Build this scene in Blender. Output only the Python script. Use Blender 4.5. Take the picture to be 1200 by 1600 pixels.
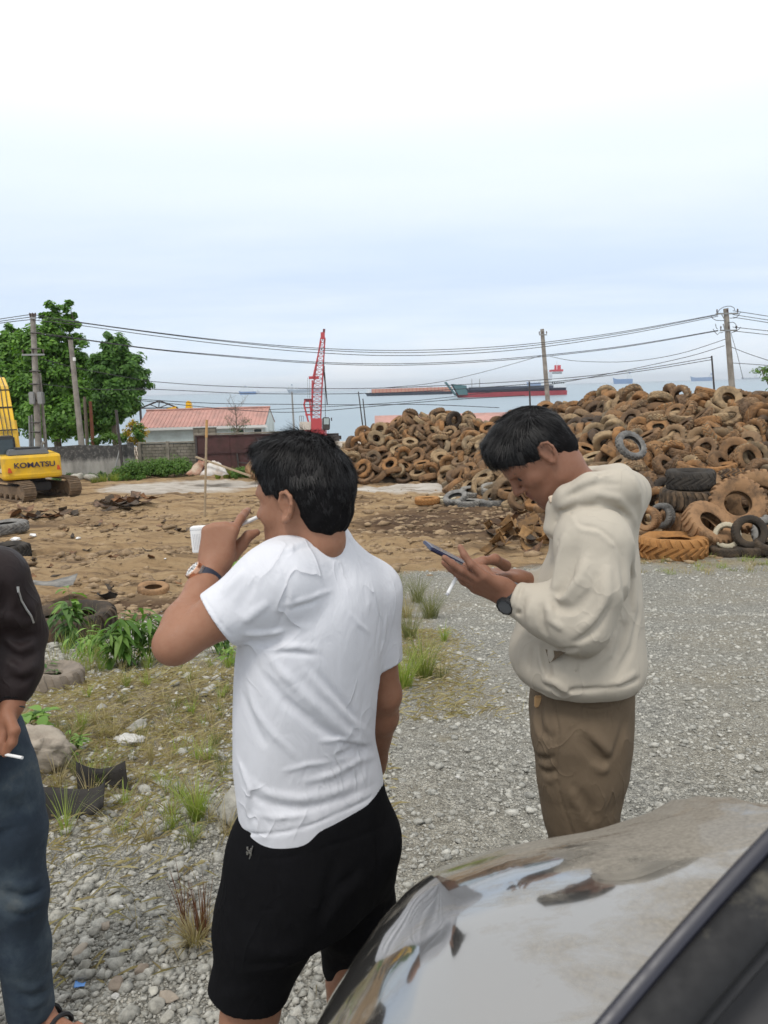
import bpy, bmesh, math, random
import numpy as np
from mathutils import Vector, Matrix, Quaternion, Euler

# ------------------------------------------------------------------ camera
for o in list(bpy.data.objects): bpy.data.objects.remove(o)
SC = bpy.context.scene
COL = SC.collection
CAMZ = 1.76
PITCH = math.radians(9.14); ROLL = math.radians(1.56); FPX = 1200.0
_F = Vector((0, math.cos(PITCH), -math.sin(PITCH)))
_U0 = Vector((0, math.sin(PITCH), math.cos(PITCH))); _R0 = Vector((1, 0, 0))
_R = _R0*math.cos(ROLL) - _U0*math.sin(ROLL); _U = _U0*math.cos(ROLL) + _R0*math.sin(ROLL)
cam_data = bpy.data.cameras.new('camera'); cam = bpy.data.objects.new('camera', cam_data); COL.objects.link(cam)
cam_data.sensor_fit = 'VERTICAL'; cam_data.sensor_height = 24.0; cam_data.lens = 24.0*FPX/1600.0
cam_data.clip_start = 0.02; cam_data.clip_end = 60000
cam.matrix_world = Matrix(((_R.x, _U.x, -_F.x, 0), (_R.y, _U.y, -_F.y, 0), (_R.z, _U.z, -_F.z, CAMZ), (0, 0, 0, 1)))
cam_data.dof.use_dof = True; cam_data.dof.focus_distance = 3.6; cam_data.dof.aperture_fstop = 6.5
SC.camera = cam
SC.render.engine = 'CYCLES'
SC.cycles.use_denoising = True
SC.cycles.max_bounces = 6; SC.cycles.diffuse_bounces = 3; SC.cycles.glossy_bounces = 3; SC.cycles.transparent_max_bounces = 8
SC.render.resolution_x, SC.render.resolution_y = 768, 1024

def pix(x, y, d):
    """world point on the ray through photo pixel (x, y) (1200x1600) at ground distance d in front of the camera"""
    v = _F*FPX + _R*(x-600) - _U*(y-800)
    v = v*(d/v.y)
    return Vector((v.x, v.y, v.z+CAMZ))
def pixm(d):            # metres per photo pixel near distance d
    return d/FPX

# ------------------------------------------------------------------ world, sun, exposure
SUN_EL, SUN_AZ = math.radians(62), math.radians(205)      # azimuth clockwise from +Y (north)
world = bpy.data.worlds.new('World'); SC.world = world; world.use_nodes = True
def build_world():
    nt = world.node_tree; N = nt.nodes; L = nt.links; N.clear()
    out = N.new('ShaderNodeOutputWorld'); bg = N.new('ShaderNodeBackground'); bg.inputs[1].default_value = 0.1
    sky = N.new('ShaderNodeTexSky'); sky.sky_type = 'NISHITA'; sky.sun_disc = False
    sky.sun_elevation = SUN_EL; sky.sun_rotation = SUN_AZ; sky.air_density = 1.2; sky.dust_density = 1.5
    tc = N.new('ShaderNodeTexCoord'); sep = N.new('ShaderNodeSeparateXYZ'); L.new(tc.outputs['Generated'], sep.inputs[0])
    # overcast veil: its brightness follows elevation, white overhead, blue grey low down
    ramp = N.new('ShaderNodeValToRGB'); L.new(sep.outputs[2], ramp.inputs[0])
    cr = ramp.color_ramp; cr.interpolation = 'EASE'
    stops = [(0.0, (.73, .82, .92)), (0.05, (.68, .79, .925)), (0.125, (.61, .72, .885)), (0.17, (.65, .755, .905)), (0.25, (.80, .88, .97)), (0.36, (1.0, 1.02, 1.03)), (1.0, (1.04, 1.04, 1.03))]
    while len(cr.elements) < len(stops): cr.elements.new(0.5)
    for e, (p, c) in zip(cr.elements, stops): e.position = p; e.color = (*c, 1)
    # cloud streaks on a flat layer overhead
    add = N.new('ShaderNodeMath'); add.operation = 'ADD'; add.inputs[1].default_value = 0.10; L.new(sep.outputs[2], add.inputs[0])
    dx = N.new('ShaderNodeMath'); dx.operation = 'DIVIDE'; L.new(sep.outputs[0], dx.inputs[0]); L.new(add.outputs[0], dx.inputs[1])
    dy = N.new('ShaderNodeMath'); dy.operation = 'DIVIDE'; L.new(sep.outputs[1], dy.inputs[0]); L.new(add.outputs[0], dy.inputs[1])
    cmb = N.new('ShaderNodeCombineXYZ'); L.new(dx.outputs[0], cmb.inputs[0]); L.new(dy.outputs[0], cmb.inputs[1])
    mp = N.new('ShaderNodeMapping'); mp.inputs['Scale'].default_value = (0.5, 1.1, 1); mp.inputs['Location'].default_value = (3.1, 1.7, 0); L.new(cmb.outputs[0], mp.inputs[0])
    nz = N.new('ShaderNodeTexNoise'); nz.inputs['Scale'].default_value = 0.9; nz.inputs['Detail'].default_value = 6; nz.inputs['Roughness'].default_value = 0.55; L.new(mp.outputs[0], nz.inputs['Vector'])
    mr = N.new('ShaderNodeMapRange'); mr.inputs[1].default_value = 0.42; mr.inputs[2].default_value = 0.72; mr.inputs[3].default_value = 0.0; mr.inputs[4].default_value = 0.34; L.new(nz.outputs[0], mr.inputs[0])
    mixw = N.new('ShaderNodeMixRGB'); mixw.inputs[2].default_value = (.93, .96, 1.0, 1); L.new(mr.outputs[0], mixw.inputs[0]); L.new(ramp.outputs[0], mixw.inputs[1])
    # small heaped clouds low over the sea
    mp2 = N.new('ShaderNodeMapping'); mp2.inputs['Scale'].default_value = (5, 5, 17); L.new(tc.outputs['Generated'], mp2.inputs[0])
    nz2 = N.new('ShaderNodeTexNoise'); nz2.inputs['Scale'].default_value = 1.0; nz2.inputs['Detail'].default_value = 5; L.new(mp2.outputs[0], nz2.inputs['Vector'])
    band = N.new('ShaderNodeValToRGB'); L.new(sep.outputs[2], band.inputs[0]); b = band.color_ramp
    b.elements[0].position = 0.0; b.elements[0].color = (.5, .5, .5, 1); b.elements[1].position = 0.10; b.elements[1].color = (0, 0, 0, 1)
    e = b.elements.new(0.035); e.color = (1, 1, 1, 1)
    mr2 = N.new('ShaderNodeMapRange'); mr2.inputs[1].default_value = 0.5; mr2.inputs[2].default_value = 0.68; L.new(nz2.outputs[0], mr2.inputs[0])
    mm = N.new('ShaderNodeMath'); mm.operation = 'MULTIPLY'; L.new(mr2.outputs[0], mm.inputs[0]); L.new(band.outputs[0], mm.inputs[1])
    mm2 = N.new('ShaderNodeMath'); mm2.operation = 'MULTIPLY'; mm2.inputs[1].default_value = 0.6; L.new(mm.outputs[0], mm2.inputs[0])
    mixc = N.new('ShaderNodeMixRGB'); mixc.inputs[2].default_value = (.90, .91, .94, 1); L.new(mm2.outputs[0], mixc.inputs[0]); L.new(mixw.outputs[0], mixc.inputs[1])
    sc = N.new('ShaderNodeMixRGB'); sc.blend_type = 'MULTIPLY'; sc.inputs[0].default_value = 1; sc.inputs[2].default_value = (10.6, 10.6, 10.6, 1); L.new(mixc.outputs[0], sc.inputs[1])
    fin = N.new('ShaderNodeMixRGB'); fin.inputs[0].default_value = 0.88; L.new(sky.outputs[0], fin.inputs[1]); L.new(sc.outputs[0], fin.inputs[2])
    L.new(fin.outputs[0], bg.inputs[0]); L.new(bg.outputs[0], out.inputs[0])
build_world()
sun_data = bpy.data.lights.new('sun', 'SUN'); sun = bpy.data.objects.new('sun', sun_data); COL.objects.link(sun)
sun_data.energy = 1.5; sun_data.angle = math.radians(14); sun_data.color = (1.0, .955, .89)
_sd = Vector((math.sin(SUN_AZ)*math.cos(SUN_EL), math.cos(SUN_AZ)*math.cos(SUN_EL), math.sin(SUN_EL)))   # towards the sun
sun.rotation_euler = (-_sd).to_track_quat('-Z', 'Y').to_euler(); sun.location = (0, 0, 60)
SC.view_settings.view_transform = 'Standard'; SC.view_settings.look = 'None'; SC.view_settings.gamma = 1; SC.view_settings.exposure = 0.2
SC.view_settings.use_curve_mapping = False

# ------------------------------------------------------------------ scene graph helpers
def tag(o, label=None, cat=None, group=None, kind=None):
    if label: o['label'] = label
    if cat: o['category'] = cat
    if group: o['group'] = group
    if kind: o['kind'] = kind
    return o
def empty(name, loc=(0, 0, 0), rz=0.0):
    o = bpy.data.objects.new(name, None); COL.objects.link(o); o.location = loc; o.rotation_euler = (0, 0, rz); o.empty_display_size = 0.1
    return o
def link(name, me, parent=None, loc=None):
    o = bpy.data.objects.new(name, me); COL.objects.link(o)
    if parent: o.parent = parent
    if loc is not None: o.location = loc
    return o
def mesh_np(name, V, F, mat=None, smooth=False):
    """V (n,3), F list/array of faces (all the same length, or a list of arrays)"""
    me = bpy.data.meshes.new(name)
    V = np.ascontiguousarray(V, dtype=np.float32)
    groups = F if isinstance(F, list) and len(F) and isinstance(F[0], np.ndarray) else [np.asarray(F, dtype=np.int32)]
    groups = [g for g in groups if len(g)]
    nl = sum(g.size for g in groups); nf = sum(len(g) for g in groups)
    me.vertices.add(len(V)); me.vertices.foreach_set('co', V.ravel())
    me.loops.add(nl); me.loops.foreach_set('vertex_index', np.concatenate([g.ravel() for g in groups]).astype(np.int32))
    me.polygons.add(nf)
    tot = np.concatenate([np.full(len(g), g.shape[1], dtype=np.int32) for g in groups])
    start = np.zeros(nf, dtype=np.int32); start[1:] = np.cumsum(tot)[:-1]
    me.polygons.foreach_set('loop_start', start); me.polygons.foreach_set('loop_total', tot)
    if smooth: me.polygons.foreach_set('use_smooth', np.ones(nf, dtype=bool))
    me.update(calc_edges=True); me.validate()
    if mat: me.materials.append(mat)
    return me

class MB:
    """collects shapes into one mesh"""
    def __init__(s): s.V = []; s.F = []; s.n = 0
    def add(s, V, F):
        V = [tuple(v) for v in V]
        s.V += V; s.F += [tuple(i+s.n for i in f) for f in F]; s.n += len(V); return s
    def box(s, c, size, rot=None, taper=(1, 1)):
        c = Vector(c); hx, hy, hz = size[0]/2, size[1]/2, size[2]/2
        P = []
        for z in (-1, 1):
            t = taper if z > 0 else (1, 1)
            for (x, y) in ((-1, -1), (1, -1), (1, 1), (-1, 1)): P.append(Vector((x*hx*t[0], y*hy*t[1], z*hz)))
        if rot is not None: P = [rot @ p for p in P]
        return s.add([c+p for p in P], [(3, 2, 1, 0), (4, 5, 6, 7), (0, 1, 5, 4), (1, 2, 6, 5), (2, 3, 7, 6), (3, 0, 4, 7)])
    def hexa(s, P):   # 8 points: bottom ring 0-3, top ring 4-7
        return s.add(P, [(3, 2, 1, 0), (4, 5, 6, 7), (0, 1, 5, 4), (1, 2, 6, 5), (2, 3, 7, 6), (3, 0, 4, 7)])
    def tube(s, pts, r, n=8, cap=True):
        pts = [Vector(p) for p in pts]; m = len(pts)
        rr = r if isinstance(r, (list, tuple)) else [r]*m
        V = []; F = []; prev = None
        for i, p in enumerate(pts):
            t = (pts[min(i+1, m-1)]-pts[max(i-1, 0)]).normalized()
            if prev is None:
                a = Vector((0, 0, 1)) if abs(t.z) < .9 else Vector((1, 0, 0)); u = t.cross(a).normalized()
            else:
                u = (prev - t*prev.dot(t)).normalized()
            prev = u; w = t.cross(u)
            for k in range(n):
                a = 2*math.pi*k/n; V.append(p+(u*math.cos(a)+w*math.sin(a))*rr[i])
        for i in range(m-1):
            for k in range(n):
                k2 = (k+1) % n; F.append((i*n+k, i*n+k2, (i+1)*n+k2, (i+1)*n+k))
        if cap: F.append(tuple(range(n-1, -1, -1))); F.append(tuple(range((m-1)*n, m*n)))
        return s.add(V, F)
    def bar(s, a, b, w, h=None, up=(0, 0, 1)):
        a = Vector(a); b = Vector(b); h = h or w; t = (b-a).normalized(); u = t.cross(Vector(up))
        if u.length < 1e-3: u = t.cross(Vector((1, 0, 0)))
        u.normalize(); v = u.cross(t); P = []
        for q in (a, b):
            for (x, y) in ((-1, -1), (1, -1), (1, 1), (-1, 1)): P.append(q+u*x*w/2+v*y*h/2)
        return s.add(P, [(3, 2, 1, 0), (4, 5, 6, 7), (0, 1, 5, 4), (1, 2, 6, 5), (2, 3, 7, 6), (3, 0, 4, 7)])
    def prism(s, poly, a, b):
        """poly: list of 2D pts -> 3D via functions a (front) and b (back)"""
        n = len(poly); V = [a(*p) for p in poly]+[b(*p) for p in poly]
        F = [tuple(range(n-1, -1, -1)), tuple(range(n, 2*n))]+[(i, (i+1) % n, n+(i+1) % n, n+i) for i in range(n)]
        return s.add(V, F)
    def lathe(s, prof, n=24, origin=(0, 0, 0), M=None, closed=False):
        """prof: list of (r, z)"""
        V = []; F = []; m = len(prof); o = Vector(origin)
        for k in range(n):
            a = 2*math.pi*k/n
            for (r, z) in prof:
                p = Vector((r*math.cos(a), r*math.sin(a), z))
                if M is not None: p = M @ p
                V.append(o+p)
        mm = m if closed else m-1
        for k in range(n):
            k2 = (k+1) % n
            for i in range(mm):
                i2 = (i+1) % m; F.append((k*m+i, k2*m+i, k2*m+i2, k*m+i2))
        return s.add(V, F)
    def build(s, name, mat=None, parent=None, smooth=False, loc=None, bevel=0, base=None):
        me = bpy.data.meshes.new(name); V = s.V
        if base is not None: b = Vector(base); V = [tuple(Vector(v)-b) for v in V]; loc = base
        me.from_pydata(V, [], s.F); me.update()
        bm = bmesh.new(); bm.from_mesh(me); bmesh.ops.recalc_face_normals(bm, faces=bm.faces)
        if bevel:
            try: bmesh.ops.bevel(bm, geom=[e for e in bm.edges if len(e.link_faces) == 2 and e.calc_face_angle(0) > 0.5], offset=bevel, segments=2, affect='EDGES', clamp_overlap=True)
            except Exception: pass
        bm.to_mesh(me); bm.free()
        if smooth:
            me.polygons.foreach_set('use_smooth', [True]*len(me.polygons))
            try: me.set_sharp_from_angle(angle=math.radians(40))
            except Exception: pass
        if mat: me.materials.append(mat)
        return link(name, me, parent, loc)

# ------------------------------------------------------------------ numpy noise
def _hash3(i, j, k, seed):
    n = (i.astype(np.int64)*374761393 + j.astype(np.int64)*668265263 + k.astype(np.int64)*2147483647 + seed*1274126177) & 0xffffffff
    n = ((n ^ (n >> 13))*1274126177) & 0xffffffff
    n = n ^ (n >> 16)
    return (n & 0xffff).astype(np.float32)/32767.5-1.0
def vnoise(P, scale=1.0, seed=0):
    """value noise, P (...,3) or (...,2), -1..1"""
    P = np.asarray(P, dtype=np.float32)*scale
    if P.shape[-1] == 2: P = np.concatenate([P, np.zeros(P.shape[:-1]+(1,), np.float32)], -1)
    I = np.floor(P).astype(np.int64); f = (P-I).astype(np.float32); f = f*f*(3-2*f)
    i, j, k = I[..., 0], I[..., 1], I[..., 2]; u, v, w = f[..., 0], f[..., 1], f[..., 2]
    def c(a, b, d): return _hash3(i+a, j+b, k+d, seed)
    x00 = c(0, 0, 0)*(1-u)+c(1, 0, 0)*u; x10 = c(0, 1, 0)*(1-u)+c(1, 1, 0)*u
    x01 = c(0, 0, 1)*(1-u)+c(1, 0, 1)*u; x11 = c(0, 1, 1)*(1-u)+c(1, 1, 1)*u
    y0 = x00*(1-v)+x10*v; y1 = x01*(1-v)+x11*v
    return y0*(1-w)+y1*w
def fbm(P, scale=1.0, octaves=4, seed=0, gain=0.5):
    a = 1.0; t = 0; s = scale; n = 0
    for o in range(octaves):
        t = t+a*vnoise(P, s, seed+o*17); n += a; a *= gain; s *= 2.03
    return t/n
# ------------------------------------------------------------------ materials
def new_mat(name):
    m = bpy.data.materials.new(name); m.use_nodes = True
    nt = m.node_tree; b = nt.nodes['Principled BSDF']; return m, nt, b
def nd(nt, kind, **kw):
    n = nt.nodes.new(kind)
    for k, v in kw.items():
        if k.startswith('_'): setattr(n, k[1:], v)
        else:
            kk = int(k[1:]) if k[0] == 'i' and k[1:].isdigit() else k
            n.inputs[kk].default_value = v
    return n
def noise(nt, vec, scale, detail=5, rough=0.55, dist=0.0):
    n = nt.nodes.new('ShaderNodeTexNoise'); n.inputs['Scale'].default_value = scale; n.inputs['Detail'].default_value = detail
    n.inputs['Roughness'].default_value = rough; n.inputs['Distortion'].default_value = dist
    if vec is not None: nt.links.new(vec, n.inputs['Vector'])
    return n.outputs[0]
def maprange(nt, v, a, b, c=0.0, d=1.0):
    n = nt.nodes.new('ShaderNodeMapRange'); nt.links.new(v, n.inputs[0])
    for i, x in zip((1, 2, 3, 4), (a, b, c, d)): n.inputs[i].default_value = x
    return n.outputs[0]
def ramp(nt, v, stops, interp='LINEAR'):
    n = nt.nodes.new('ShaderNodeValToRGB'); nt.links.new(v, n.inputs[0]); cr = n.color_ramp; cr.interpolation = interp
    while len(cr.elements) < len(stops): cr.elements.new(0.5)
    for e, (p, c) in zip(cr.elements, stops): e.position = p; e.color = (*c, 1) if len(c) == 3 else c
    return n.outputs[0]
def mixc(nt, f, a, b, mode='MIX'):
    n = nt.nodes.new('ShaderNodeMixRGB'); n.blend_type = mode
    for i, x in enumerate((f, a, b)):
        if isinstance(x, (int, float)): n.inputs[i].default_value = x if i == 0 else (x, x, x, 1)
        elif isinstance(x, tuple): n.inputs[i].default_value = (*x, 1) if len(x) == 3 else x
        else: nt.links.new(x, n.inputs[i])
    return n.outputs[0]
def math_(nt, op, a, b=None):
    n = nt.nodes.new('ShaderNodeMath'); n.operation = op
    for i, x in enumerate((a, b)):
        if x is None: continue
        if isinstance(x, (int, float)): n.inputs[i].default_value = x
        else: nt.links.new(x, n.inputs[i])
    return n.outputs[0]
def bump(nt, b, h, strength=0.3, dist=0.02):
    n = nt.nodes.new('ShaderNodeBump'); n.inputs['Strength'].default_value = strength; n.inputs['Distance'].default_value = dist
    nt.links.new(h, n.inputs['Height']); nt.links.new(n.outputs[0], b.inputs['Normal']); return n
def coord(nt, which='Object'):
    return nt.nodes.new('ShaderNodeTexCoord').outputs[which]
def geopos(nt): return nt.nodes.new('ShaderNodeNewGeometry').outputs['Position']
def plain(name, col, rough=0.6, metal=0.0, var=0.25, vscale=6.0, bumps=0.0, bscale=40.0, spec=0.4, dirt=None, dirt_amt=0.5, dscale=2.0):
    """painted/cast surface: base colour with mottling, optional dirt patches, fine relief"""
    m, nt, b = new_mat(name); p = geopos(nt)
    n1 = noise(nt, p, vscale, 5)
    c = mixc(nt, n1, tuple(x*(1-var) for x in col), tuple(min(1, x*(1+var)) for x in col))
    if dirt is not None:
        c = mixc(nt, maprange(nt, noise(nt, p, dscale, 7, .65), 0.5-0.25*dirt_amt, 0.75-0.2*dirt_amt, 0, .85), c, dirt)
    nt.links.new(c, b.inputs['Base Color']); b.inputs['Metallic'].default_value = metal; b.inputs['Specular IOR Level'].default_value = spec
    nt.links.new(maprange(nt, noise(nt, p, vscale*2.3, 4), .3, .7, max(0.03, rough-.1), min(1, rough+.1)), b.inputs['Roughness'])
    if bumps: bump(nt, b, noise(nt, p, bscale, 5, .6), bumps, 0.02)
    return m
MAT = {}
def make_materials():
    M = MAT
    # ---- ground: gravel / soil / mud / pale slab, by place, mixed by attribute painted per vertex (ground types and one patch of painted shade)
    m, nt, b = new_mat('ground'); p = geopos(nt); L = nt.links
    at = nt.nodes.new('ShaderNodeAttribute'); at.attribute_name = 'zone'; sep = nt.nodes.new('ShaderNodeSeparateColor'); L.new(at.outputs['Color'], sep.inputs[0])
    def wob(ch, amt, sc):   # break up the borders
        n = noise(nt, p, sc, 6, .65); d = math_(nt, 'MULTIPLY', math_(nt, 'SUBTRACT', n, .5), amt)
        return maprange(nt, math_(nt, 'ADD', ch, d), .35, .65)
    vor = nt.nodes.new('ShaderNodeTexVoronoi'); vor.inputs['Scale'].default_value = 95; L.new(p, vor.inputs['Vector'])
    vor2 = nt.nodes.new('ShaderNodeTexVoronoi'); vor2.inputs['Scale'].default_value = 42; L.new(p, vor2.inputs['Vector'])
    hsv = nt.nodes.new('ShaderNodeSeparateColor'); L.new(vor.outputs['Color'], hsv.inputs[0])
    peb = ramp(nt, hsv.outputs[0], [(0, (.17, .17, .155)), (.25, (.33, .325, .29)), (.55, (.47, .455, .40)), (.85, (.60, .575, .50)), (1, (.74, .72, .66))])
    sep2 = nt.nodes.new('ShaderNodeSeparateColor'); L.new(vor2.outputs['Color'], sep2.inputs[0])
    peb2 = ramp(nt, sep2.outputs[0], [(0, (.24, .24, .225)), (.5, (.43, .42, .37)), (1, (.60, .58, .51))])
    grav = mixc(nt, .45, peb, peb2)
    grav = mixc(nt, maprange(nt, noise(nt, p, 21, 5, .75), .40, .56, .75, 0), grav, (.17, .165, .145)); grav = mixc(nt, maprange(nt, noise(nt, p, 33, 4, .75), .58, .72, 0, .7), grav, (.66, .64, .57))
    grav = mixc(nt, maprange(nt, noise(nt, p, .55, 6, .6), .42, .68, 0, .45), grav, (.43, .37, .26))
    grav = mixc(nt, maprange(nt, noise(nt, p, 2.3, 7, .7), .56, .75, 0, .6), grav, (.25, .23, .185))
    grav = mixc(nt, maprange(nt, vor.outputs['Distance'], .45, .8, 0, .55), grav, (.09, .086, .075))
    # tan soil with wheel ruts stretched along the yard
    mp = nt.nodes.new('ShaderNodeMapping'); mp.inputs['Scale'].default_value = (.35, 1.6, 1); mp.inputs['Rotation'].default_value = (0, 0, .22); L.new(p, mp.inputs[0])
    s1 = noise(nt, mp.outputs[0], 1.1, 9, .68, .6)
    soil = ramp(nt, s1, [(.30, (.085, .058, .038)), (.40, (.20, .135, .08)), (.48, (.37, .25, .135)), (.62, (.46, .33, .19)), (.8, (.31, .215, .125))])
    soil = mixc(nt, maprange(nt, noise(nt, p, 6, 6, .7), .5, .8, 0, .6), soil, (.10, .075, .05))
    mud = ramp(nt, noise(nt, mp.outputs[0], 1.6, 9, .72, .4), [(.3, (.055, .034, .022)), (.47, (.115, .072, .045)), (.58, (.17, .11, .065)), (.75, (.25, .17, .10))])
    pale = ramp(nt, noise(nt, mp.outputs[0], 1.3, 8, .65), [(.32, (.24, .18, .13)), (.43, (.48, .43, .37)), (.65, (.66, .62, .56))])
    dry = ramp(nt, noise(nt, p, 9, 8, .7), [(.3, (.14, .11, .065)), (.5, (.33, .275, .165)), (.7, (.44, .38, .23))])
    c = mixc(nt, wob(sep.outputs[0], .7, .7), grav, soil)
    c = mixc(nt, wob(sep.outputs[1], .7, .6), c, mud)
    c = mixc(nt, wob(sep.outputs[2], .8, .8), c, pale)
    c = mixc(nt, maprange(nt, math_(nt, 'ADD', at.outputs['Alpha'], math_(nt, 'MULTIPLY', math_(nt, 'SUBTRACT', noise(nt, p, 2.2, 7, .7), .5), 1.4)), .35, .75, 0, .85), c, dry)
    L.new(c, b.inputs['Base Color']); b.inputs['Roughness'].default_value = .95; b.inputs['Specular IOR Level'].default_value = .15
    hh = math_(nt, 'ADD', math_(nt, 'MULTIPLY', vor.outputs['Distance'], -.5), math_(nt, 'ADD', s1, math_(nt, 'MULTIPLY', noise(nt, p, 14, 7, .7), .6)))
    bump(nt, b, hh, .9, .05)
    M['ground'] = m
    # ---- stones
    def stone(name, ca, cb, cc, sc=9.0):
        m, nt, b = new_mat(name); p = geopos(nt)
        isl = nt.nodes.new('ShaderNodeNewGeometry').outputs['Random Per Island']
        ob = nt.nodes.new('ShaderNodeObjectInfo').outputs['Random']
        t = math_(nt, 'FRACT', math_(nt, 'ADD', isl, ob))
        c = ramp(nt, t, [(0, ca), (.5, cb), (1, cc)])
        c = mixc(nt, .55, c, ramp(nt, noise(nt, p, sc, 8, .7), [(.3, tuple(x*.45 for x in ca)), (.5, cb), (.75, cc)]))
        nt.links.new(c, b.inputs['Base Color']); b.inputs['Roughness'].default_value = .9; b.inputs['Specular IOR Level'].default_value = .25
        bump(nt, b, noise(nt, p, sc*5, 8, .75), .7, .01); return m
    M['pebble'] = stone('pebble', (.19, .19, .175), (.42, .41, .365), (.70, .68, .61), 60)
    M['rock'] = stone('rock', (.18, .175, .155), (.37, .355, .31), (.60, .58, .50), 22)
    M['rock_brown'] = stone('rock_brown', (.17, .13, .10), (.30, .25, .20), (.45, .40, .33), 10)
    M['clod'] = stone('clod', (.13, .092, .058), (.27, .19, .115), (.42, .31, .19), 8)
    M['rock_white'] = stone('rock_white', (.42, .41, .39), (.58, .57, .54), (.70, .69, .66), 12)
    # ---- tyre rubber caked with laterite mud; every tyre its own tint
    def tyre_mat(name, stops, mudf=(.35, .62), wear=.5):
        m, nt, b = new_mat(name); p = coord(nt, 'Object'); gp = geopos(nt)
        isl = nt.nodes.new('ShaderNodeNewGeometry').outputs['Random Per Island']
        ob = nt.nodes.new('ShaderNodeObjectInfo').outputs['Random']
        t = math_(nt, 'FRACT', math_(nt, 'ADD', isl, ob))
        t2 = math_(nt, 'ADD', math_(nt, 'MULTIPLY', t, .62), math_(nt, 'MULTIPLY', noise(nt, gp, .22, 3), .38))
        dustc = ramp(nt, t2, stops)
        dustc = mixc(nt, maprange(nt, noise(nt, gp, 5, 7, .7), .35, .7, 0, .6), dustc, mixc(nt, 1, dustc, (1.25, 1.2, 1.1), 'MULTIPLY'))
        f = maprange(nt, noise(nt, gp, 3.2, 8, .7), mudf[0], mudf[1], .12, 1)
        t3 = math_(nt, 'FRACT', math_(nt, 'MULTIPLY', t, 7.31))
        f = math_(nt, 'MULTIPLY', f, maprange(nt, t3, 0.0, .35, wear, 1))
        c = mixc(nt, f, (.028, .026, .024), dustc)
        nt.links.new(c, b.inputs['Base Color']); b.inputs['Roughness'].default_value = .88; b.inputs['Specular IOR Level'].default_value = .2
        bump(nt, b, noise(nt, gp, 22, 7, .7), .6, .02); return m
    M['tyre_pile'] = tyre_mat('tyre_pile', [(0.15, (.07, .055, .045)), (.28, (.17, .105, .06)), (.38, (.26, .15, .073)), (.47, (.29, .15, .062)), (.56, (.21, .135, .08)), (.66, (.30, .21, .122)), (.76, (.32, .235, .14)), (.90, (.24, .205, .16))], (.25, .55), .45)
    M['tyre_black'] = tyre_mat('tyre_black', [(0, (.06, .055, .05)), (1, (.10, .085, .07))], (.45, .8))
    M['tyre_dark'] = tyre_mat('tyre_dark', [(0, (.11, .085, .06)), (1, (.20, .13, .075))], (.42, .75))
    M['tyre_orange'] = tyre_mat('tyre_orange', [(0, (.30, .145, .05)), (1, (.34, .18, .07))], (.2, .45), .9)
    M['tyre_brown'] = tyre_mat('tyre_brown', [(0, (.26, .15, .08)), (1, (.30, .185, .10))], (.25, .52), .85)
    M['tyre_grey'] = tyre_mat('tyre_grey', [(0, (.14, .14, .14)), (.5, (.22, .215, .205)), (1, (.27, .255, .225))], (.28, .58), .8)
    M['tyre_pale'] = tyre_mat('tyre_pale', [(0, (.42, .36, .24)), (1, (.46, .42, .33))], (.2, .45), .9)
    M['rubber_scrap'] = tyre_mat('rubber_scrap', [(0, (.03, .028, .026)), (.35, (.12, .09, .065)), (.6, (.26, .13, .06)), (1, (.16, .15, .14))], (.35, .6), .6)
    M['rust_scrap'] = tyre_mat('rust_scrap', [(0, (.13, .075, .035)), (.5, (.26, .15, .065)), (1, (.34, .21, .10))], (.25, .55), .8)
    M['black_rubber'] = tyre_mat('black_rubber', [(0, (.045, .042, .04)), (1, (.07, .065, .06))], (.4, .7))
    M['log'] = tyre_mat('log', [(0, (.20, .17, .14)), (1, (.26, .22, .18))], (.2, .5), .9)
    # ---- building stuff
    m, nt, b = new_mat('old_concrete_wall'); p = geopos(nt); sx = nt.nodes.new('ShaderNodeSeparateXYZ'); nt.links.new(p, sx.inputs[0])
    mp = nt.nodes.new('ShaderNodeMapping'); mp.inputs['Scale'].default_value = (1, 1, .28); nt.links.new(p, mp.inputs[0])
    c = ramp(nt, noise(nt, mp.outputs[0], 1.7, 8, .65), [(.3, (.17, .16, .145)), (.5, (.30, .29, .265)), (.7, (.40, .385, .355))])
    moss = math_(nt, 'ADD', sx.outputs[2], math_(nt, 'MULTIPLY', math_(nt, 'SUBTRACT', noise(nt, mp.outputs[0], 2.6, 7, .7), .5), .9))
    c = mixc(nt, maprange(nt, moss, -2.15, -1.85, 0, .93), c, mixc(nt, maprange(nt, noise(nt, p, 5, 7, .7), .5, .68), (.04, .04, .04), (.20, .19, .18)))
    nt.links.new(c, b.inputs['Base Color']); b.inputs['Roughness'].default_value = .95; bump(nt, b, noise(nt, p, 8, 8, .7), .4, .05); M['old_wall'] = m
    M['block'] = plain('block', (.30, .265, .22), .95, var=.4, vscale=4, dirt=(.13, .12, .09), dirt_amt=.7, bumps=.3, bscale=15)
    M['mortar'] = plain('mortar', (.11, .105, .09), .95, var=.3)
    M['maroon'] = plain('maroon', (.085, .035, .035), .6, var=.25, vscale=1.6, dirt=(.05, .025, .022), dirt_amt=.6)
    M['maroon_dark'] = plain('maroon_dark', (.05, .022, .022), .7, var=.3)
    M['red_roof'] = plain('red_roof', (.47, .255, .215), .65, var=.14, vscale=1.2, dirt=(.30, .18, .155), dirt_amt=.35, dscale=.9)
    M['wall_pale'] = plain('wall_pale', (.55, .635, .645), .85, var=.10, vscale=1.2, dirt=(.38, .43, .43), dirt_amt=.4, dscale=.8)
    M['white_trim'] = plain('white_trim', (.66, .67, .66), .7, var=.12, vscale=3)
    M['dark_opening'] = plain('dark_opening', (.03, .03, .032), .9)
    M['steel_dark'] = plain('steel_dark', (.07, .062, .06), .6, .3, var=.4)
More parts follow.
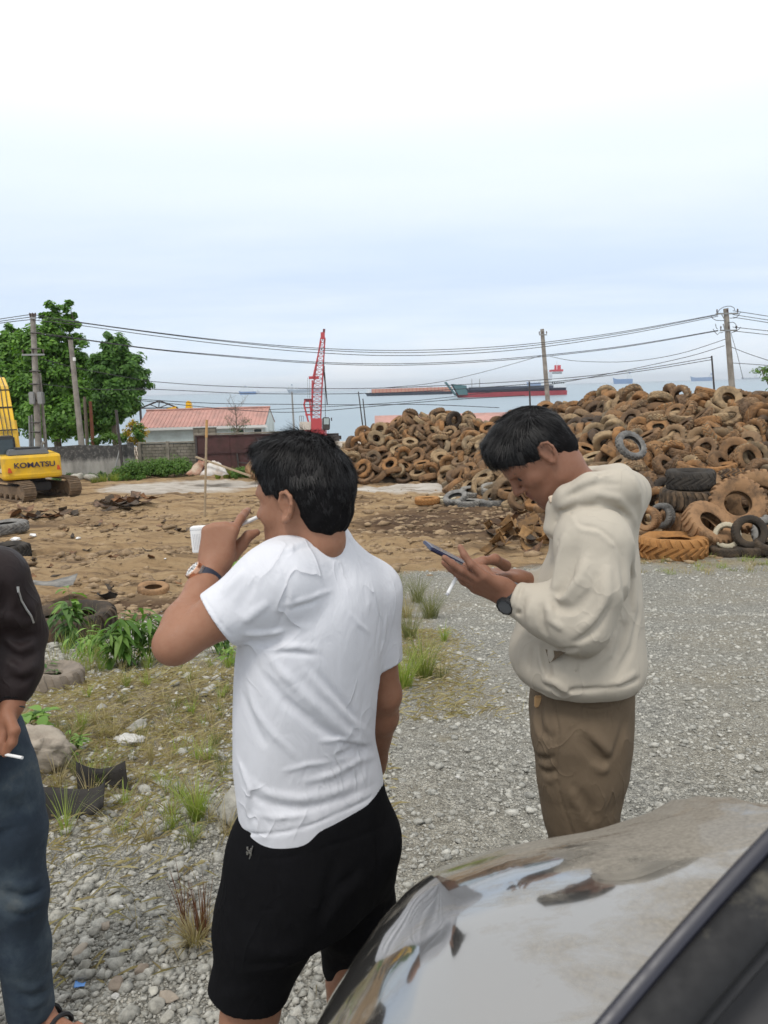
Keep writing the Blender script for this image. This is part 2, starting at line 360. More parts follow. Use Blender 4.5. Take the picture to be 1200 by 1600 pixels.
    M['steel_grey'] = plain('steel_grey', (.28, .28, .27), .5, .4, var=.3)
    M['rust_pipe'] = plain('rust_pipe', (.20, .075, .04), .8, var=.4, vscale=3)
    M['pole_concrete'] = plain('pole_concrete', (.30, .275, .24), .9, var=.3, vscale=2.5, dirt=(.17, .15, .13), dirt_amt=.5)
    M['insulator'] = plain('insulator', (.09, .06, .05), .35, var=.2)
    M['cable'] = plain('cable', (.035, .035, .038), .6, var=.2)
    M['bamboo'] = plain('bamboo', (.36, .28, .185), .7, var=.35, vscale=9)
    M['bamboo_tip'] = plain('bamboo_tip', (.50, .30, .12), .7, var=.25, vscale=9)
    M['tarp'] = plain('tarp', (.62, .61, .58), .7, var=.12, vscale=3, dirt=(.36, .25, .17), dirt_amt=.5, dscale=1.6)
    M['sheet_rust'] = plain('sheet_rust', (.45, .36, .27), .7, var=.3, vscale=3, dirt=(.30, .11, .06), dirt_amt=.8, dscale=2.5)
    M['bag_white'] = plain('bag_white', (.75, .75, .74), .6, var=.1)
    M['blue_scrap'] = plain('blue_scrap', (.12, .28, .62), .4, var=.2, vscale=30)
    # ---- excavator
    M['ex_yellow'] = plain('ex_yellow', (.78, .47, .018), .38, var=.07, vscale=1.5, dirt=(.52, .33, .06), dirt_amt=.25, dscale=2.2, spec=.5)
    M['ex_black'] = plain('ex_black', (.035, .035, .037), .5, var=.3, vscale=4)
    M['ex_grey'] = plain('ex_grey', (.10, .105, .11), .5, var=.25, vscale=2)
    M['ex_track'] = plain('ex_track', (.13, .095, .065), .85, var=.45, vscale=6, dirt=(.22, .15, .09), dirt_amt=.7, dscale=5)
    M['ex_text'] = plain('ex_text', (.035, .028, .06), .5, var=.1)
    M['ex_red'] = plain('ex_red', (.60, .10, .03), .3, var=.1)
    M['glass_dark'] = plain('glass_dark', (.03, .045, .05), .08, var=.1, spec=.6)
    M['lamp_white'] = plain('lamp_white', (.72, .72, .70), .25, var=.05)
    # ---- crane, ships
    M['crane_red'] = plain('crane_red', (.45, .065, .075), .5, var=.15, vscale=1)
    M['crane_dark'] = plain('crane_dark', (.14, .03, .04), .5, var=.2)
    M['ship_red'] = plain('ship_red', (.50, .075, .09), .6, var=.2, vscale=.15)
    M['ship_black'] = plain('ship_black', (.05, .06, .085), .6, var=.3, vscale=.1)
    M['ship_teal'] = plain('ship_teal', (.075, .16, .17), .6, var=.2, vscale=.2)
    M['ship_blue'] = plain('ship_blue', (.10, .22, .44), .6, var=.2, vscale=.05)
    M['ship_white'] = plain('ship_white', (.70, .73, .76), .6, var=.08, vscale=.1)
    M['ship_grey'] = plain('ship_grey', (.33, .39, .46), .6, var=.15, vscale=.05)
    M['barge_rust_hazed'] = plain('barge_rust_hazed', (.55, .29, .20), .8, var=.3, vscale=.25)  # rust orange, made paler with distance haze put into the colour
    # ---- sea
    m, nt, b = new_mat('sea'); p = geopos(nt)
    mp = nt.nodes.new('ShaderNodeMapping'); mp.inputs['Scale'].default_value = (.12, .5, 1); nt.links.new(p, mp.inputs[0])
    c = mixc(nt, noise(nt, mp.outputs[0], .05, 6), (.17, .235, .275), (.22, .29, .325)); nt.links.new(c, b.inputs['Base Color'])
    b.inputs['Roughness'].default_value = .28; b.inputs['IOR'].default_value = 1.33
    bump(nt, b, noise(nt, mp.outputs[0], .9, 6, .6), .35, .5); M['sea'] = m
    # ---- plants
    def leaf(name, ca, cb, cc, tr=.35):
        m, nt, b = new_mat(name); L = nt.links
        isl = nt.nodes.new('ShaderNodeNewGeometry').outputs['Random Per Island']
        c = ramp(nt, isl, [(0, ca), (.5, cb), (1, cc)])
        c = mixc(nt, maprange(nt, noise(nt, geopos(nt), .9, 3), .35, .65, 0, .5), c, cb)
        L.new(c, b.inputs['Base Color']); b.inputs['Roughness'].default_value = .5; b.inputs['Specular IOR Level'].default_value = .3
        t = nt.nodes.new('ShaderNodeBsdfTranslucent'); L.new(mixc(nt, 1, c, (1.25, 1.35, .6), 'MULTIPLY'), t.inputs[0])
        mx = nt.nodes.new('ShaderNodeMixShader'); mx.inputs[0].default_value = tr; out = nt.nodes['Material Output']
        L.new(b.outputs[0], mx.inputs[1]); L.new(t.outputs[0], mx.inputs[2]); L.new(mx.outputs[0], out.inputs[0]); return m
    M['leaf_tree'] = leaf('leaf_tree', (.055, .13, .022), (.11, .235, .035), (.21, .38, .06))
    M['leaf_tree2'] = leaf('leaf_tree2', (.042, .105, .025), (.08, .18, .035), (.15, .29, .055))
    M['leaf_bush'] = leaf('leaf_bush', (.05, .12, .02), (.10, .20, .035), (.17, .27, .06))
    M['leaf_dark'] = leaf('leaf_dark', (.04, .09, .025), (.075, .15, .04), (.12, .21, .055))
    M['leaf_yellow'] = leaf('leaf_yellow', (.10, .16, .02), (.45, .30, .03), (.65, .42, .04))
    M['leaf_light'] = leaf('leaf_light', (.10, .20, .04), (.19, .33, .07), (.30, .42, .12))
    M['grass_green'] = leaf('grass_green', (.12, .16, .04), (.20, .235, .06), (.30, .29, .11))
    M['grass_bright'] = leaf('grass_bright', (.16, .24, .04), (.26, .34, .07), (.36, .36, .11))
    M['grass_dry'] = leaf('grass_dry', (.20, .15, .08), (.37, .30, .17), (.50, .44, .28))
    M['grass_olive'] = leaf('grass_olive', (.10, .115, .045), (.17, .18, .075), (.26, .24, .12))
    M['grass_red'] = leaf('grass_red', (.10, .035, .02), (.16, .06, .035), (.22, .14, .07), .2)
    M['bark'] = plain('bark', (.16, .13, .10), .95, var=.4, vscale=7, bumps=.6, bscale=25)
    M['twig'] = plain('twig', (.20, .16, .13), .95, var=.3)
make_materials()
# ------------------------------------------------------------------ ground and sea
_GY = np.array([-8, 0, 1.5, 3, 4, 5, 6.5, 8, 11, 14, 17, 21, 25, 32, 39, 50, 75, 84, 100, 140.])
_GZ = np.array([0, 0, -.10, -.16, -.24, -.38, -.64, -.94, -1.54, -1.9, -2.14, -2.42, -2.64, -2.9, -3.1, -3.14, -3.2, -4., -8.5, -9.])
_fy = np.linspace(-8, 140, 3000); _fz = np.interp(_fy, _GY, _GZ)
_k = np.exp(-np.linspace(-2.5, 2.5, 31)**2); _k /= _k.sum()
_fz = np.concatenate([_fz[:15], np.convolve(_fz, _k, 'valid'), _fz[-15:]])
def sstep(a, b, x):
    t = np.clip((x-a)/(b-a), 0, 1); return t*t*(3-2*t)
def soil_border(x): return np.where(x > -1.5, 15.3+0.1*x, np.maximum(8.6, 15.1+2.2*(x+1.5)))
def zones(x, y):
    soil = sstep(-1.2, 1.2, y-soil_border(x))
    mud = np.exp(-(((x-3.0)/4.5)**2+((y-24.5)/4.5)**2)**2)*.95
    mud = np.maximum(mud, np.exp(-(((x+11)/6)**2+((y-27)/3.)**2))*.5)
    mud = np.maximum(mud, np.exp(-(((x+4.2)/2.4)**2+((y-11.5)/2.2)**2))*.75)  # dark soil shadows on the left, painted in with the mud colour
    pale = np.exp(-(((x+10.5)/5.0)**2+((y-40)/3.2)**2)**2)*.9
    pale = np.maximum(pale, np.exp(-(((x-1.8)/4.5)**2+((y-36)/2.2)**2)**2)*.95)
    pale = np.maximum(pale, sstep(45, 47, y)*.55)
    dry = np.exp(-(((x+1.8)/1.35)**2+((y-5.0)/2.2)**2)**1.5)*.98
    dry = np.maximum(dry, np.exp(-(((x-.35)/.45)**2+((y-8.5)/4.5)**2)**2)*.62)
    dry = np.maximum(dry, np.exp(-(((x-6.8)/2.6)**2+((y-15.6)/.9)**2)**2)*.55)
    return soil, mud, pale, dry
def G(x, y):
    x = np.asarray(x, dtype=np.float64); y = np.asarray(y, dtype=np.float64)
    z = np.interp(y, _fy, _fz)
    P = np.stack(np.broadcast_arrays(x, y), -1)
    soil = sstep(-1.2, 1.2, y-soil_border(x))
    z = z+0.22*np.exp(-(((x+1.55)/.75)**2+((y-5.25)/.55)**2))+.12*np.exp(-(((x+2.4)/.6)**2+((y-4.1)/.5)**2))
    near = np.clip(1-(y-4)/10, 0, 1)
    z = z+fbm(P, 1.1, 4, 3)*(.05+.05*soil)+fbm(P, 7.0, 3, 9)*.012*near
    R = np.stack(np.broadcast_arrays(x*.35+y*.10, y*1.5-x*.3), -1)
    z = z+soil*(fbm(R, 1.0, 5, 21, .62)*.24+np.abs(fbm(P, .9, 4, 33, .6))*.18)*np.clip(1.3-y/80, .4, 1)
    z = z-.04*np.exp(-((x-0.2)**2+(y-1.6)**2)/1.5)*0
    return z
def gz(x, y): return float(G(np.array([x]), np.array([y]))[0])
def on_ground(px, py):
    """where the ray through a photo pixel meets the ground"""
    v = pix(px, py, 1.0)-Vector((0, 0, CAMZ))
    ds = np.concatenate([np.arange(.6, 12, .02), np.arange(12, 100, .1)])
    zz = G(v.x*ds, v.y*ds); rz = CAMZ+v.z*ds
    i = int(np.argmax(rz < zz)); d = float(ds[i]); return Vector((v.x*d, v.y*d, gz(v.x*d, v.y*d)))
def build_ground():
    ys = [-6.0]
    while ys[-1] < 135:
        y = ys[-1]; ys.append(y+(.25 if y < .8 else max(.035, .0075*y)))
    ys = np.array(ys); nc = 340; u = np.linspace(-1, 1, nc); u = np.sign(u)*np.abs(u)**1.25
    W = 7+.85*np.clip(ys, 0, None)
    X = u[None, :]*W[:, None]; Y = np.repeat(ys[:, None], nc, 1)
    Z = G(X, Y)
    V = np.stack([X, Y, Z], -1).reshape(-1, 3)
    nr = len(ys); idx = np.arange(nr*nc).reshape(nr, nc)
    F = np.stack([idx[:-1, :-1], idx[:-1, 1:], idx[1:, 1:], idx[1:, :-1]], -1).reshape(-1, 4)
    me = mesh_np('ground', V, F, MAT['ground'], True)
    s, m, p, d = zones(X, Y)
    ca = me.color_attributes.new('zone', 'FLOAT_COLOR', 'POINT')
    ca.data.foreach_set('color', np.stack([s, m, p, d], -1).reshape(-1).astype(np.float32))
    o = link('ground', me); tag(o, 'sloping yard ground of gravel, soil and mud', 'ground', kind='structure')
build_ground()
def build_sea():
    r = [60, 120, 250, 600, 1500, 4000, 12000, 40000]; n = 48; V = []; F = []
    for a in range(n+1):
        t = math.radians(-75+150*a/n)
        for q in r: V.append((q*math.sin(t), q*math.cos(t), -6.24))
    m = len(r)
    for a in range(n):
        for i in range(m-1): F.append((a*m+i, a*m+i+1, (a+1)*m+i+1, (a+1)*m+i))
    me = mesh_np('sea', np.array(V), np.array(F), MAT['sea']); me.flip_normals()
    tag(link('sea', me), 'calm pale blue-grey sea out to the horizon', 'sea', kind='structure')
build_sea()
# ---- stones
def ico():
    bm = bmesh.new(); bmesh.ops.create_icosphere(bm, subdivisions=1, radius=1); V = np.array([v.co[:] for v in bm.verts]); F = np.array([[v.index for v in f.verts] for f in bm.faces]); bm.free(); return V, F
def ico2(sub=3):
    bm = bmesh.new(); bmesh.ops.create_icosphere(bm, subdivisions=sub, radius=1); V = np.array([v.co[:] for v in bm.verts]); F = np.array([[v.index for v in f.verts] for f in bm.faces]); bm.free(); return V, F
ICOV, ICOF = ico(); ICO3V, ICO3F = ico2(3); ICO4V, ICO4F = ico2(4)
def scatter_pebbles():
    rng = np.random.default_rng(5)
    N = 150000
    # drawn evenly in picture space between 1.3 and 10 m, so density falls with distance
    y = 1.25*(15.6/1.25)**rng.random(N); x = (rng.random(N)*2-1)*(.62*y+.25)
    s, m, p, d = zones(x, y)
    keep = (rng.random(N) < (1-s)*(1-.72*d)); clump = vnoise(np.stack([x, y], -1), 1.7, 4); keep &= rng.random(N) < (.45+.45*clump+.45*(x < -.1))
    x, y = x[keep], y[keep]; n = len(x)
    size = np.exp(rng.normal(math.log(.0040), .62, n)); size = np.clip(size*(.85+.15*y), .003, .024+.0012*y)
    size *= np.where(x < 0, 1.15, .8)
    sc = size[:, None]*np.stack([.7+.7*rng.random(n), .7+.7*rng.random(n), .45+.4*rng.random(n)], -1)
    V = ICOV[None]*(1+.34*rng.standard_normal((n, len(ICOV), 1)).clip(-1.7, 1.5))*sc[:, None, :]
    a = rng.random(n)*6.283; c, si = np.cos(a)[:, None], np.sin(a)[:, None]
    X = V[..., 0]*c-V[..., 1]*si+x[:, None]; Y = V[..., 0]*si+V[..., 1]*c+y[:, None]; Z = V[..., 2]+(G(x, y)+size*.22)[:, None]
    F = (ICOF[None]+(np.arange(n)*len(ICOV))[:, None, None]).reshape(-1, 3)
    me = mesh_np('gravel_stones', np.stack([X, Y, Z], -1).reshape(-1, 3), F, MAT['pebble'])
    tag(link('gravel_stones', me), 'loose grey gravel stones strewn over the ground', 'gravel', kind='stuff')
scatter_pebbles()
def scatter_clods():
    rng = np.random.default_rng(9); N = 26000; y = 10.5*(36/10.5)**rng.random(N); x = (rng.random(N)*2-1)*(.60*y+.5)
    s, m, p, d = zones(x, y); R = np.stack([x*.3+y*.1, y*1.3-x*.3], -1); cl = fbm(R, .8, 4, 12)
    keep = (rng.random(N) < s*(1-p)*np.clip(.10+1.6*np.clip(cl, 0, 1)+.35*m, 0, 1)); x, y, m = x[keep], y[keep], m[keep]; n = len(x)
    size = np.clip(np.exp(rng.normal(math.log(.035), .6, n))*(.6+.03*y), .015, .16); sc = size[:, None]*np.stack([.8+.9*rng.random(n), .7+.6*rng.random(n), .35+.4*rng.random(n)], -1)
    V = ICOV[None]*(1+.3*rng.standard_normal((n, len(ICOV), 1)).clip(-1.6, 1.6))*sc[:, None, :]
    Z = V[..., 2]+(G(x, y)+size*.1)[:, None]; F = (ICOF[None]+(np.arange(n)*len(ICOV))[:, None, None]).reshape(-1, 3)
    me = mesh_np('soil_clods', np.stack([V[..., 0]+x[:, None], V[..., 1]+y[:, None], Z], -1).reshape(-1, 3), F, MAT['clod']); tag(link('soil_clods', me), 'loose clods of brown earth over the yard soil', 'soil', kind='stuff')
scatter_clods()
def rock_mesh(name, size, seed, mat, layered=0.0, sub=4, rough=.35, cuts=15):
    V, F = (ICO4V, ICO4F) if sub == 4 else (ICO3V, ICO3F)
    V = V.copy(); rng = np.random.default_rng(seed)
    for k in range(cuts):                      # flat broken faces
        nrm = rng.standard_normal(3); nrm /= np.linalg.norm(nrm); dd = .55+.35*rng.random(); t = V@nrm-dd; V -= np.where(t > 0, t, 0)[:, None]*nrm*.92
    n = fbm(V+seed*7.7, 1.6, 5, seed)[:, None]*rough+fbm(V+seed*3.1, 6, 4, seed+4, .65)[:, None]*.14
    V = V*(1+n)
    if layered:
        q = V[:, 2]*9+V[:, 0]*2.5+fbm(V, 2, 3, seed+2)*1.6; st = (q-np.floor(q)); V *= (1-layered*.8*np.where(st > .5, st-.5, 0)-layered*.12*(np.floor(q) % 2))[:, None]
    V *= np.array(size)[None]*.5
    return mesh_np(name, V, F, mat, False)
def place_rocks():
    rng = random.Random(8)
    def rock(name, px, py, size, seed, mat, label, layered=0., rz=0., sink=.25, group=None, tilt=(0, 0), sub=4):
        g = on_ground(px, py); me = rock_mesh(name, size, seed, MAT[mat], layered, sub)
        o = link(name, me, None, (g.x, g.y, g.z+size[2]*(.5-sink))); o.rotation_euler = (tilt[0], tilt[1], rz)
        tag(o, label, 'rock' if max(size) > .1 else 'stone', group); return o
    rock('layered_rock', 52, 1200, (.46, .30, .30), 3, 'rock_brown', 'brown layered rock slab beside the jeans of the man in the dark jacket', .5, .2, .15, tilt=(.35, .1))
    rock('white_rock', 205, 1163, (.20, .13, .09), 5, 'rock_white', 'flat white broken rock among the grass on the mound', .3, .3, .3)
    rock('boulder', 366, 1290, (.17, .15, .20), 7, 'rock', 'speckled grey boulder touching the hem of the white shirt', 0, .5, .2)
    rock('dark_rock', 213, 1143, (.17, .11, .09), 11, 'rock', 'dark angular rock just above the flat white rock', .2, 1.0, .2)
    rock('pale_rock', 300, 1305, (.085, .07, .05), 13, 'rock', 'pale grey rock below the green grass clump beside the boulder', 0, .3, .3)
    near = [(124, 1492, .085, .06, .032, 'flat beige stone slab lying beside the jeans leg'), (133, 1515, .055, .05, .04, 'rounded pale stone just below the flat beige slab'),
            (90, 1440, .06, .05, .045, 'angular grey stone level with the knee of the jeans'), (220, 1527, .06, .05, .045, 'dark mottled stone near the blue scrap'),
            (244, 1580, .055, .06, .045, 'upright mossy stone at the bottom edge of the picture'), (262, 1592, .05, .045, .03, 'yellowish stone at the bottom edge beside the shorts'),
            (165, 1455, .05, .04, .03, 'dark flat stone right of the jeans knee'), (147, 1466, .05, .04, .035, 'brownish stone directly above the flat beige slab'),
            (92, 1370, .05, .04, .03, 'yellowish stone right of the jeans thigh'), (262, 1565, .09, .05, .02, 'thin flat grey stone left of the shorts hem'),
            (82, 1500, .05, .05, .04, 'brown stone close to the jeans shin'), (285, 1495, .05, .04, .03, 'rust brown stone at the foot of the reddish grass'),
            (184, 1545, .06, .05, .05, 'brown clod of earth and stone right of the blue scrap'), (200, 1450, .04, .03, .03, 'small bluish stone between the man in shorts and the jeans')]
    for i, (px, py, a, b, c, lab) in enumerate(near):
        rock('stone', px, py, (a, b, c), 20+i, 'rock' if i % 3 else 'rock_brown', lab, 0, rng.random()*6, .3, 'stones lying on the gravel', sub=3)
    for i in range(90):
        px = rng.uniform(70, 370) if i % 4 else rng.uniform(600, 1180); py = rng.uniform(1040, 1590) if i % 4 else rng.uniform(1000, 1290)
        if px < 100 and py > 1180: px += 90
        s = rng.uniform(.014, .034) if i % 4 else rng.uniform(.012, .03)
        rock('stone', px, py, (s*rng.uniform(.9, 1.6), s, s*rng.uniform(.4, .8)), 60+i % 25, 'rock' if i % 5 else 'rock_white', 'small grey stone among the gravel', 0, rng.random()*6, .3, 'small stones among the gravel', sub=3)
place_rocks()
# ------------------------------------------------------------------ walls, gate, house
def up(p, dz): return Vector((p.x, p.y, p.z+dz))
def build_walls():
    # old rendered concrete wall
    e = empty('concrete_wall', (-15, 46.5, -3.14)); tag(e, 'weathered grey concrete wall with black stained top behind the excavator', 'wall')
    m = MB(); xs = np.linspace(-30, -15.35, 16)
    for i in range(15):
        a, b = xs[i], xs[i+1]; z0 = -3.4; za = -1.16+.05*math.sin(i*1.7); zb = -1.16+.05*math.sin((i+1)*1.7)
        m.hexa([(a, 46.4, z0), (b, 46.4, z0), (b, 46.62, z0), (a, 46.62, z0), (a, 46.4, za), (b, 46.4, zb), (b, 46.62, zb), (a, 46.62, za)])
    o = m.build('wall_face', MAT['old_wall']); o.parent = e; o.matrix_parent_inverse = Matrix.Translation((15, -46.5, 3.14))
    m = MB().box((-15.2, 46.5, -2.2), (.3, .34, 2.3)); o = m.build('end_pillar', MAT['old_wall']); o.parent = e; o.matrix_parent_inverse = Matrix.Translation((15, -46.5, 3.14))
    # block wall between bushes and gate: each block a piece
    x0, x1, yb = -15.0, -11.3, 47.5
    e = empty('block_wall', (x0, yb, -3.14)); tag(e, 'low grey concrete block wall behind the green bushes', 'wall')
    MB().box(((x1-x0)/2, .1, .95), (x1-x0, .10, 1.9)).build('mortar_core', MAT['mortar'], e)
    bme = MB().box((0, 0, 0), (.37, .16, .165)).build('block', MAT['block'], e, bevel=.012); first = True; rng = random.Random(2)
    for r in range(10):
        for c in range(10):
            x = c*.39+(.19 if r % 2 else 0)+.19
            if x > x1-x0-.1: continue
            if first: b = bme; first = False
            else: b = link('block', bme.data, e)
            b.location = (x, .1+rng.uniform(-.012, .012), .1+r*.185); b.rotation_euler = (0, 0, rng.uniform(-.03, .03))
    for x in (0.02, 1.75, 3.6): MB().box((x, .08, 1.0), (.18, .26, 2.06)).build('pillar', MAT['block'], e)
    MB().box(((x1-x0)/2, .1, 1.96), (x1-x0+.1, .24, .08)).build('coping', MAT['block'], e)
    # maroon sheet metal gate
    gx0, gx1, gy = -11.25, -5.2, 46.6
    e = empty('metal_gate', (gx0, gy, -3.14)); tag(e, 'long maroon sheet metal gate in the wall before the red roofed house', 'gate')
    n = 6; w = (gx1-gx0)/n
    pm = None
    for i in range(n):
        if pm is None: pm = MB(); pm.box((w/2, 0, 1.22), (w+.03, .03, 2.25)); pm = pm.build('panel', MAT['maroon'], e, bevel=.006); b = pm
        else: b = link('panel', pm.data, e)
        b.location = (i*w, (-1)**i*.012, 0)
    for z in (.12, 1.3, 2.36): MB().box(((gx1-gx0)/2, -.05, z), (gx1-gx0, .06, .07)).build('rail', MAT['maroon_dark'], e)
    MB().box(((gx1-gx0)/2, .02, 2.46), (gx1-gx0+.2, .2, .09)).build('top_beam', MAT['block'], e)
    for x in (.0, gx1-gx0): MB().box((x, 0, 1.25), (.12, .14, 2.5)).build('post', MAT['steel_dark'], e)
    MB().bar((2.55, -.25, 0), (2.45, -.1, 1.25), .08).build('strut', MAT['steel_dark'], e)
    MB().bar((2.5, -.2, .72), (5.2, -.12, .38), .07).build('brace', MAT['steel_dark'], e)
    # steel post and pipe at the end of the concrete wall
    m = MB(); m.bar((0, 0, -.2), (-.12, 0, 4.0), .13); p = MB()
    o = m.build('steel_post', MAT['steel_dark'], None, loc=tuple(pix(193, 745, 46.0)-Vector((0, 0, .0)))); tag(o, 'dark steel post standing at the end of the concrete wall', 'post')
    a = pix(176, 748, 45.6); b = pix(190, 690, 46.2); o = MB().tube([(0, 0, 0), b-a], .045).build('pipe', MAT['steel_grey'], None, loc=tuple(a)); tag(o, 'thin pale pipe leaning on the dark post of the wall', 'pipe')
build_walls()
def build_house():
    d = 60.0; x0 = pix(222, 660, d).x; x1 = pix(414, 650, d).x; zb = -3.2
    L = x1-x0; e = empty('house', (x0, d, zb)); tag(e, 'low pale house with salmon red metal roof behind the wall', 'house')
    H = -.72-zb                                  # eaves height above ground
    MB().hexa([(0, 0, 0), (L, 0, 0), (L, 5, 0), (0, 5, 0), (0, 0, H), (L, 0, H), (L, 5, H), (0, 5, H)]).build('wall', MAT['wall_pale'], e)
    # roof: separate metal sheets with ribs
    w = .62; n = int((L+.7)/w); rise = 1.25
    sm = None
    for i in range(n):
        if sm is None:
            m = MB(); a = math.hypot(2.9, rise)
            prof = [(0, 0), (.04, 0), (.06, .05), (.10, .05), (.12, 0), (.33, 0), (.35, .05), (.39, .05), (.41, 0), (w-.01, 0)]
            k = len(prof); V = []; F = []
            for s in (0, 1):
                for (x, z) in prof: V.append((x, -.35+s*2.95, H-.05+s*rise+z))
            for j in range(k-1): F.append((j, j+1, k+j+1, k+j))
            m.add(V, F); m.add([(x, y, z-.02) for (x, y, z) in V], [tuple(reversed(f)) for f in F]); sm = m.build('roof_sheet', MAT['red_roof'], e); b = sm
        else: b = link('roof_sheet', sm.data, e)
        b.location = (-.35+i*w, 0, .004*(i % 2))
    m = MB(); m.add([(-.35, 2.6, H-.06+rise), (n*w-.35, 2.6, H-.06+rise), (n*w-.35, 5.5, H-.1), (-.35, 5.5, H-.1)], [(0, 1, 2, 3)]); m.build('rear_roof', MAT['red_roof'], e)
    MB().tube([(-.4, 2.6, H+rise), (n*w-.3, 2.6, H+rise)], .09, 6).build('ridge', MAT['red_roof'], e)
    MB().box((L/2-.0, -.38, H-.15), (n*w, .05, .2)).build('fascia', MAT['white_trim'], e)
    MB().hexa([(L-.0, -.05, H-.1), (L+.02, -.05, H-.1), (L+.02, 5, H-.1), (L, 5, H-.1), (L, 2.5, H+rise-.2), (L+.02, 2.5, H+rise-.2), (L+.02, 2.6, H+rise-.2), (L, 2.6, H+rise-.2)]).build('gable', MAT['wall_pale'], e)
    for x in (7.6, 9.0): 
        f = MB().box((x*L/9.6, -.03, H-.75), (.7, .08, .9)).build('window', MAT['white_trim'], e); MB().box((x*L/9.6, -.08, H-.75), (.55, .03, .75)).build('pane', MAT['glass_dark'], f)
    # side block wall in front, right of the pale wall
    a = pix(303, 690, 56); b = pix(338, 667, 56)
    e2 = empty('yard_wall', (a.x, 56, zb)); tag(e2, 'short block wall rising over the gate in front of the house', 'wall')
    Wd = b.x-a.x; Hh = pix(320, 668, 56).z-zb
    MB().box((Wd/2, 0, Hh/2), (Wd, .12, Hh)).build('mortar_core', MAT['mortar'], e2)
    bm_ = None
    for r in range(int(Hh/.2)):
        for c in range(4):
            if bm_ is None: bm_ = MB().box((0, 0, 0), (.385, .2, .18)).build('block', MAT['block'], e2); q = bm_
            else: q = link('block', bm_.data, e2)
            q.location = (.2+c*.405, 0, .1+r*.2)
    # bare steel roof truss behind the house
    d2 = 66; P = lambda x, y: pix(x, y, d2); base = P(220, 700); e3 = empty('roof_truss', (base.x, d2, -3.2)); tag(e3, 'bare dark steel roof truss rising behind the red roof', 'truss')
    def bar(name, a, b, w=.12): MB().bar(a-Vector((base.x, d2, -3.2)), b-Vector((base.x, d2, -3.2)), w).build(name, MAT['steel_dark'], e3)
    pl, pr, pt = P(219, 638), P(277, 637), P(249, 626)
    bar('post', Vector((pl.x, d2, -3.2)), pl, .16); bar('post', Vector((pr.x, d2, -3.2)), pr, .16); bar('rafter', pl, pt); bar('rafter', pt, pr); bar('tie_beam', pl, pr, .09)
    bar('web', pt, (pl+pr)/2, .07); bar('web', (pl+pt)/2, (pl+pr)/2, .07); bar('web', (pr+pt)/2, (pl+pr)/2, .07)
    # yellow machine part seen over the roof
    a = P(262, 641); m = MB(); m.bar((0, 0, 0), P(276, 637.5)-a, .5, .3); e4 = empty('yellow_machine', a); tag(e4, 'yellow digger arm showing over the red roof', 'machine')
    m.build('arm', MAT['ex_yellow'], e4); q = P(295, 636)-a
    MB().hexa([q+Vector(v) for v in ((-.35, -.4, -1), (.4, -.4, -1), (.4, .4, -1), (-.35, .4, -1), (-.15, -.3, .55), (.2, -.3, .5), (.2, .3, .5), (-.15, .3, .55))]).build('bucket', MAT['ex_yellow'], e4, bevel=.08)
    # far salmon roof beyond the tyre heaps
    d3 = 70; a = pix(592, 655, d3); b = pix(880, 655, d3); e5 = empty('far_house', ((a.x+b.x)/2, d3, -3.2)); W2 = b.x-a.x
    zt = pix(600, 651, d3).z+3.2; tag(e5, 'far building with salmon roof showing between the tyre heaps', 'house')
    MB().hexa([(-W2/2, 0, 0), (W2/2, 0, 0), (W2/2, 6, 0), (-W2/2, 6, 0), (-W2/2, 0, zt-.9), (W2/2, 0, zt-.9), (W2/2, 6, zt-.9), (-W2/2, 6, zt-.9)]).build('wall', MAT['wall_pale'], e5)
    MB().hexa([(-W2/2-.4, -.5, zt-1.), (W2/2+.4, -.5, zt-1.), (W2/2+.4, 6.5, zt-1.), (-W2/2-.4, 6.5, zt-1.), (-W2/2-.4, 2.9, zt), (W2/2+.4, 2.9, zt), (W2/2+.4, 3.1, zt), (-W2/2-.4, 3.1, zt)]).build('roof', MAT['red_roof'], e5)
build_house()
# ------------------------------------------------------------------ poles and cables
POLE = {}
def pole(name, top, base_px, d, r, label, arms=(), mat='pole_concrete', group=None, gh=None):
    t = pix(*top, d); b0 = pix(*base_px, d); k = (-3.3-t.z)/(b0.z-t.z); b = t+(b0-t)*k      # carry the axis down to the ground
    e = empty(name, b); tag(e, label, 'pole', group)
    MB().tube([(0, 0, -.2), t-b], [r*1.45, r], 10).build('shaft', MAT[mat], e, smooth=True)
    for i, (y, w, off) in enumerate(arms):
        c = t+(b0-t)*((y-top[1])/(base_px[1]-top[1]))-b; s = pixm(d)
        MB().bar(c+Vector((-(w/2-off)*s, -.16, 0)), c+Vector(((w/2+off)*s, -.16, -.02)), .1, .1).build('crossarm', MAT['steel_grey'], e)
        for q in (-.46, 0, .46):
            MB().lathe([(0, 0), (.03, 0), (.03, .08), (.06, .1), (.06, .14), (.035, .16), (.055, .18), (.055, .22), (0, .26)], 8, c+Vector(((w*q+off)*s, -.16, .05))).build('insulator', MAT['insulator'], e, smooth=True)
    POLE[name] = e; return e
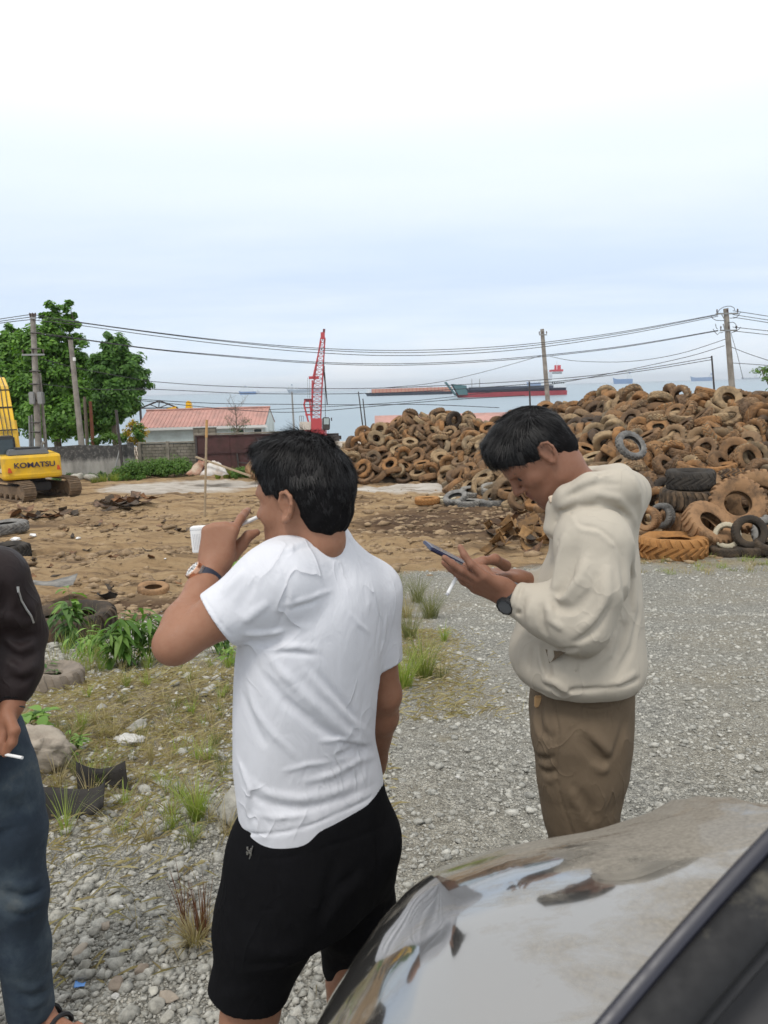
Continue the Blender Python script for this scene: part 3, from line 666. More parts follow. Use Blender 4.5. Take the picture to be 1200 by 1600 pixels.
def build_poles():
    e = pole('utility_pole', (51, 490), (60, 693), 47, .15, 'tall concrete power pole with a crossarm, before the leftmost tree', [(497, 9, 2), (553, 34, 0)])
    s = pixm(47); b = e.location
    def rel(x, y, d=46.8): return pix(x, y, d)-b
    tr = MB().box(rel(51, 622), (.35, .35, .75)).build('transformer', MAT['steel_grey'], e, bevel=.05); MB().box(rel(64, 622), (.35, .35, .75)).build('transformer', MAT['steel_grey'], e, bevel=.05)
    for y in (520, 545, 580, 600, 625, 660, 675): MB().tube([rel(51, y)+Vector((-.18, 0, 0)), rel(63, y)+Vector((0, 0, 0))], .045, 6).build('clamp_band', MAT['steel_dark'], e)
    pole('leaning_pole', (110, 531), (127, 690), 47.5, .14, 'plain concrete pole leaning slightly, with a white tag near its top')
    o = MB().box(pix(116, 561, 47.2)-POLE['leaning_pole'].location, (.16, .05, .2)).build('pole_tag', MAT['lamp_white'], POLE['leaning_pole'])
    pole('thin_pole', (62, 583), (71, 690), 47.3, .08, 'slim grey pole close behind the power pole with transformers')
    pole('short_pole', (46, 650), (47, 700), 47.6, .06, 'short grey pipe post left of the power pole', mat='steel_grey')
    pole('short_pole', (50, 648), (51, 700), 47.7, .06, 'second short grey pipe post, touching the power pole', mat='steel_grey')
    pole('rust_pole', (141, 627), (145, 690), 48.5, .09, 'rust red pipe standing before the rightmost big tree', mat='rust_pipe')
    pole('dark_pole', (132, 620), (136, 688), 49, .09, 'dark wooden post beside the rust red pipe', mat='bark')
    pole('middle_pole', (847, 514), (855, 613), 72, .17, 'slim power pole behind the tyre heap with prongs on top', [(523, 12, 0)])
    e = pole('corner_pole', (1134, 482), (1143, 592), 55, .17, 'power pole over the right tyre heap with looped jumper cables', [(490, 34, 0), (516, 26, 0)]); b = e.location
    def rel(x, y, d=54.7): return pix(x, y, d)-b
    def loop(pts): 
        return MB().tube([rel(*p) for p in pts], .022, 5).build('jumper_cable', MAT['cable'], e, smooth=True)
    loop([(1121, 489), (1124, 484), (1130, 480), (1136, 478.5), (1142, 478.5), (1147, 481), (1148, 485)])
    loop([(1111, 493), (1114, 498), (1119, 500.5), (1127, 501), (1134, 501)]); loop([(1140, 497), (1148, 497), (1153, 494), (1157, 488)])
    loop([(1114, 514), (1118, 520), (1121, 523), (1124, 520), (1130, 519.5)]); loop([(1143, 520), (1149, 518), (1155, 514), (1157, 511)]); loop([(1138, 504), (1146, 503.5), (1150, 507), (1149, 513)])
    loop([(1118, 506), (1119, 512), (1121, 514)]); MB().bar(rel(1127, 490), rel(1133, 501), .05).build('brace', MAT['steel_grey'], e); MB().bar(rel(1130, 506), rel(1135, 526), .05).build('brace', MAT['steel_grey'], e)
    o = MB().tube([rel(1142, 520), rel(1153, 558), rel(1161, 592)], .018, 5).build('guy_wire', MAT['cable'], e)
    pole('dark_stake', (1112, 556), (1115, 594), 48, .05, 'thin dark stake left of the corner power pole', mat='steel_dark')
    pole('dark_stake', (827, 596), (828, 622), 50, .05, 'thin dark stake over the heap left of the middle power pole', mat='steel_dark')
    pole('dark_stake', (456, 612), (459, 664), 80, .08, 'thin grey mast left of the red crane', mat='steel_grey')
    pole('dark_stake', (560, 612), (565, 650), 70, .05, 'thin mast right of the red crane, over the tyre heap', mat='steel_dark')
    pole('dark_stake', (567, 623), (570, 650), 71, .05, 'shorter of the two thin masts beside the red crane', mat='steel_dark')
build_poles()
def build_cables():
    def cab(pts, ds, label, r=.022, sag=0.0):
        """pts in photo pixels with a distance each; smooth through the points (Catmull-Rom)"""
        P = [pix(x, y, d) for (x, y), d in zip(pts, ds)]
        Q = []
        for i in range(len(P)-1):
            a, b, c, e = P[max(i-1, 0)], P[i], P[i+1], P[min(i+2, len(P)-1)]
            for k in range(6):
                t = k/6; Q.append(.5*((2*b)+(c-a)*t+(2*a-5*b+4*c-e)*t*t+(3*b-a-3*c+e)*t**3))
        Q.append(P[-1]); base = Q[0]
        o = MB().tube([q-base for q in Q], r, 5).build('cable', MAT['cable'], None, loc=tuple(base), smooth=True)
        tag(o, label, 'cable', 'power cables over the yard')
    def lin(a, b, n): return [a+(b-a)*i/(n-1) for i in range(n)]
    main = [(122, 503), (240, 519), (360, 533), (480, 543), (600, 547.5), (720, 545), (840, 536), (980, 517), (1122, 491)]
    far = [47, 48, 49.5, 50.5, 51.5, 52.5, 53, 54, 55]
    def shift(p, dys): return [(x, y+dy) for (x, y), dy in zip(p, dys)]
    cab([(54, 492)]+main, [47]+far, 'topmost cable of the upper pair sagging between the power poles')
    cab([(54, 496)]+shift(main, [1, 1, 1.5, 2.5, 3.5, 3.5, 3, 2, 1]), [47.1]+far, 'cable just below the topmost one between the power poles')
    cab([(52, 500)]+shift(main, [5, 5.5, 6, 7, 8, 8, 7, 5, 3]), [46.8]+far, 'third cable of the upper bundle between the power poles')
    low = [(130, 530), (240, 545), (360, 556), (480, 565), (600, 568.5), (720, 565), (840, 556), (980, 540), (1122, 516)]
    cab([(60, 520)]+low, [47]+far, 'upper cable of the middle bundle sagging between the power poles')
    cab([(60, 522)]+shift(low, [1, 1, 1.5, 2, 2.3, 2.3, 2, 1.5, 1]), [47.1]+far, 'lower cable of the middle bundle sagging between the power poles')
    cab([(-60, 509), (0, 498.5), (51, 491)], [45, 46, 47], 'top cable running off the picture beside the leftmost pole'); cab([(-60, 512), (0, 502), (51, 495)], [45, 46, 47], 'second cable running off the picture beside the leftmost pole')
    cab([(-60, 516), (0, 505), (51, 499)], [45, 46, 47], 'third cable running off the picture beside the leftmost pole')
    for dy, lab in ((0, 'top'), (6, 'second'), (10, 'third')): cab([(1145, 485.5+dy), (1200, 494+dy), (1290, 508+dy)], [55, 53, 50], lab+' cable leaving the corner pole towards the edge of the picture')
    cab([(1145, 511), (1200, 517), (1290, 526)], [55, 53, 50], 'cable of the lower crossarm leaving the corner pole'); cab([(1145, 517), (1200, 523), (1290, 533)], [55, 53, 50], 'lowest cable of the lower crossarm leaving the corner pole')
    cab([(1142, 542), (1170, 553), (1200, 563), (1280, 590)], [55, 54, 52, 49], 'thick cable dropping from the corner pole past the edge'); cab([(1142, 567), (1200, 571), (1290, 580)], [55, 53, 50], 'low cable at the foot of the corner pole')
    cab([(1136, 529), (1060, 553), (980, 565), (900, 564), (860, 557)], [55, 58, 62, 68, 72], 'thin cable from the corner pole to the middle pole')
    cab([(1132, 540), (1080, 556), (1000, 574), (920, 590), (840, 604), (740, 616), (640, 627), (540, 634), (420, 640)], [55, 55, 56, 57, 58, 59, 60, 61, 62], 'low cable from the corner pole dipping over the heap towards the house')
    cab([(1112, 558), (1000, 577), (880, 591), (700, 602), (560, 607), (430, 606), (320, 602), (236, 596)], [48, 48.5, 49, 50, 50, 50, 50, 50], 'upper low cable running along the sea horizon')
    cab([(1112, 562), (1000, 580), (860, 597), (700, 609), (560, 615), (400, 615), (300, 611), (200, 606)], [48, 48.5, 49, 50, 50, 50, 50, 50], 'second low cable running along the sea horizon')
    cab([(780, 637), (660, 632), (560, 632.5), (420, 631.5), (330, 630), (220, 624), (150, 617)], [50, 50, 50, 50, 50, 50, 50], 'low cable crossing in front of the red roof ridge')
    cab([(820, 618), (700, 625), (560, 637), (500, 642), (430, 644), (330, 637), (240, 628), (160, 620)], [50, 50, 50, 50, 50, 50, 50, 50], 'lowest cable sagging across the red roof')
    cab([(845, 556), (760, 580), (680, 598), (600, 606)], [72, 69, 66, 63], 'thin cable slanting down from the middle pole')
    cab([(62, 560), (120, 575), (200, 590), (236, 596)], [47, 48, 49, 50], 'cable strung through the left trees'); cab([(66, 600), (140, 608), (236, 609)], [47, 48, 49], 'lower cable strung through the left trees')
build_cables()
# ------------------------------------------------------------------ red lattice crane
def build_crane():
    d = 90.0; s = pixm(d); base = pix(492, 700, d); base.z = -4.6
    e = empty('lattice_crane', base); tag(e, 'red crawler crane with steep lattice boom by the shore', 'crane')
    def P(x, y, dy=0.0): return pix(x, y, d+dy)-base
    def lattice(a, b, wa, wb, n, name, dpt=.7):
        chords = [MB() for _ in range(4)]; web = MB(); prev = None
        for i in range(n+1):
            t = i/n; c = a+(b-a)*t; w = (wa+(wb-wa)*t)/2
            ring = [c+Vector((sx*w, sy*w*dpt, 0)) for sx, sy in ((-1, -1), (1, -1), (1, 1), (-1, 1))]
            if prev:
                for k in range(4):
                    chords[k].bar(prev[k], ring[k], .10)
                    web.bar(prev[k], ring[(k+1) % 4], .045) if i % 2 else web.bar(prev[(k+1) % 4], ring[k], .045)
                    web.bar(ring[k], ring[(k+1) % 4], .05)
            prev = ring
        for c in chords: c.build('boom_chord', MAT['crane_red'], e)
        web.build(name, MAT['crane_red'], e)
    lattice(P(494, 655), P(496, 606), 14*s, 14*s, 7, 'boom_lattice')
    lattice(P(496, 606), P(504.5, 528), 14*s, 6.5*s, 11, 'boom_lattice')
    MB().hexa([P(x, y, q) for y in (530, 519) for (x, q) in ((501, -.4), (507.5, -.4), (507.5, .4), (501, .4))]).build('boom_head', MAT['crane_red'], e)
    MB().bar(P(506, 520), P(506.5, 514), .25).build('boom_tip', MAT['crane_dark'], e)
    # pendant mast left of the boom
    for dy in (-.5, .5):
        MB().bar(P(502, 532, dy), P(489, 590, dy), .14).build('pendant_bar', MAT['crane_red'], e); MB().bar(P(488, 594, dy), P(487, 655, dy), .14).build('mast_leg', MAT['crane_red'], e)
    MB().bar(P(483, 590), P(498, 590), .8, .3).build('equalizer_beam', MAT['crane_red'], e); MB().bar(P(483, 591.5), P(498, 591.5), .5, .12).build('beam_underside', MAT['crane_dark'], e)
    # gantry
    for dy in (-.9, .9):
        MB().bar(P(482, 660, dy), P(475, 632, dy), .18).build('gantry_leg', MAT['crane_red'], e); MB().bar(P(475, 632, dy), P(477, 626, dy), .18).build('gantry_leg', MAT['crane_red'], e)
        MB().bar(P(475, 637, dy), P(488, 637, dy), .14).build('gantry_rail', MAT['crane_red'], e); MB().bar(P(477, 648, dy), P(488, 648, dy), .2).build('gantry_rail', MAT['crane_red'], e); MB().bar(P(484, 626, dy), P(487, 660, dy), .16).build('gantry_leg', MAT['crane_red'], e)
    MB().bar(P(476, 625.5), P(488, 625.5), 1.6, .35).build('gantry_head', MAT['crane_dark'], e)
    for x in (481, 484): MB().bar(P(x, 627), P(x-.5, 590), .035).build('stay_rope', MAT['steel_grey'], e)
    # hook block and ropes right of the boom
    MB().hexa([P(x, y, q) for y in (582, 572) for (x, q) in ((504.5, -.2), (507.5, -.2), (507.5, .2), (504.5, .2))]).build('hook_block', MAT['steel_dark'], e)
    MB().tube([P(507, 522), P(506, 572)], .05, 5).build('hoist_rope', MAT['steel_dark'], e); MB().tube([P(506.5, 582), P(508.5, 602), P(511.5, 633)], [.12, .08, .06], 5).build('hanging_rope', MAT['steel_dark'], e)
    MB().tube([P(507.5, 582), P(508.5, 652)], .035, 5).build('hanging_rope', MAT['steel_dark'], e)
    # upper works, cab, tracks
    MB().hexa([P(x, y, q) for y in (672, 653.5) for (x, q) in ((486, -1.3), (503, -1.3), (503, 2.5), (486, 2.5))]).build('machine_house', MAT['crane_red'], e, bevel=.06)
    c = MB().hexa([P(x, y, q) for y in (672, 652) for (x, q) in ((503.5, -1.4), (515.5, -1.4), (515.5, .3), (503.5, .3))]).build('cab', MAT['steel_dark'], e, bevel=.1)
    MB().hexa([P(x, y, q) for y in (663, 653.5) for (x, q) in ((506, -1.45), (514, -1.45), (514, -1.43), (506, -1.43))]).build('pane', plain('cab_pane', (.35, .42, .43), .15), c)
    MB().box(P(518, 655, -1.0), (.12, .3, .35)).build('wing_mirror', MAT['steel_dark'], e)
    MB().hexa([P(x, y, q) for y in (672, 659) for (x, q) in ((468, -1.2), (486, -1.2), (486, 2.2), (468, 2.2))]).build('counterweight', plain('crane_cream', (.55, .50, .44), .7), e, bevel=.05)
    for x in (468, 471, 474): MB().bar(P(x, 659), P(x, 650), .06).build('handrail', MAT['steel_grey'], e)
    MB().bar(P(468, 650), P(474, 650), .06).build('handrail', MAT['steel_grey'], e)
    z0 = -P(492, 672).z
    for dy in (-1.6, 2.6):
        MB().hexa([(x, dy+q, z) for z in (.15, 1.2) for (x, q) in ((-3, -.45), (3, -.45), (3, .45), (-3, .45))]).build('crawler_track', MAT['steel_dark'], e, bevel=.3)
    MB().box((0, .5, 1.3), (2.6, 3.4, 1.0)).build('carbody', MAT['crane_red'], e)
    MB().tube([(0.1, .5, 1.5), P(495, 672, .5)], 1.0, 12).build('slew_ring', MAT['steel_dark'], e)
build_crane()
# ------------------------------------------------------------------ ships
SEA = -6.24
def at_sea(px, wl, d): p = pix(px, wl, d); return Vector((p.x, p.y, SEA))
def hull_mesh(L, B, D, bow=.12, stern=.04, flare=.0, n=14, sheer=0.0, z0=-1.0):
    """closed hull, bow towards -x"""
    m = MB(); V = []; F = []; st = np.linspace(0, 1, n)
    for t in st:
        w = B/2*min(1, (max(t, .0)/bow)**.6 if t < bow else 1)*(1 if t < 1-stern else 1-.15*(t-1+stern)/stern)
        w = max(w, .06); zt = D+sheer*max(0, 1-t/.22)**2; x = (t-.5)*L; rake = (bow*L*.35)*(1-min(1, t/bow)) if t < bow else 0
        V += [(x+rake, -w*.82, z0), (x+rake, w*.82, z0), (x-rake*.6, w, zt), (x-rake*.6, -w, zt)]
    for i in range(n-1):
        a = i*4; b = a+4
        for k in range(4): F.append((a+k, a+(k+1) % 4, b+(k+1) % 4, b+k))
    F += [(3, 2, 1, 0), ((n-1)*4, (n-1)*4+1, (n-1)*4+2, (n-1)*4+3)]
    return m.add(V, F)
def build_ships():
    # landing craft: black hull over red, teal bow ramp, white bridge aft
    d = 560.0; s = pixm(d); a = at_sea(705, 619, d); b = at_sea(881, 612.5, d); L = (b-a).length; c = (a+b)/2
    e = empty('landing_craft', c); tag(e, 'long black and red cargo vessel with white bridge aft', 'ship'); sx = 1/s
    def X(px): return (px-793)*s
    hull_mesh(L*.97, 16, 3.2, .10, .03, 0, 18).build('lower_hull', MAT['ship_red'], e, loc=(2, 0, 0))
    hull_mesh(L*.98, 16.3, 5.2, .10, .03, 0, 18, 3.5, 3.1).build('upper_hull', MAT['ship_black'], e, loc=(1, 0, 0))
    m = MB(); m.hexa([(X(716), -7, 2), (X(730), -7.4, 2), (X(730), 7.4, 2), (X(716), 7, 2), (X(707), -7, 9.8), (X(728), -7.4, 8.4), (X(728), 7.4, 8.4), (X(707), 7, 9.8)]); m.build('bow', MAT['ship_teal'], e)
    MB().hexa([(X(712), -5, 1.5), (X(714), -5, 1.5), (X(714), 5, 1.5), (X(712), 5, 1.5), (X(696), -5, 11), (X(698), -5, 11.5), (X(698), 5, 11.5), (X(696), 5, 11)]).build('bow_ramp', MAT['ship_teal'], e)
    for y in (-8.1, 8.1): MB().box(((X(735)+X(860))/2, y, 6.1), (X(860)-X(735), .4, 1.8)).build('bulwark', MAT['ship_black'], e)
    for x in (738, 750): MB().bar((X(x), 0, 7), (X(x), 0, 13), .35).build('mast', MAT['steel_grey'], e)
    MB().box((X(868), 0, 8), (X(880)-X(857), 14, 5.5)).build('deckhouse', MAT['ship_white'], e)
    MB().box((X(868), 0, 12.2), (X(877)-X(860), 12, 3)).build('deckhouse', MAT['ship_white'], e)
    w = MB().box((X(867), 0, 15.1), (X(875)-X(859), 11, 2.8)).build('wheelhouse', MAT['ship_white'], e)
    for i in range(5): MB().box((X(860.5+i*3), -5.55, 15.5), (.9, .1, 1.0)).build('window', MAT['glass_dark'], w)
    for i in range(6): MB().box((X(859+i*3.4), -7.05, 8.6), (1.0, .1, 1.0)).build('porthole', MAT['glass_dark'], e)
    MB().box((X(868), 0, 17.3), (X(876)-X(860), 11.5, 1.4)).build('roof_band', MAT['ship_red'], e); MB().tube([(X(869), 0, 18), (X(869), 0, 24)], .3, 5).build('mast', MAT['ship_white'], e)
    MB().box((X(871.5), 3, 19.4), (4, 3, 3.6)).build('funnel', MAT['ship_red'], e)
    # rusty cargo barge
    d = 860.0; s = pixm(d); a = at_sea(572, 617.5, d); b = at_sea(706, 614, d); L = (b-a).length; c = (a+b)/2
    e = empty('cargo_barge', c); tag(e, 'flat rust red barge ahead of the black and red vessel', 'barge')
    hull_mesh(L, 24, 3.6, .05, .05, 0, 10).build('hull', MAT['ship_black'], e)
    for y in (-11.6, 11.6): 
        MB().box((3, y, 5.4), (L*.92, .5, 4.4)).build('side_board', MAT['barge_rust_hazed'], e)
    for i in range(22): MB().box((-L*.43+i*L*.0425, -12.0, 5.4), (.5, .5, 4.6)).build('stanchion', MAT['ship_red'], e)
    for x in (-L*.43, L*.49): MB().box((x, 0, 5.4), (.6, 23, 4.2)).build('end_board', MAT['barge_rust_hazed'], e)
    MB().box((3, 0, 4.5), (L*.9, 22.6, 3.2)).build('cargo', MAT['barge_rust_hazed'], e)
    MB().box((-L*.47, 0, 5.0), (4, 10, 3)).build('winch_house', MAT['ship_white'], e)
    # ferry
    def freighter(name, x0, x1, wl, d, label, hullc, hh, house, hx=.86, kind='ship', supc='ship_white', hw=.16):
        s = pixm(d); a = at_sea(x0, wl, d); b = at_sea(x1, wl, d); L = abs(b.x-a.x); e = empty(name, (a+b)/2); tag(e, label, kind)
        hull_mesh(L, L*.15, hh, .12, .04, 0, 12, hh*.35).build('hull', MAT[hullc], e)
        for k, (dx, w, z0, z1) in enumerate(house):
            h = MB().box((dx*L, 0, (z0+z1)/2), (w*L, L*.12, z1-z0)).build('superstructure', MAT[supc], e)
        MB().tube([(house[-1][0]*L, 0, house[-1][3]), (house[-1][0]*L, 0, house[-1][3]+hh*.8)], hh*.06, 5).build('mast', MAT['ship_white'], e)
        MB().box((house[-1][0]*L+.05*L, 0, house[-1][3]+hh*.2), (L*.04, L*.05, hh*.5)).build('funnel', MAT[hullc], e)
    freighter('ferry', 374, 400, 616.2, 2600, 'white and blue ferry on the sea above the red roof', 'ship_blue', 9.5, [(-.05, .8, 9.5, 16), (-.1, .55, 16, 21), (-.15, .3, 21, 25)])
    freighter('coaster', 396, 406, 614, 5200, 'small faint boat just beyond the ferry', 'ship_grey', 10, [(.2, .3, 10, 20)])
    freighter('freighter', 449, 506, 612.5, 2900, 'pale blue freighter on the horizon behind the red crane', 'ship_grey', 13, [(-.42, .13, 13, 27)])
    freighter('freighter', 667, 675, 604.5, 6000, 'tiny vessel on the horizon over the rusty barge', 'ship_grey', 10, [(.2, .3, 10, 20)])
    freighter('freighter', 823, 845, 601, 4300, 'hazy blue freighter behind the middle power pole', 'ship_blue', 17, [(.4, .12, 17, 26)])
    freighter('freighter', 958, 988, 597, 3300, 'blue freighter with pale bridge above the tall tyre heap', 'ship_blue', 20, [(.35, .22, 20, 33), (.3, .12, 33, 40)])
    freighter('freighter', 1079, 1112, 595.5, 4600, 'long blue freighter left of the corner power pole', 'ship_blue', 22, [(.42, .1, 22, 34)])
    freighter('freighter', 1158, 1186, 592.5, 6000, 'faint freighter right of the corner power pole', 'ship_grey', 14, [(.3, .15, 14, 30)])
build_ships()
# ------------------------------------------------------------------ trees and plants
def quad_leaves(C, N, size, rng, aspect=.55, bend=.25):
    """kite-shaped leaves folded along the midrib: 4 verts, 2 tris each. C centres, N rough facing"""
    n = len(C); T = rng.standard_normal((n, 3)); N = N/np.linalg.norm(N, axis=1, keepdims=True); T -= (T*N).sum(1, keepdims=True)*N; T /= np.linalg.norm(T, axis=1, keepdims=True)+1e-9
    B = np.cross(N, T); s = size*(.65+.7*rng.random(n))[:, None] if np.ndim(size) == 0 else size[:, None]
    a = C-T*s*.5; c = C+T*s*.5-N*s*bend*.5; l = C-B*s*aspect*.5-N*s*bend*.25-T*s*.06; r = C+B*s*aspect*.5-N*s*bend*.25-T*s*.06
    V = np.stack([a, r, c, l], 1).reshape(-1, 3); F = np.arange(4*n).reshape(n, 4); F = np.concatenate([F[:, [0, 1, 2]], F[:, [0, 2, 3]]]); return V, F
def tree(name, base, H, blobs, label, seed, nl, leaf, mat='leaf_tree', trunk_r=.22, lean=(0, 0), trunk_h=None):
    """blobs: (dx, dy, z, rx, rz) crown lobes relative to the base"""
    rng = np.random.default_rng(seed); e = empty(name, base); tag(e, label, 'tree')
    m = MB(); th = trunk_h or H*.45; top = Vector((lean[0], lean[1], th)); m.tube([(0, 0, -.2), (lean[0]*.3, lean[1]*.3, th*.4), top, top+Vector((0, 0, H*.25))], [trunk_r*1.3, trunk_r, trunk_r*.7, trunk_r*.3], 8)
    C = []; N = []
    tot = sum(b[3]**2*b[4] for b in blobs)
    for (dx, dy, z, rx, rz) in blobs:
        m.tube([top*.8, (Vector((dx, dy, z))+top)*.5+Vector((0, 0, .2)), (dx, dy, z)], [trunk_r*.45, trunk_r*.3, trunk_r*.12], 6)
        nb = max(5, int(44*(rx**2*rz)/tot*len(blobs)))
        q = rng.standard_normal((nb, 3)); q /= np.linalg.norm(q, axis=1, keepdims=True); q *= (.35+.7*rng.random(nb))[:, None]
        cl = q*np.array([rx, rx, rz])+np.array([dx, dy, z]); cr = rx*(.30+.2*rng.random(nb))
        per = max(4, int(nl*(rx**2*rz)/tot/nb))
        for c_, r_, qq in zip(cl, cr, q):
            g = rng.standard_normal((per, 3)); g /= np.linalg.norm(g, axis=1, keepdims=True); g *= (rng.random(per)**.45)[:, None]*r_; g[:, 2] *= .75
            C.append(c_+g); N.append(g/r_*.8+qq*.5+np.array([0, 0, .7])+rng.standard_normal((per, 3))*.35)
            m.tube([(dx, dy, z), tuple(c_)], [trunk_r*.1, trunk_r*.03], 4, cap=False)
    m.build('trunk', MAT['bark'], e, smooth=True)
    V, F = quad_leaves(np.concatenate(C), np.concatenate(N), leaf, rng)
    link('crown', mesh_np('crown', V, F, MAT[mat]), e)
    return e
def build_trees():
    d = 52.0; s = pixm(d)
    def base(px, dd): p = pix(px, 690, dd); return Vector((p.x, dd, -3.2))
    def blobs(b, dd, lst):
        r = []
        for (x, y, rx, rz, off) in lst:
            p = pix(x, y, dd)-b; r.append((p.x, off, p.z, rx*pixm(dd), rz*pixm(dd)))
        return r
    b = base(90, 53); tree('broadleaf_tree', b, 9, blobs(b, 53, [(88, 505, 22, 30, 0), (110, 495, 16, 24, .4), (75, 545, 36, 32, -.5), (116, 560, 26, 34, .3), (98, 590, 40, 34, 0), (128, 622, 32, 30, -.6), (60, 610, 40, 36, .6), (115, 650, 44, 32, -.3), (70, 655, 40, 30, .2), (150, 660, 26, 22, .4)]), 'tallest broadleaf tree, standing behind the two power poles', 3, 42000, .32, 'leaf_tree', .26)
    b = base(25, 55); tree('broadleaf_tree', b, 8, blobs(b, 55, [(22, 518, 16, 18, 0), (20, 550, 34, 28, 0), (-15, 560, 34, 34, .5), (30, 590, 40, 34, -.4), (-20, 610, 40, 36, 0), (25, 640, 38, 32, .5), (-10, 660, 40, 28, 0)]), 'broadleaf tree at the picture edge behind the excavator boom', 5, 28000, .32, 'leaf_tree', .24)
    b = base(180, 51); tree('broadleaf_tree', b, 8, blobs(b, 51, [(170, 525, 12, 16, 0), (180, 545, 24, 22, 0), (195, 575, 30, 26, .3), (168, 580, 28, 28, -.3), (212, 598, 20, 18, 0), (185, 615, 36, 24, 0), (160, 630, 26, 22, .4), (200, 630, 24, 16, -.4), (175, 650, 22, 16, 0)]), 'rounded darker broadleaf tree nearest the red roofed house', 7, 32000, .29, 'leaf_tree2', .2)
    b = base(215, 49.5); tree('yellow_shrub', b, 2.2, blobs(b, 49.5, [(210, 668, 12, 12, 0), (220, 675, 10, 10, .2), (200, 680, 12, 10, -.2), (213, 688, 14, 10, 0)]), 'yellow flowering shrub left of the pale house wall', 9, 1600, .17, 'leaf_yellow', .05)
    b = base(208, 48.8); tree('green_shrub', b, 2.2, blobs(b, 48.8, [(216, 672, 10, 14, 0), (165, 683, 14, 8, .2), (190, 684, 12, 8, -.2), (150, 690, 12, 7, 0), (222, 686, 8, 8, 0)]), 'green shrub growing up behind the end of the concrete wall', 10, 1800, .18, 'leaf_bush', .05)
    p = pix(1215, 600, 60); b = Vector((p.x, 60, -3.2)); tree('shore_tree', b, 6, blobs(b, 60, [(1190, 579, 14, 4, 0), (1205, 577, 16, 5, .3), (1199, 590, 9, 7, 0), (1225, 585, 24, 14, .5), (1240, 605, 30, 22, 0)]), 'leafy tree tip at the right picture edge behind the tyre heap', 11, 3500, .22, 'leaf_bush', .15)
    # bare spindly tree before the house
    b = base(371, 51); e = empty('bare_tree', b); tag(e, 'nearly leafless young tree before the red roof', 'tree'); m = MB(); rng = random.Random(4); C = []
    top = pix(368, 632, 51)-b; m.tube([(0, 0, -.2), top*.55, top], [.06, .045, .015], 6)
    for i in range(26):
        t = rng.uniform(.45, .95); q = top*t; a = rng.uniform(0, 6.28); l = rng.uniform(.4, 1.25)*(1.25-t*.5); end = q+Vector((math.cos(a)*l, math.sin(a)*l*.5, l*rng.uniform(.5, 1.0)))
        m.tube([q, q.lerp(end, .5)+Vector((0, 0, -.04)), end], [.018, .012, .005], 4, cap=False)
        for k in range(4):
            q2 = q.lerp(end, rng.uniform(.3, .95)); e2 = q2+Vector((rng.uniform(-.3, .3), rng.uniform(-.2, .2), rng.uniform(.15, .45))); m.tube([q2, e2], [.009, .004], 3, cap=False)
            if t < .62: C += [q2[:]]*3
    m.build('trunk', MAT['twig'], e); C = np.array(C); r2 = np.random.default_rng(1); C = C+r2.standard_normal(C.shape)*.12
    C2 = r2.standard_normal((420, 3))*np.array([.42, .4, .42])+np.array([-.05, 0, 1.75]); C = np.concatenate([C, C2])
    V, F = quad_leaves(C, r2.standard_normal(C.shape)+np.array([0, 0, .8]), .10, r2); link('crown', mesh_np('crown', V, F, MAT['leaf_dark']), e)
build_trees()
def bush(name, px, py, d, w, h, label, n, leaf, mat, seed, dp=None, group=None, stems=True):
    """low leafy mound: w, h in metres"""
    rng = np.random.default_rng(seed); p = pix(px, py, d); b = Vector((p.x, d, gz(p.x, d))); e = empty(name, b); tag(e, label, 'bush', group); dp = dp or w*.6
    k = max(5, int(w*5)); cx = rng.uniform(-.5, .5, k)*w; cy = rng.uniform(-.5, .5, k)*dp; hh = h*(.55+.45*rng.random(k))*(1-(np.abs(cx)/(w*.62))**2)
    C = []; N = []; m = MB()
    for i in range(k):
        r = max(.12*h, h*.33); per = n//k; g = rng.standard_normal((per, 3)); g /= np.linalg.norm(g, axis=1, keepdims=True); g *= (rng.random(per)**.4)[:, None]
        C.append(np.array([cx[i], cy[i], max(.1*h, hh[i]*.62)])+g*np.array([r*1.2, r, hh[i]*.5+.02])); N.append(g+np.array([0, -.2, .8])+rng.standard_normal((per, 3))*.4)
        m.tube([(cx[i]*.8, cy[i]*.8, -.05), (cx[i], cy[i], hh[i]*.8)], [.012*h+.004, .004], 4, cap=False)
    tag(m.build('stems', MAT['twig'], e), kind='stuff'); C = np.concatenate(C); C[:, 2] = np.maximum(C[:, 2], .02); V, F = quad_leaves(C, np.concatenate(N), leaf, rng); link('foliage', mesh_np('foliage', V, F, MAT[mat]), e)
def build_bushes():
    bush('hedge_bush', 222, 735, 45.5, 3.2, 1.25, 'dense green bush before the block wall, next to the concrete wall end', 5200, .13, 'leaf_bush', 1)
    bush('hedge_bush', 268, 735, 45.8, 3.2, 1.3, 'dense green bush before the block wall, next to the maroon gate', 5200, .13, 'leaf_bush', 2)
    bush('low_bush', 205, 748, 44.4, 2.2, .5, 'low green weeds at the foot of the dark steel post', 1800, .12, 'leaf_bush', 3)
    bush('low_bush', 150, 748, 45.2, 2.6, .45, 'low weeds along the foot of the grey concrete wall', 1600, .12, 'leaf_dark', 4)
    bush('low_bush', 115, 752, 45.4, 2.4, .5, 'low weeds at the wall behind the excavator counterweight', 1500, .12, 'leaf_dark', 5)
    bush('low_bush', 378, 748, 43.6, 1.8, .7, 'grassy weeds at the foot of the maroon gate', 1300, .14, 'leaf_bush', 6)
build_bushes()
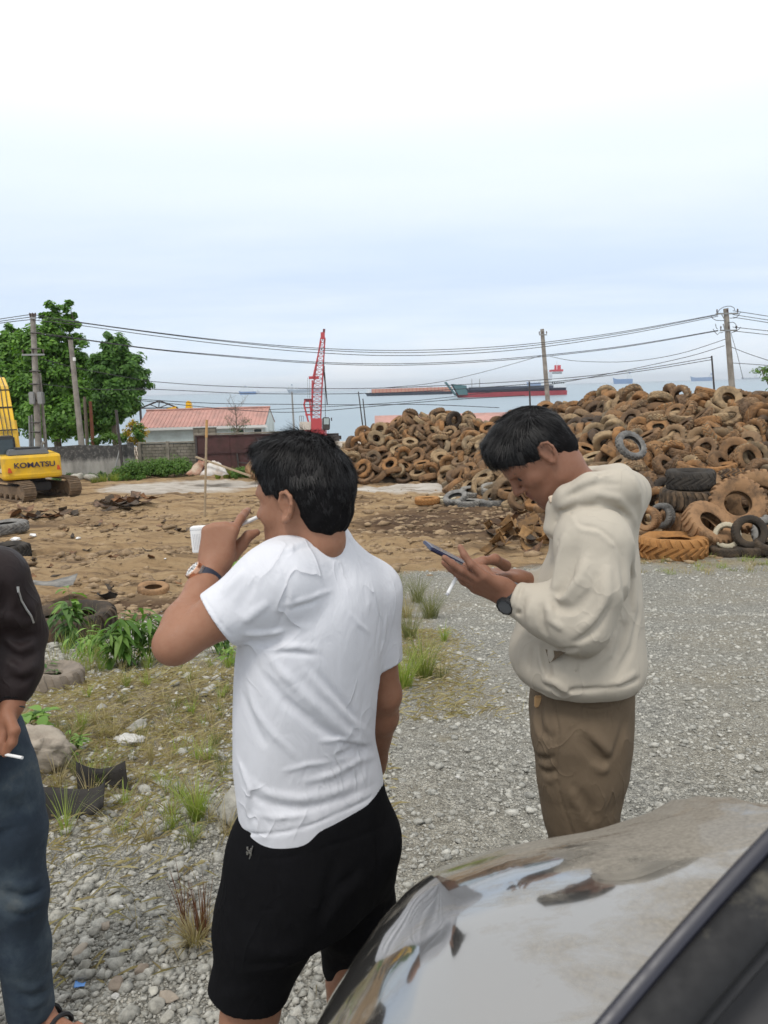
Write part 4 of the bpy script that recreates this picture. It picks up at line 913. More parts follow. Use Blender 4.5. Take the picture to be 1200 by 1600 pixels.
# ------------------------------------------------------------------ excavator
def text_mesh(body, size, depth):
    cu = bpy.data.curves.new('lettering', 'FONT'); cu.body = body; cu.size = size; cu.extrude = depth; cu.align_x = 'CENTER'; cu.offset = size*.022
    o = bpy.data.objects.new('lettering', cu); COL.objects.link(o); bpy.context.view_layer.update()
    me = bpy.data.meshes.new_from_object(o.evaluated_get(bpy.context.evaluated_depsgraph_get())); bpy.data.objects.remove(o); return me
def build_excavator():
    # local frame: x right along the rear face as seen, y away from the viewer (machine faces away), z up; rear face at y=0
    d = 35.5; o = pix(56, 785, d); base = Vector((o.x, d, gz(o.x, d)-.05)); s = pixm(d)
    e = empty('excavator', base, math.radians(31)); tag(e, 'yellow tracked excavator with its counterweight turned to the yard', 'excavator')
    W = 2.55
    # counterweight: rounded plan, stepped profile
    prof = [(-W/2, .55), (-W/2, .12), (-W/2+.12, 0.0), (0, -.1), (W/2-.12, 0.0), (W/2, .12), (W/2, .55), (W/2, 1.3), (-W/2, 1.3)]
    def ring(z, k, dy=0): return [(x*k, y+dy, z) for (x, y) in prof]
    def loft(levels, name, mat, par=e, bevel=.03):
        m = MB(); n = len(prof); V = []; F = []
        for r in levels: V += r
        for i in range(len(levels)-1):
            for k in range(n): F.append((i*n+k, i*n+(k+1) % n, (i+1)*n+(k+1) % n, (i+1)*n+k))
        F += [tuple(range(n-1, -1, -1)), tuple(range((len(levels)-1)*n, len(levels)*n))]
        return m.add(V, F).build(name, mat, par, bevel=bevel)
    cw = loft([ring(1.02, .97, .05), ring(1.1, 1, .0), ring(1.24, 1, -.02), ring(1.26, .995, 0), ring(2.0, .995, 0.0), ring(2.1, .97, .04)], 'counterweight', MAT['ex_yellow'])
    me = text_mesh('KOMATSU', .37, .012); me.materials.append(MAT['ex_text']); t = link('lettering', me, cw, (.10, -.115, 1.56)); t.rotation_euler = (math.radians(90), 0, 0); t.scale = (1.02, .9, 1)
    for x in (-W/2+.32, W/2-.14): MB().add([(x-.09, -.11+.1*(abs(x) > 1.1), 1.36), (x+.09, -.11+.1*(abs(x) > 1.1), 1.36), (x+.02, -.11+.1*(abs(x) > 1.1), 1.58), (x-.06, -.11+.1*(abs(x) > 1.1), 1.58), (x-.09, .1, 1.36), (x+.09, .1, 1.36), (x+.02, .1, 1.58), (x-.06, .1, 1.58)], [(0, 1, 2, 3), (0, 3, 7, 4), (1, 5, 6, 2), (3, 2, 6, 7), (0, 4, 5, 1)]).build('reflector', MAT['ex_red'], cw)
    # house behind/left of counterweight
    MB().box((-W/2+.45, 2.1, 1.55), (.9, 2.2, 1.1)).build('side_housing', MAT['ex_yellow'], e, bevel=.05); MB().box((W/2-.45, 2.1, 1.55), (.9, 2.2, 1.1)).build('side_housing', MAT['ex_yellow'], e, bevel=.05)
    MB().hexa([(-W/2-.012, .6, 1.28), (-W/2-.012, 1.0, 1.28), (-W/2+.05, 1.0, 1.28), (-W/2+.05, .6, 1.28), (-W/2-.012, .6, 1.95), (-W/2-.012, 1.0, 1.95), (-W/2+.05, 1.0, 1.95), (-W/2+.05, .6, 1.95)]).build('side_grille', MAT['ex_black'], e)
    MB().box((-W/2-.01, .42, 1.45), (.06, .22, .16)).build('number_plate', MAT['lamp_white'], e)
    MB().hexa([(-.95, .35, 2.1), (.85, .35, 2.1), (.85, 1.5, 2.1), (-.95, 1.5, 2.1), (-.85, .45, 2.36), (.75, .45, 2.36), (.75, 1.4, 2.36), (-.85, 1.4, 2.36)]).build('engine_hood', MAT['ex_grey'], e, bevel=.04)
    MB().box((-.05, .9, 2.4), (1.1, .7, .08)).build('hood_panel', MAT['ex_black'], e, bevel=.02)
    MB().tube([(.62, .8, 2.3), (.6, .8, 2.52), (.68, .72, 2.66)], .06, 8).build('exhaust_pipe', MAT['steel_grey'], e, smooth=True)
    # cab, seen at the picture edge
    cb = MB().hexa([(-1.35, 1.6, 1.1), (-.42, 1.6, 1.1), (-.42, 3.3, 1.1), (-1.35, 3.3, 1.1), (-1.3, 1.7, 2.95), (-.45, 1.7, 2.95), (-.45, 3.0, 2.95), (-1.3, 3.0, 2.95)]).build('cab', MAT['ex_black'], e, bevel=.06)
    MB().hexa([(-1.22, 1.60, 1.9), (-.55, 1.60, 1.9), (-.55, 1.66, 1.9), (-1.22, 1.66, 1.9), (-1.2, 1.665, 2.8), (-.55, 1.665, 2.8), (-.55, 1.7, 2.8), (-1.2, 1.7, 2.8)]).build('pane', MAT['glass_dark'], cb)
    MB().hexa([(-1.36, 1.8, 1.9), (-1.33, 1.8, 1.9), (-1.33, 2.9, 1.9), (-1.36, 2.9, 1.9), (-1.33, 1.8, 2.8), (-1.3, 1.8, 2.8), (-1.3, 2.9, 2.8), (-1.33, 2.9, 2.8)]).build('pane', MAT['glass_dark'], cb)
    # boom: curved box beam rising, then stick
    def beam(pts, w, hs, name, mat):
        m = MB(); V = []; F = []
        for i, (x, y, z) in enumerate(pts):
            a = Vector(pts[max(i-1, 0)]); b = Vector(pts[min(i+1, len(pts)-1)]); t = (b-a).normalized(); nn = Vector((1, 0, 0)).cross(t).normalized()*hs[i]/2
            for sx, sn in ((-1, -1), (1, -1), (1, 1), (-1, 1)): V.append(Vector((x, y, z))+Vector((sx*w/2, 0, 0))+nn*sn)
        for i in range(len(pts)-1):
            for k in range(4): F.append((i*4+k, i*4+(k+1) % 4, i*4+4+(k+1) % 4, i*4+4+k))
        F += [(3, 2, 1, 0), tuple(range(len(pts)*4-4, len(pts)*4))]; return m.add(V, F).build(name, mat, e, bevel=.03)
    bx = -.62
    bp = [(bx, 3.0, 1.8), (bx, 3.5, 2.9), (bx, 4.2, 4.0), (bx, 4.9, 4.85), (bx, 6.0, 5.35), (bx, 7.6, 5.2)]
    beam(bp, .8, [.7, 1.0, 1.15, 1.2, .95, .6], 'boom', MAT['ex_yellow'])
    beam([(bx, 7.3, 5.9), (bx, 7.7, 5.2), (bx, 8.6, 2.6)], .4, [.4, .6, .35], 'stick', MAT['ex_yellow'])
    for k in range(3):
        x = bx-.2+k*.2; m = MB(); P = []
        for i, (a, b, c) in enumerate(bp[:-1]): P.append((x+.02*math.sin(i*2+k), b-.55-.04*math.sin(i*1.3+k)+.22*(i > 3), c+.30+.14*(i > 2)+.1*(i > 3)))
        m.tube(P, .022, 6); m.build('hose', MAT['ex_black'], e, smooth=True)
    for i, (a, b, c) in enumerate(bp[1:4]): MB().box((bx, b-.52, c+.3), (.86, .05, .06)).build('hose_clamp', MAT['ex_black'], e)
    for x in (bx-.5, bx+.5): MB().tube([(x, 3.9, 1.6), (x, 4.6, 3.6)], .12, 8).build('boom_cylinder', MAT['ex_yellow'], e, smooth=True)
    MB().hexa([(bx-.5, 8.2, 1.1), (bx+.5, 8.2, 1.1), (bx+.5, 9.1, 1.3), (bx-.5, 9.1, 1.3), (bx-.5, 8.3, 2.4), (bx+.5, 8.3, 2.4), (bx+.5, 9.2, 2.2), (bx-.5, 9.2, 2.2)]).build('bucket', MAT['ex_grey'], e, bevel=.05)
    # turntable and tracks (undercarriage slewed to the upper body)
    MB().tube([(0, 1.9, .6), (0, 1.9, 1.05)], .75, 16).build('turntable', MAT['ex_black'], e); MB().box((0, 1.9, .55), (1.7, 2.2, .4)).build('track_frame', MAT['ex_black'], e, bevel=.05)
    R = Matrix.Rotation(math.radians(16), 4, 'Z')
    for sx in (-1, 1):
        tr = empty('track', (0, 1.9, 0)); tr.parent = e; tr.rotation_euler = (0, 0, math.radians(20))
        cx = sx*1.12; Lh = 1.85; r = .42
        path = []
        for i in range(9): a = math.pi/2+math.pi*i/8; path.append((-Lh+r*math.cos(a), r+r*math.sin(a)))
        for i in range(9): a = -math.pi/2+math.pi*i/8; path.append((Lh+r*math.cos(a), r+r*math.sin(a)))
        P2 = [];  # resample evenly
        n = len(path); seg = [math.dist(path[i], path[(i+1) % n]) for i in range(n)]; tot = sum(seg); N = 48
        for k in range(N):
            q = tot*k/N; i = 0
            while q > seg[i]: q -= seg[i]; i += 1
            a, b = path[i], path[(i+1) % n]; f = q/seg[i]; P2.append(((a[0]+(b[0]-a[0])*f, a[1]+(b[1]-a[1])*f), math.atan2(b[1]-a[1], b[0]-a[0])))
        sh = None
        for (y, z), ang in P2:
            if sh is None: m = MB(); m.box((0, 0, 0), (.58, .235, .05)); m.box((0, -.06, -.045), (.58, .03, .05)); m.box((0, .06, -.045), (.58, .03, .05)); sh = m.build('track_shoe', MAT['ex_track'], tr); q = sh
            else: q = link('track_shoe', sh.data, tr)
            q.location = (cx, y, z+.03); q.rotation_euler = (ang, 0, 0)
        MB().box((cx, 0, r+.03), (.34, Lh*2, .42)).build('side_frame', MAT['ex_track'], tr, bevel=.04)
        for y in (-Lh, Lh): MB().tube([(cx-.2, y, r+.03), (cx+.2, y, r+.03)], .33, 18).build('idler_wheel', MAT['ex_track'], tr)
        for i in range(6): MB().tube([(cx-.24, -1.4+i*.56, .2), (cx+.24, -1.4+i*.56, .2)], .12, 10).build('roller', MAT['ex_track'], tr)
build_excavator()
# ------------------------------------------------------------------ tyres
def tyre_mesh(name, R, W, lugs=26, lug=.035, mat=None, squash=0.0, hole=.53, seed=0, deep=False, fine=False):
    """hollow tyre about the z axis with lugged tread, bulged sidewalls and open bead"""
    prof = [(hole, .30), (hole+.03, .36), (.68, .47), (.80, .50), (.90, .475), (.955, .43), (.985, .36), (1.0, .18), (1.0, -.18), (.985, -.36), (.955, -.43), (.90, -.475), (.80, -.50), (.68, -.47), (hole+.03, -.36), (hole, -.30),
            (hole+.05, -.27), (.78, -.40), (.93, -.26), (.93, .26), (.78, .40), (hole+.05, .27)]
    m = len(prof); n = lugs*(4 if fine else 2); V = np.zeros((n, m, 3)); fr = (0, .46, .54, 1.0)
    for k in range(n):
        a = 2*math.pi*k/n if not fine else 2*math.pi*(k//4+fr[k % 4]*.92)/lugs
        for i, (r, z) in enumerate(prof):
            aa = a
            if 4 <= i <= 11:
                w = 1.0 if i not in (4, 11) else .4
                side = 1 if i <= 7 else -1
                cut = ((k+(0 if side > 0 else 1)) % 2 == 0) if not deep else (k % 2 == 0)
                if fine: cut = k % 4 > 1; aa = a+(.5 if side > 0 and not deep else 0)*2*math.pi/lugs+(.5-abs(z))*1.3*2*math.pi/lugs*(1 if side > 0 else (-1 if not deep else 1))
                else: aa = a+(.5-abs(z))*(.5 if side > 0 else -.5)*(2*math.pi/n)*1.2
                if cut: r -= lug*w
            V[k, i] = (r*R*math.cos(aa), r*R*math.sin(aa), z*W)
    nz = fbm(V/R+seed*5.3, 1.3, 3, seed)
    V[..., 2] += nz*W*.10; V[..., :2] *= (1+nz*.035)[..., None]
    if squash: V[..., 0] *= 1-squash; V[..., 1] *= 1+squash*.6
    idx = np.arange(n*m).reshape(n, m); F = np.stack([idx, np.roll(idx, -1, 0), np.roll(np.roll(idx, -1, 0), -1, 1), np.roll(idx, -1, 1)], -1).reshape(-1, 4)
    me = mesh_np(name, V.reshape(-1, 3), F, mat, True)
    try: me.set_sharp_from_angle(angle=math.radians(32))
    except Exception: pass
    return me
TY = [[tyre_mesh('tyre', R, W, 17+j, .03+.012*j, MAT['tyre_pile'], sq, .44+.035*j, 10*i+j) for j, sq in ((0, 0), (1, .05), (2, .02))] for i, (R, W) in enumerate([(.47, .29), (.44, .27), (.50, .30), (.41, .25)])]
TYF = [[tyre_mesh('tyre', R, W, 17+j, .03+.012*j, MAT['tyre_pile'], sq, .44+.035*j, 10*i+j, False, True) for j, sq in ((0, 0), (1, .05), (2, .02))] for i, (R, W) in enumerate([(.47, .29), (.44, .27), (.50, .30), (.41, .25)])]
# height of the filler mound inside the heaps
HEAP_RIDGE = [  # (px, py, dist) photo pixel of the heap crest and its distance
 [(545,690,41.5),(575,660,42.5),(610,645,43),(650,637,43.5),(690,632,43),(730,641,42),(765,650,40)],
 [(775,648,41),(820,628,40),(870,622,38.5),(930,615,35.5),(1000,607,32),(1060,601,29.6),(1120,597,28),(1200,599,27),(1300,603,26.5),(1420,620,27)]]
def heap_pts():
    R = []
    for k, r in enumerate(HEAP_RIDGE):
        P = [pix(*p) for p in r]
        for a, b in zip(P[:-1], P[1:]):
            for t in np.linspace(0, 1, 9)[:-1]: q = a.lerp(b, t); R.append((q.x, q.y, q.z-.75, .74 if q.x/q.y*1200 < 330 else .49))
        R.append((P[-1].x, P[-1].y, P[-1].z-.75, .74 if k == 0 else .49))
    return np.array(R)
_HP = heap_pts()
def heap_core(x, y):
    x = np.asarray(x, float); y = np.asarray(y, float); h = np.full(x.shape, -50.)
    for (a, b, c, s) in _HP:
        dy = y-b; d = np.sqrt((x-a)**2+np.where(dy < 0, dy*dy, (dy*1.0)**2)); h = np.maximum(h, c-s*d*np.where(dy > 0, 1.15, 1.0))
    g = G(x, y); h = h+.22*fbm(np.stack([x, y], -1), .7, 3, 77)
    return np.where(h > g-.1, h, g-.6)

def settle(c, Rm, R, W, hfun, iters=46):
    """let a few hundred tyres find their places: rings of spheres pushed apart and out of the heap core, pulled down a little each step"""
    n = len(c); m = 9; a = np.arange(m)*2*np.pi/m; rs = W*.46
    loc = np.stack([np.cos(a), np.sin(a), 0*a], -1)[None]*(R-rs)[:, None, None]
    pi = pj = None
    for it in range(iters):
        c[:, 2] -= .022 if it < iters*.6 else .006
        S = np.einsum('nij,nmj->nmi', Rm, loc)+c[:, None]
        if it % 6 == 0:
            D = np.linalg.norm(c[:, None]-c[None], axis=-1); pi, pj = np.nonzero(np.triu(D < 1.25, 1))
        d = S[pi][:, :, None]-S[pj][:, None]; L = np.sqrt((d*d).sum(-1))+1e-6
        overlap = np.clip((rs[pi]+rs[pj])[:, None, None]-L, 0, None); push = d/L[..., None]*(overlap*.22)[..., None]
        T = np.zeros_like(c); Q = np.zeros_like(c)
        fi = push.sum(2); fj = -push.sum(1)
        np.add.at(T, pi, fi.sum(1)); np.add.at(T, pj, fj.sum(1))
        np.add.at(Q, pi, np.cross(S[pi]-c[pi][:, None], fi).sum(1)); np.add.at(Q, pj, np.cross(S[pj]-c[pj][:, None], fj).sum(1))
        h, nx, ny = hfun(S[..., 0], S[..., 1]); overlap = np.clip(h+rs[:, None]*.8-S[..., 2], 0, .3)*.3
        f = np.stack([nx*.35, ny*.35, np.ones_like(nx)], -1)*overlap[..., None]
        T += f.sum(1); Q += np.cross(S-c[:, None], f).sum(1)
        T = np.clip(T*.5, -.09, .09); T[:, :2] *= .7; c = c+T
        w = np.clip(Q/(R[:, None]**2)*.35, -.12, .12); th = np.linalg.norm(w, axis=1)+1e-9; k = w/th[:, None]
        K = np.zeros((n, 3, 3)); K[:, 0, 1] = -k[:, 2]; K[:, 0, 2] = k[:, 1]; K[:, 1, 0] = k[:, 2]; K[:, 1, 2] = -k[:, 0]; K[:, 2, 0] = -k[:, 1]; K[:, 2, 1] = k[:, 0]
        E = np.eye(3)+np.sin(th)[:, None, None]*K+(1-np.cos(th))[:, None, None]*(K@K); Rm = E@Rm
    return c, Rm
def build_heap():
    rng = np.random.default_rng(17)
    gx = np.arange(-8, 27, .15); gy = np.arange(13, 53, .15); X, Y = np.meshgrid(gx, gy); HC = heap_core(X, Y); HG = G(X, Y); H = np.maximum(HC, HG); DX = np.gradient(H, .15, axis=1); DY = np.gradient(H, .15, axis=0)
    def hfun(x, y):
        i = np.clip(((y-13)/.15).astype(int), 0, H.shape[0]-1); j = np.clip(((x+8)/.15).astype(int), 0, H.shape[1]-1); return H[i, j], -DX[i, j], -DY[i, j]
    SZ = np.array([(.47, .27), (.44, .25), (.50, .28), (.41, .23)])
    C = []; A = []; K = []; tier_of = []
    for layer, (step, lift) in enumerate(((.72, .08), (.60, .42))):
        for x0 in np.arange(-6, 22, step):
            for y0 in np.arange(14.5, 48, step):
                x = x0+rng.uniform(-.24, .24)+.35*layer; y = y0+rng.uniform(-.24, .24)+.3*layer
                if x/y*1200+600 > 1330: continue
                i = int((y-13)/.15); j = int((x+8)/.15)
                if HC[i, j] < HG[i, j]+(.0 if layer == 0 else .22): continue
                r = np.argmin(np.abs(_HP[:, 0]-x)); 
                if y > _HP[r, 1]+(1.6 if layer else .8): continue
                if np.hypot(x-8.4, y-17.6) < 2.6 and y < 18.6: continue
                nrm = np.array([-DX[i, j], -DY[i, j], 1.0]); nrm /= np.linalg.norm(nrm)
                v = rng.standard_normal(3); ax = nrm*(1.15 if rng.random() < .72 else .15)+v*.62; ax /= np.linalg.norm(ax)
                C.append((x, y, H[i, j]+lift+rng.uniform(0, .2))); A.append(ax); K.append(rng.choice(4, p=[.45, .25, .2, .1])); tier_of.append(layer)
    C = np.array(C); A = np.array(A); K = np.array(K); tier_of = np.array(tier_of); n = len(C)
    t = rng.standard_normal((n, 3)); t -= (t*A).sum(1, keepdims=True)*A; t /= np.linalg.norm(t, axis=1, keepdims=True); Rm = np.stack([t, np.cross(A, t), A], -1)
    C, Rm = settle(C, Rm, SZ[K, 0], SZ[K, 1], hfun)
    u = C[:, 0]/C[:, 1]*1200+600; v = 607-(C[:, 2]-CAMZ)/C[:, 1]*1200-(u-600)*.027
    hid = ((u > 765) & (u < 990) & (v > 650)) | ((u > 425) & (u < 545) & (v > 680)) | (u > 1195)
    score = SZ[K, 0]/C[:, 1]*np.where(tier_of > 0, 1, .55)*np.where(hid, .2, 1); order = np.argsort(-score)
    V = []; F = []; off = 0
    for i, ii in enumerate(order):
        me = (TYF if i < 300 else TY)[int(K[ii])][int(ii) % 3]; M = Matrix(Rm[ii].tolist()); loc = Vector(C[ii])
        if i < 300:
            o = link('tyre', me, None, loc); o.rotation_mode = 'QUATERNION'; o.rotation_quaternion = M.to_quaternion()
            uu = loc.x/loc.y*1200+600; vv = 607-(loc.z-CAMZ)/loc.y*1200-(uu-600)*.027
            left = uu < 765
            if left: row = 'on the crest' if vv < 668 else ('on the middle face' if vv < 705 else 'at the foot'); colm = 'near the white shirt' if uu < 600 else ('halfway along' if uu < 690 else 'near the man with the phone'); lab = 'muddy tyre %s of the lower heap, %s' % (row, colm)
            else: row = 'on the crest' if vv < 632 else ('on the upper face' if vv < 680 else ('on the lower face' if vv < 740 else 'at the foot')); colm = 'near the middle pole' if uu < 900 else ('behind the beige hood' if uu < 1030 else ('above the black tyre stack' if uu < 1125 else 'at the picture edge')); lab = 'rusty tyre %s of the tall heap, %s' % (row, colm)
            tag(o, lab, 'tyre', ('lower heap tyres ' if left else 'tall heap tyres ')+row+' '+colm)
        else:
            nv = len(me.vertices); v_ = np.empty(nv*3, np.float32); me.vertices.foreach_get('co', v_); v_ = v_.reshape(-1, 3)@Rm[ii].T+C[ii]
            f = np.empty(len(me.loops), np.int32); me.loops.foreach_get('vertex_index', f); V.append(v_); F.append(f.reshape(-1, 4)+off); off += nv
    if V:
        me = mesh_np('heaped_tyres', np.concatenate(V), np.concatenate(F), MAT['tyre_pile'], True)
        try: me.set_sharp_from_angle(angle=math.radians(32))
        except Exception: pass
        tag(link('heaped_tyres', me), 'remaining muddy tyres half hidden in the heaps', 'tyres', kind='stuff')
    # dark filler mound added under the tyres, seen only through gaps
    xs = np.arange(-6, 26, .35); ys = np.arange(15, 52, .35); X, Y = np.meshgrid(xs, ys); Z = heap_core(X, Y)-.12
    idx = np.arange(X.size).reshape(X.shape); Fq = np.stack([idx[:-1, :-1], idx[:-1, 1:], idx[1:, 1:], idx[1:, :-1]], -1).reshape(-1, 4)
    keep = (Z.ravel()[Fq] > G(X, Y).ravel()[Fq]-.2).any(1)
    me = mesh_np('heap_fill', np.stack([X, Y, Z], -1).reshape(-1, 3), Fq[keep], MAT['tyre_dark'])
    tag(link('heap_fill', me), 'dark filler mound added under the heap tyres, showing only in gaps', 'filler', kind='stuff')
build_heap()
def tyre_at(px, py, d, R, W, mat, label, axis=(0, 0, 1), lugs=22, lug=.05, hole=.53, seed=1, lift=None, group=None, deep=False, spin=0.0, sink=0.0):
    """tyre with centre over photo column px; lift = height of its centre above the ground"""
    p = pix(px, py, d); ax = Vector(axis).normalized()
    me = tyre_mesh('tyre', R, W, lugs, lug, MAT[mat], 0, hole, seed, deep, True)
    lowest = W/2*abs(ax.z)+R*math.sqrt(max(0, 1-ax.z**2))
    z = gz(p.x, d)+(lowest*.97-sink if lift is None else lift)
    o = link('tyre', me, None, (p.x, d, z)); o.rotation_mode = 'QUATERNION'; o.rotation_quaternion = Vector((0, 0, 1)).rotation_difference(ax) @ Quaternion((0, 0, 1), spin); tag(o, label, 'tyre', group); return o
def build_near_tyres():
    # stack on the right
    tyre_at(1078, 858, 18.2, .66, .44, 'tyre_brown', 'lowest brown tyre of the stack, mostly behind the orange tyre', lugs=20, lug=.05, seed=1)
    tyre_at(1072, 830, 18.2, .64, .50, 'tyre_brown', 'brown lugged tyre under the two black tyres of the stack', lugs=24, lug=.06, seed=2, lift=.44+.24, deep=True)
    tyre_at(1078, 780, 18.2, .70, .50, 'tyre_dark', 'dark deep-lugged tyre, second from the top of the stack', lugs=24, lug=.07, seed=3, lift=.44+.49+.24, deep=True)
    tyre_at(1079, 750, 18.2, .57, .45, 'tyre_black', 'clean black tyre topmost on the stack', lugs=18, lug=.03, seed=4, lift=.44+.49+.49+.22)
    tyre_at(1051, 868, 16.6, .73, .50, 'tyre_orange', 'big orange mud-caked tyre lying flat before the stack', lugs=20, lug=.06, seed=5)
    tyre_at(1150, 808, 17.5, .66, .42, 'tyre_brown', 'large brown lugged tyre propped upright right of the stack', axis=(-.18, -.9, .42), lugs=26, lug=.08, seed=6, deep=True, hole=.45, lift=.98)
    tyre_at(1184, 806, 18.1, .80, .45, 'tyre_brown', 'largest brown tyre leaning behind the propped lugged tyre', axis=(-.35, -.86, .30), lugs=26, lug=.07, seed=7, deep=True, hole=.48, lift=1.08)
    tyre_at(1108, 820, 16.95, .62, .36, 'tyre_brown', 'brown tyre tilted sideways right of the orange tyre', axis=(.28, -.62, .73), lugs=24, lug=.06, seed=8, deep=True, hole=.45, lift=.62)
    tyre_at(1104, 850, 17.3, .55, .34, 'tyre_brown', 'brown tyre lying under the tilted tyre', seed=9)
    tyre_at(1171, 827, 16.3, .37, .24, 'tyre_dark', 'small grey-black car tyre facing the road', axis=(-.1, -.93, .28), lugs=30, lug=.015, hole=.57, seed=10, lift=.50)
    tyre_at(1136, 834, 16.5, .30, .2, 'tyre_pale', 'small pale cream tyre beside the small car tyre', axis=(-.35, -.85, .35), lugs=24, lug=.02, hole=.62, seed=11, lift=.42)
    tyre_at(1135, 858, 16.3, .34, .2, 'tyre_dark', 'dark small tyre lying flat under the pale cream tyre', lugs=26, lug=.02, seed=12)
    tyre_at(1172, 858, 16.25, .36, .2, 'tyre_dark', 'dark small tyre lying flat under the small car tyre', lugs=26, lug=.02, seed=13)
    tyre_at(1203, 850, 16.1, .34, .22, 'tyre_dark', 'dark tyre lying at the right picture edge', axis=(.2, -.2, .95), lugs=26, lug=.02, seed=14)
    tyre_at(1206, 835, 16.8, .42, .25, 'tyre_grey', 'grey tyre standing behind the dark tyre at the picture edge', axis=(-.5, -.7, .4), seed=15)
    tyre_at(1012, 822, 17.6, .29, .30, 'tyre_brown', 'small brown tyre on edge behind the big orange tyre', axis=(-.75, -.62, .1), lugs=30, lug=.03, hole=.5, seed=16, lift=.72)
    tyre_at(1035, 815, 17.8, .31, .24, 'tyre_grey', 'small grey tyre on edge beside the small brown tyre', axis=(-.85, -.45, .1), lugs=30, lug=.03, seed=17, lift=.74)
    tyre_at(1020, 850, 17.7, .52, .34, 'tyre_brown', 'brown tyre lying under the two small tyres on edge', seed=18)
    # grey tyres lying loose on the mud
    g = 'grey tyres strewn before the heap'
    tyre_at(668, 788, 29.6, .50, .26, 'tyre_orange', 'flat rusty tyre leftmost of the grey tyres on the mud', seed=21, group=g)
    tyre_at(693, 782, 30.2, .52, .26, 'tyre_pale', 'flat pale tyre beside the flat rusty one', seed=22, group=g)
    tyre_at(712, 787, 29.2, .50, .25, 'tyre_grey', 'grey tyre leaning over the flat pale tyre', axis=(-.25, -.3, .9), seed=23, group=g, lift=.36)
    tyre_at(732, 795, 28.6, .52, .26, 'tyre_grey', 'flat grey tyre nearest the road, left of a pair', seed=24, group=g)
    tyre_at(770, 796, 28.4, .52, .27, 'tyre_grey', 'flat grey tyre nearest the road, right of a pair', seed=25, group=g)
    tyre_at(737, 775, 30.8, .50, .28, 'tyre_grey', 'grey ring tyre lying with open centre, farther left one', axis=(.05, -.25, .95), seed=26, group=g, lift=.38)
    tyre_at(771, 775, 30.0, .52, .30, 'tyre_grey', 'grey ring tyre lying with open centre above the flat pair', axis=(.1, -.3, .93), seed=27, group=g, lift=.46)
    tyre_at(772, 783, 30.1, .50, .26, 'tyre_grey', 'grey tyre under the right ring tyre', seed=28, group=g)
    tyre_at(790, 765, 31, .50, .26, 'tyre_grey', 'grey tyre standing on edge behind the ring tyres', axis=(.45, -.65, .6), seed=29, group=g, lift=.5)
    tyre_at(812, 782, 29.2, .50, .27, 'tyre_grey', 'grey tyre standing on edge near the face of the man with the phone', axis=(-.5, -.75, .3), seed=30, group=g)
    tyre_at(815, 797, 28.0, .46, .26, 'tyre_grey', 'flat grey tyre under the chin of the man with the phone', seed=31, group=g)
    tyre_at(838, 793, 28.3, .50, .26, 'tyre_grey', 'grey tyre tilted towards the jacket of the man with the phone', axis=(.45, -.4, .8), seed=32, group=g, lift=.42)
    tyre_at(862, 798, 27.6, .50, .26, 'tyre_grey', 'flat grey tyre half hidden by the beige jacket', seed=33, group=g)
    tyre_at(986, 693, 22.9, .50, .22, 'tyre_grey', 'pale grey ring tyre lying on the face of the tall heap', axis=(.3, -.75, .6), seed=34, hole=.6, lift=2.45)
    # left side
    tyre_at(112, 980, 9.0, .54, .40, 'tyre_dark', 'large dark tyre lying flat behind the leafy plants', lugs=26, lug=.05, seed=41, deep=True, sink=.02)
    tyre_at(240, 925, 13.0, .27, .2, 'tyre_brown', 'small brown tyre half buried in the soil beside the raised elbow', lugs=26, lug=.02, seed=42, sink=.03, axis=(.1, -.1, 1))
    tyre_at(78, 1098, 5.6, .26, .34, 'log', 'half buried weathered tyre beside the sleeve of the dark jacket', lugs=14, lug=.05, hole=.35, seed=43, sink=.19, axis=(.12, .10, 1))
    tyre_at(10, 838, 19.5, .56, .42, 'tyre_black', 'black tyre lying flat at the left picture edge', lugs=22, lug=.04, seed=44)
    tyre_at(6, 806, 24, .70, .34, 'tyre_grey', 'grey tyre lying flat farther back at the left picture edge', lugs=22, lug=.04, seed=45)
    tyre_at(400, 748, 41, .58, .3, 'tyre_brown', 'brown tyre leaning left of the white shirted man face, before the gate', axis=(.5, -.55, .6), seed=46, lift=.62)
    tyre_at(406, 742, 41.6, .58, .3, 'tyre_brown', 'second brown tyre leaning behind the first, before the gate', axis=(.5, -.5, .7), seed=47, lift=.95)
build_near_tyres()
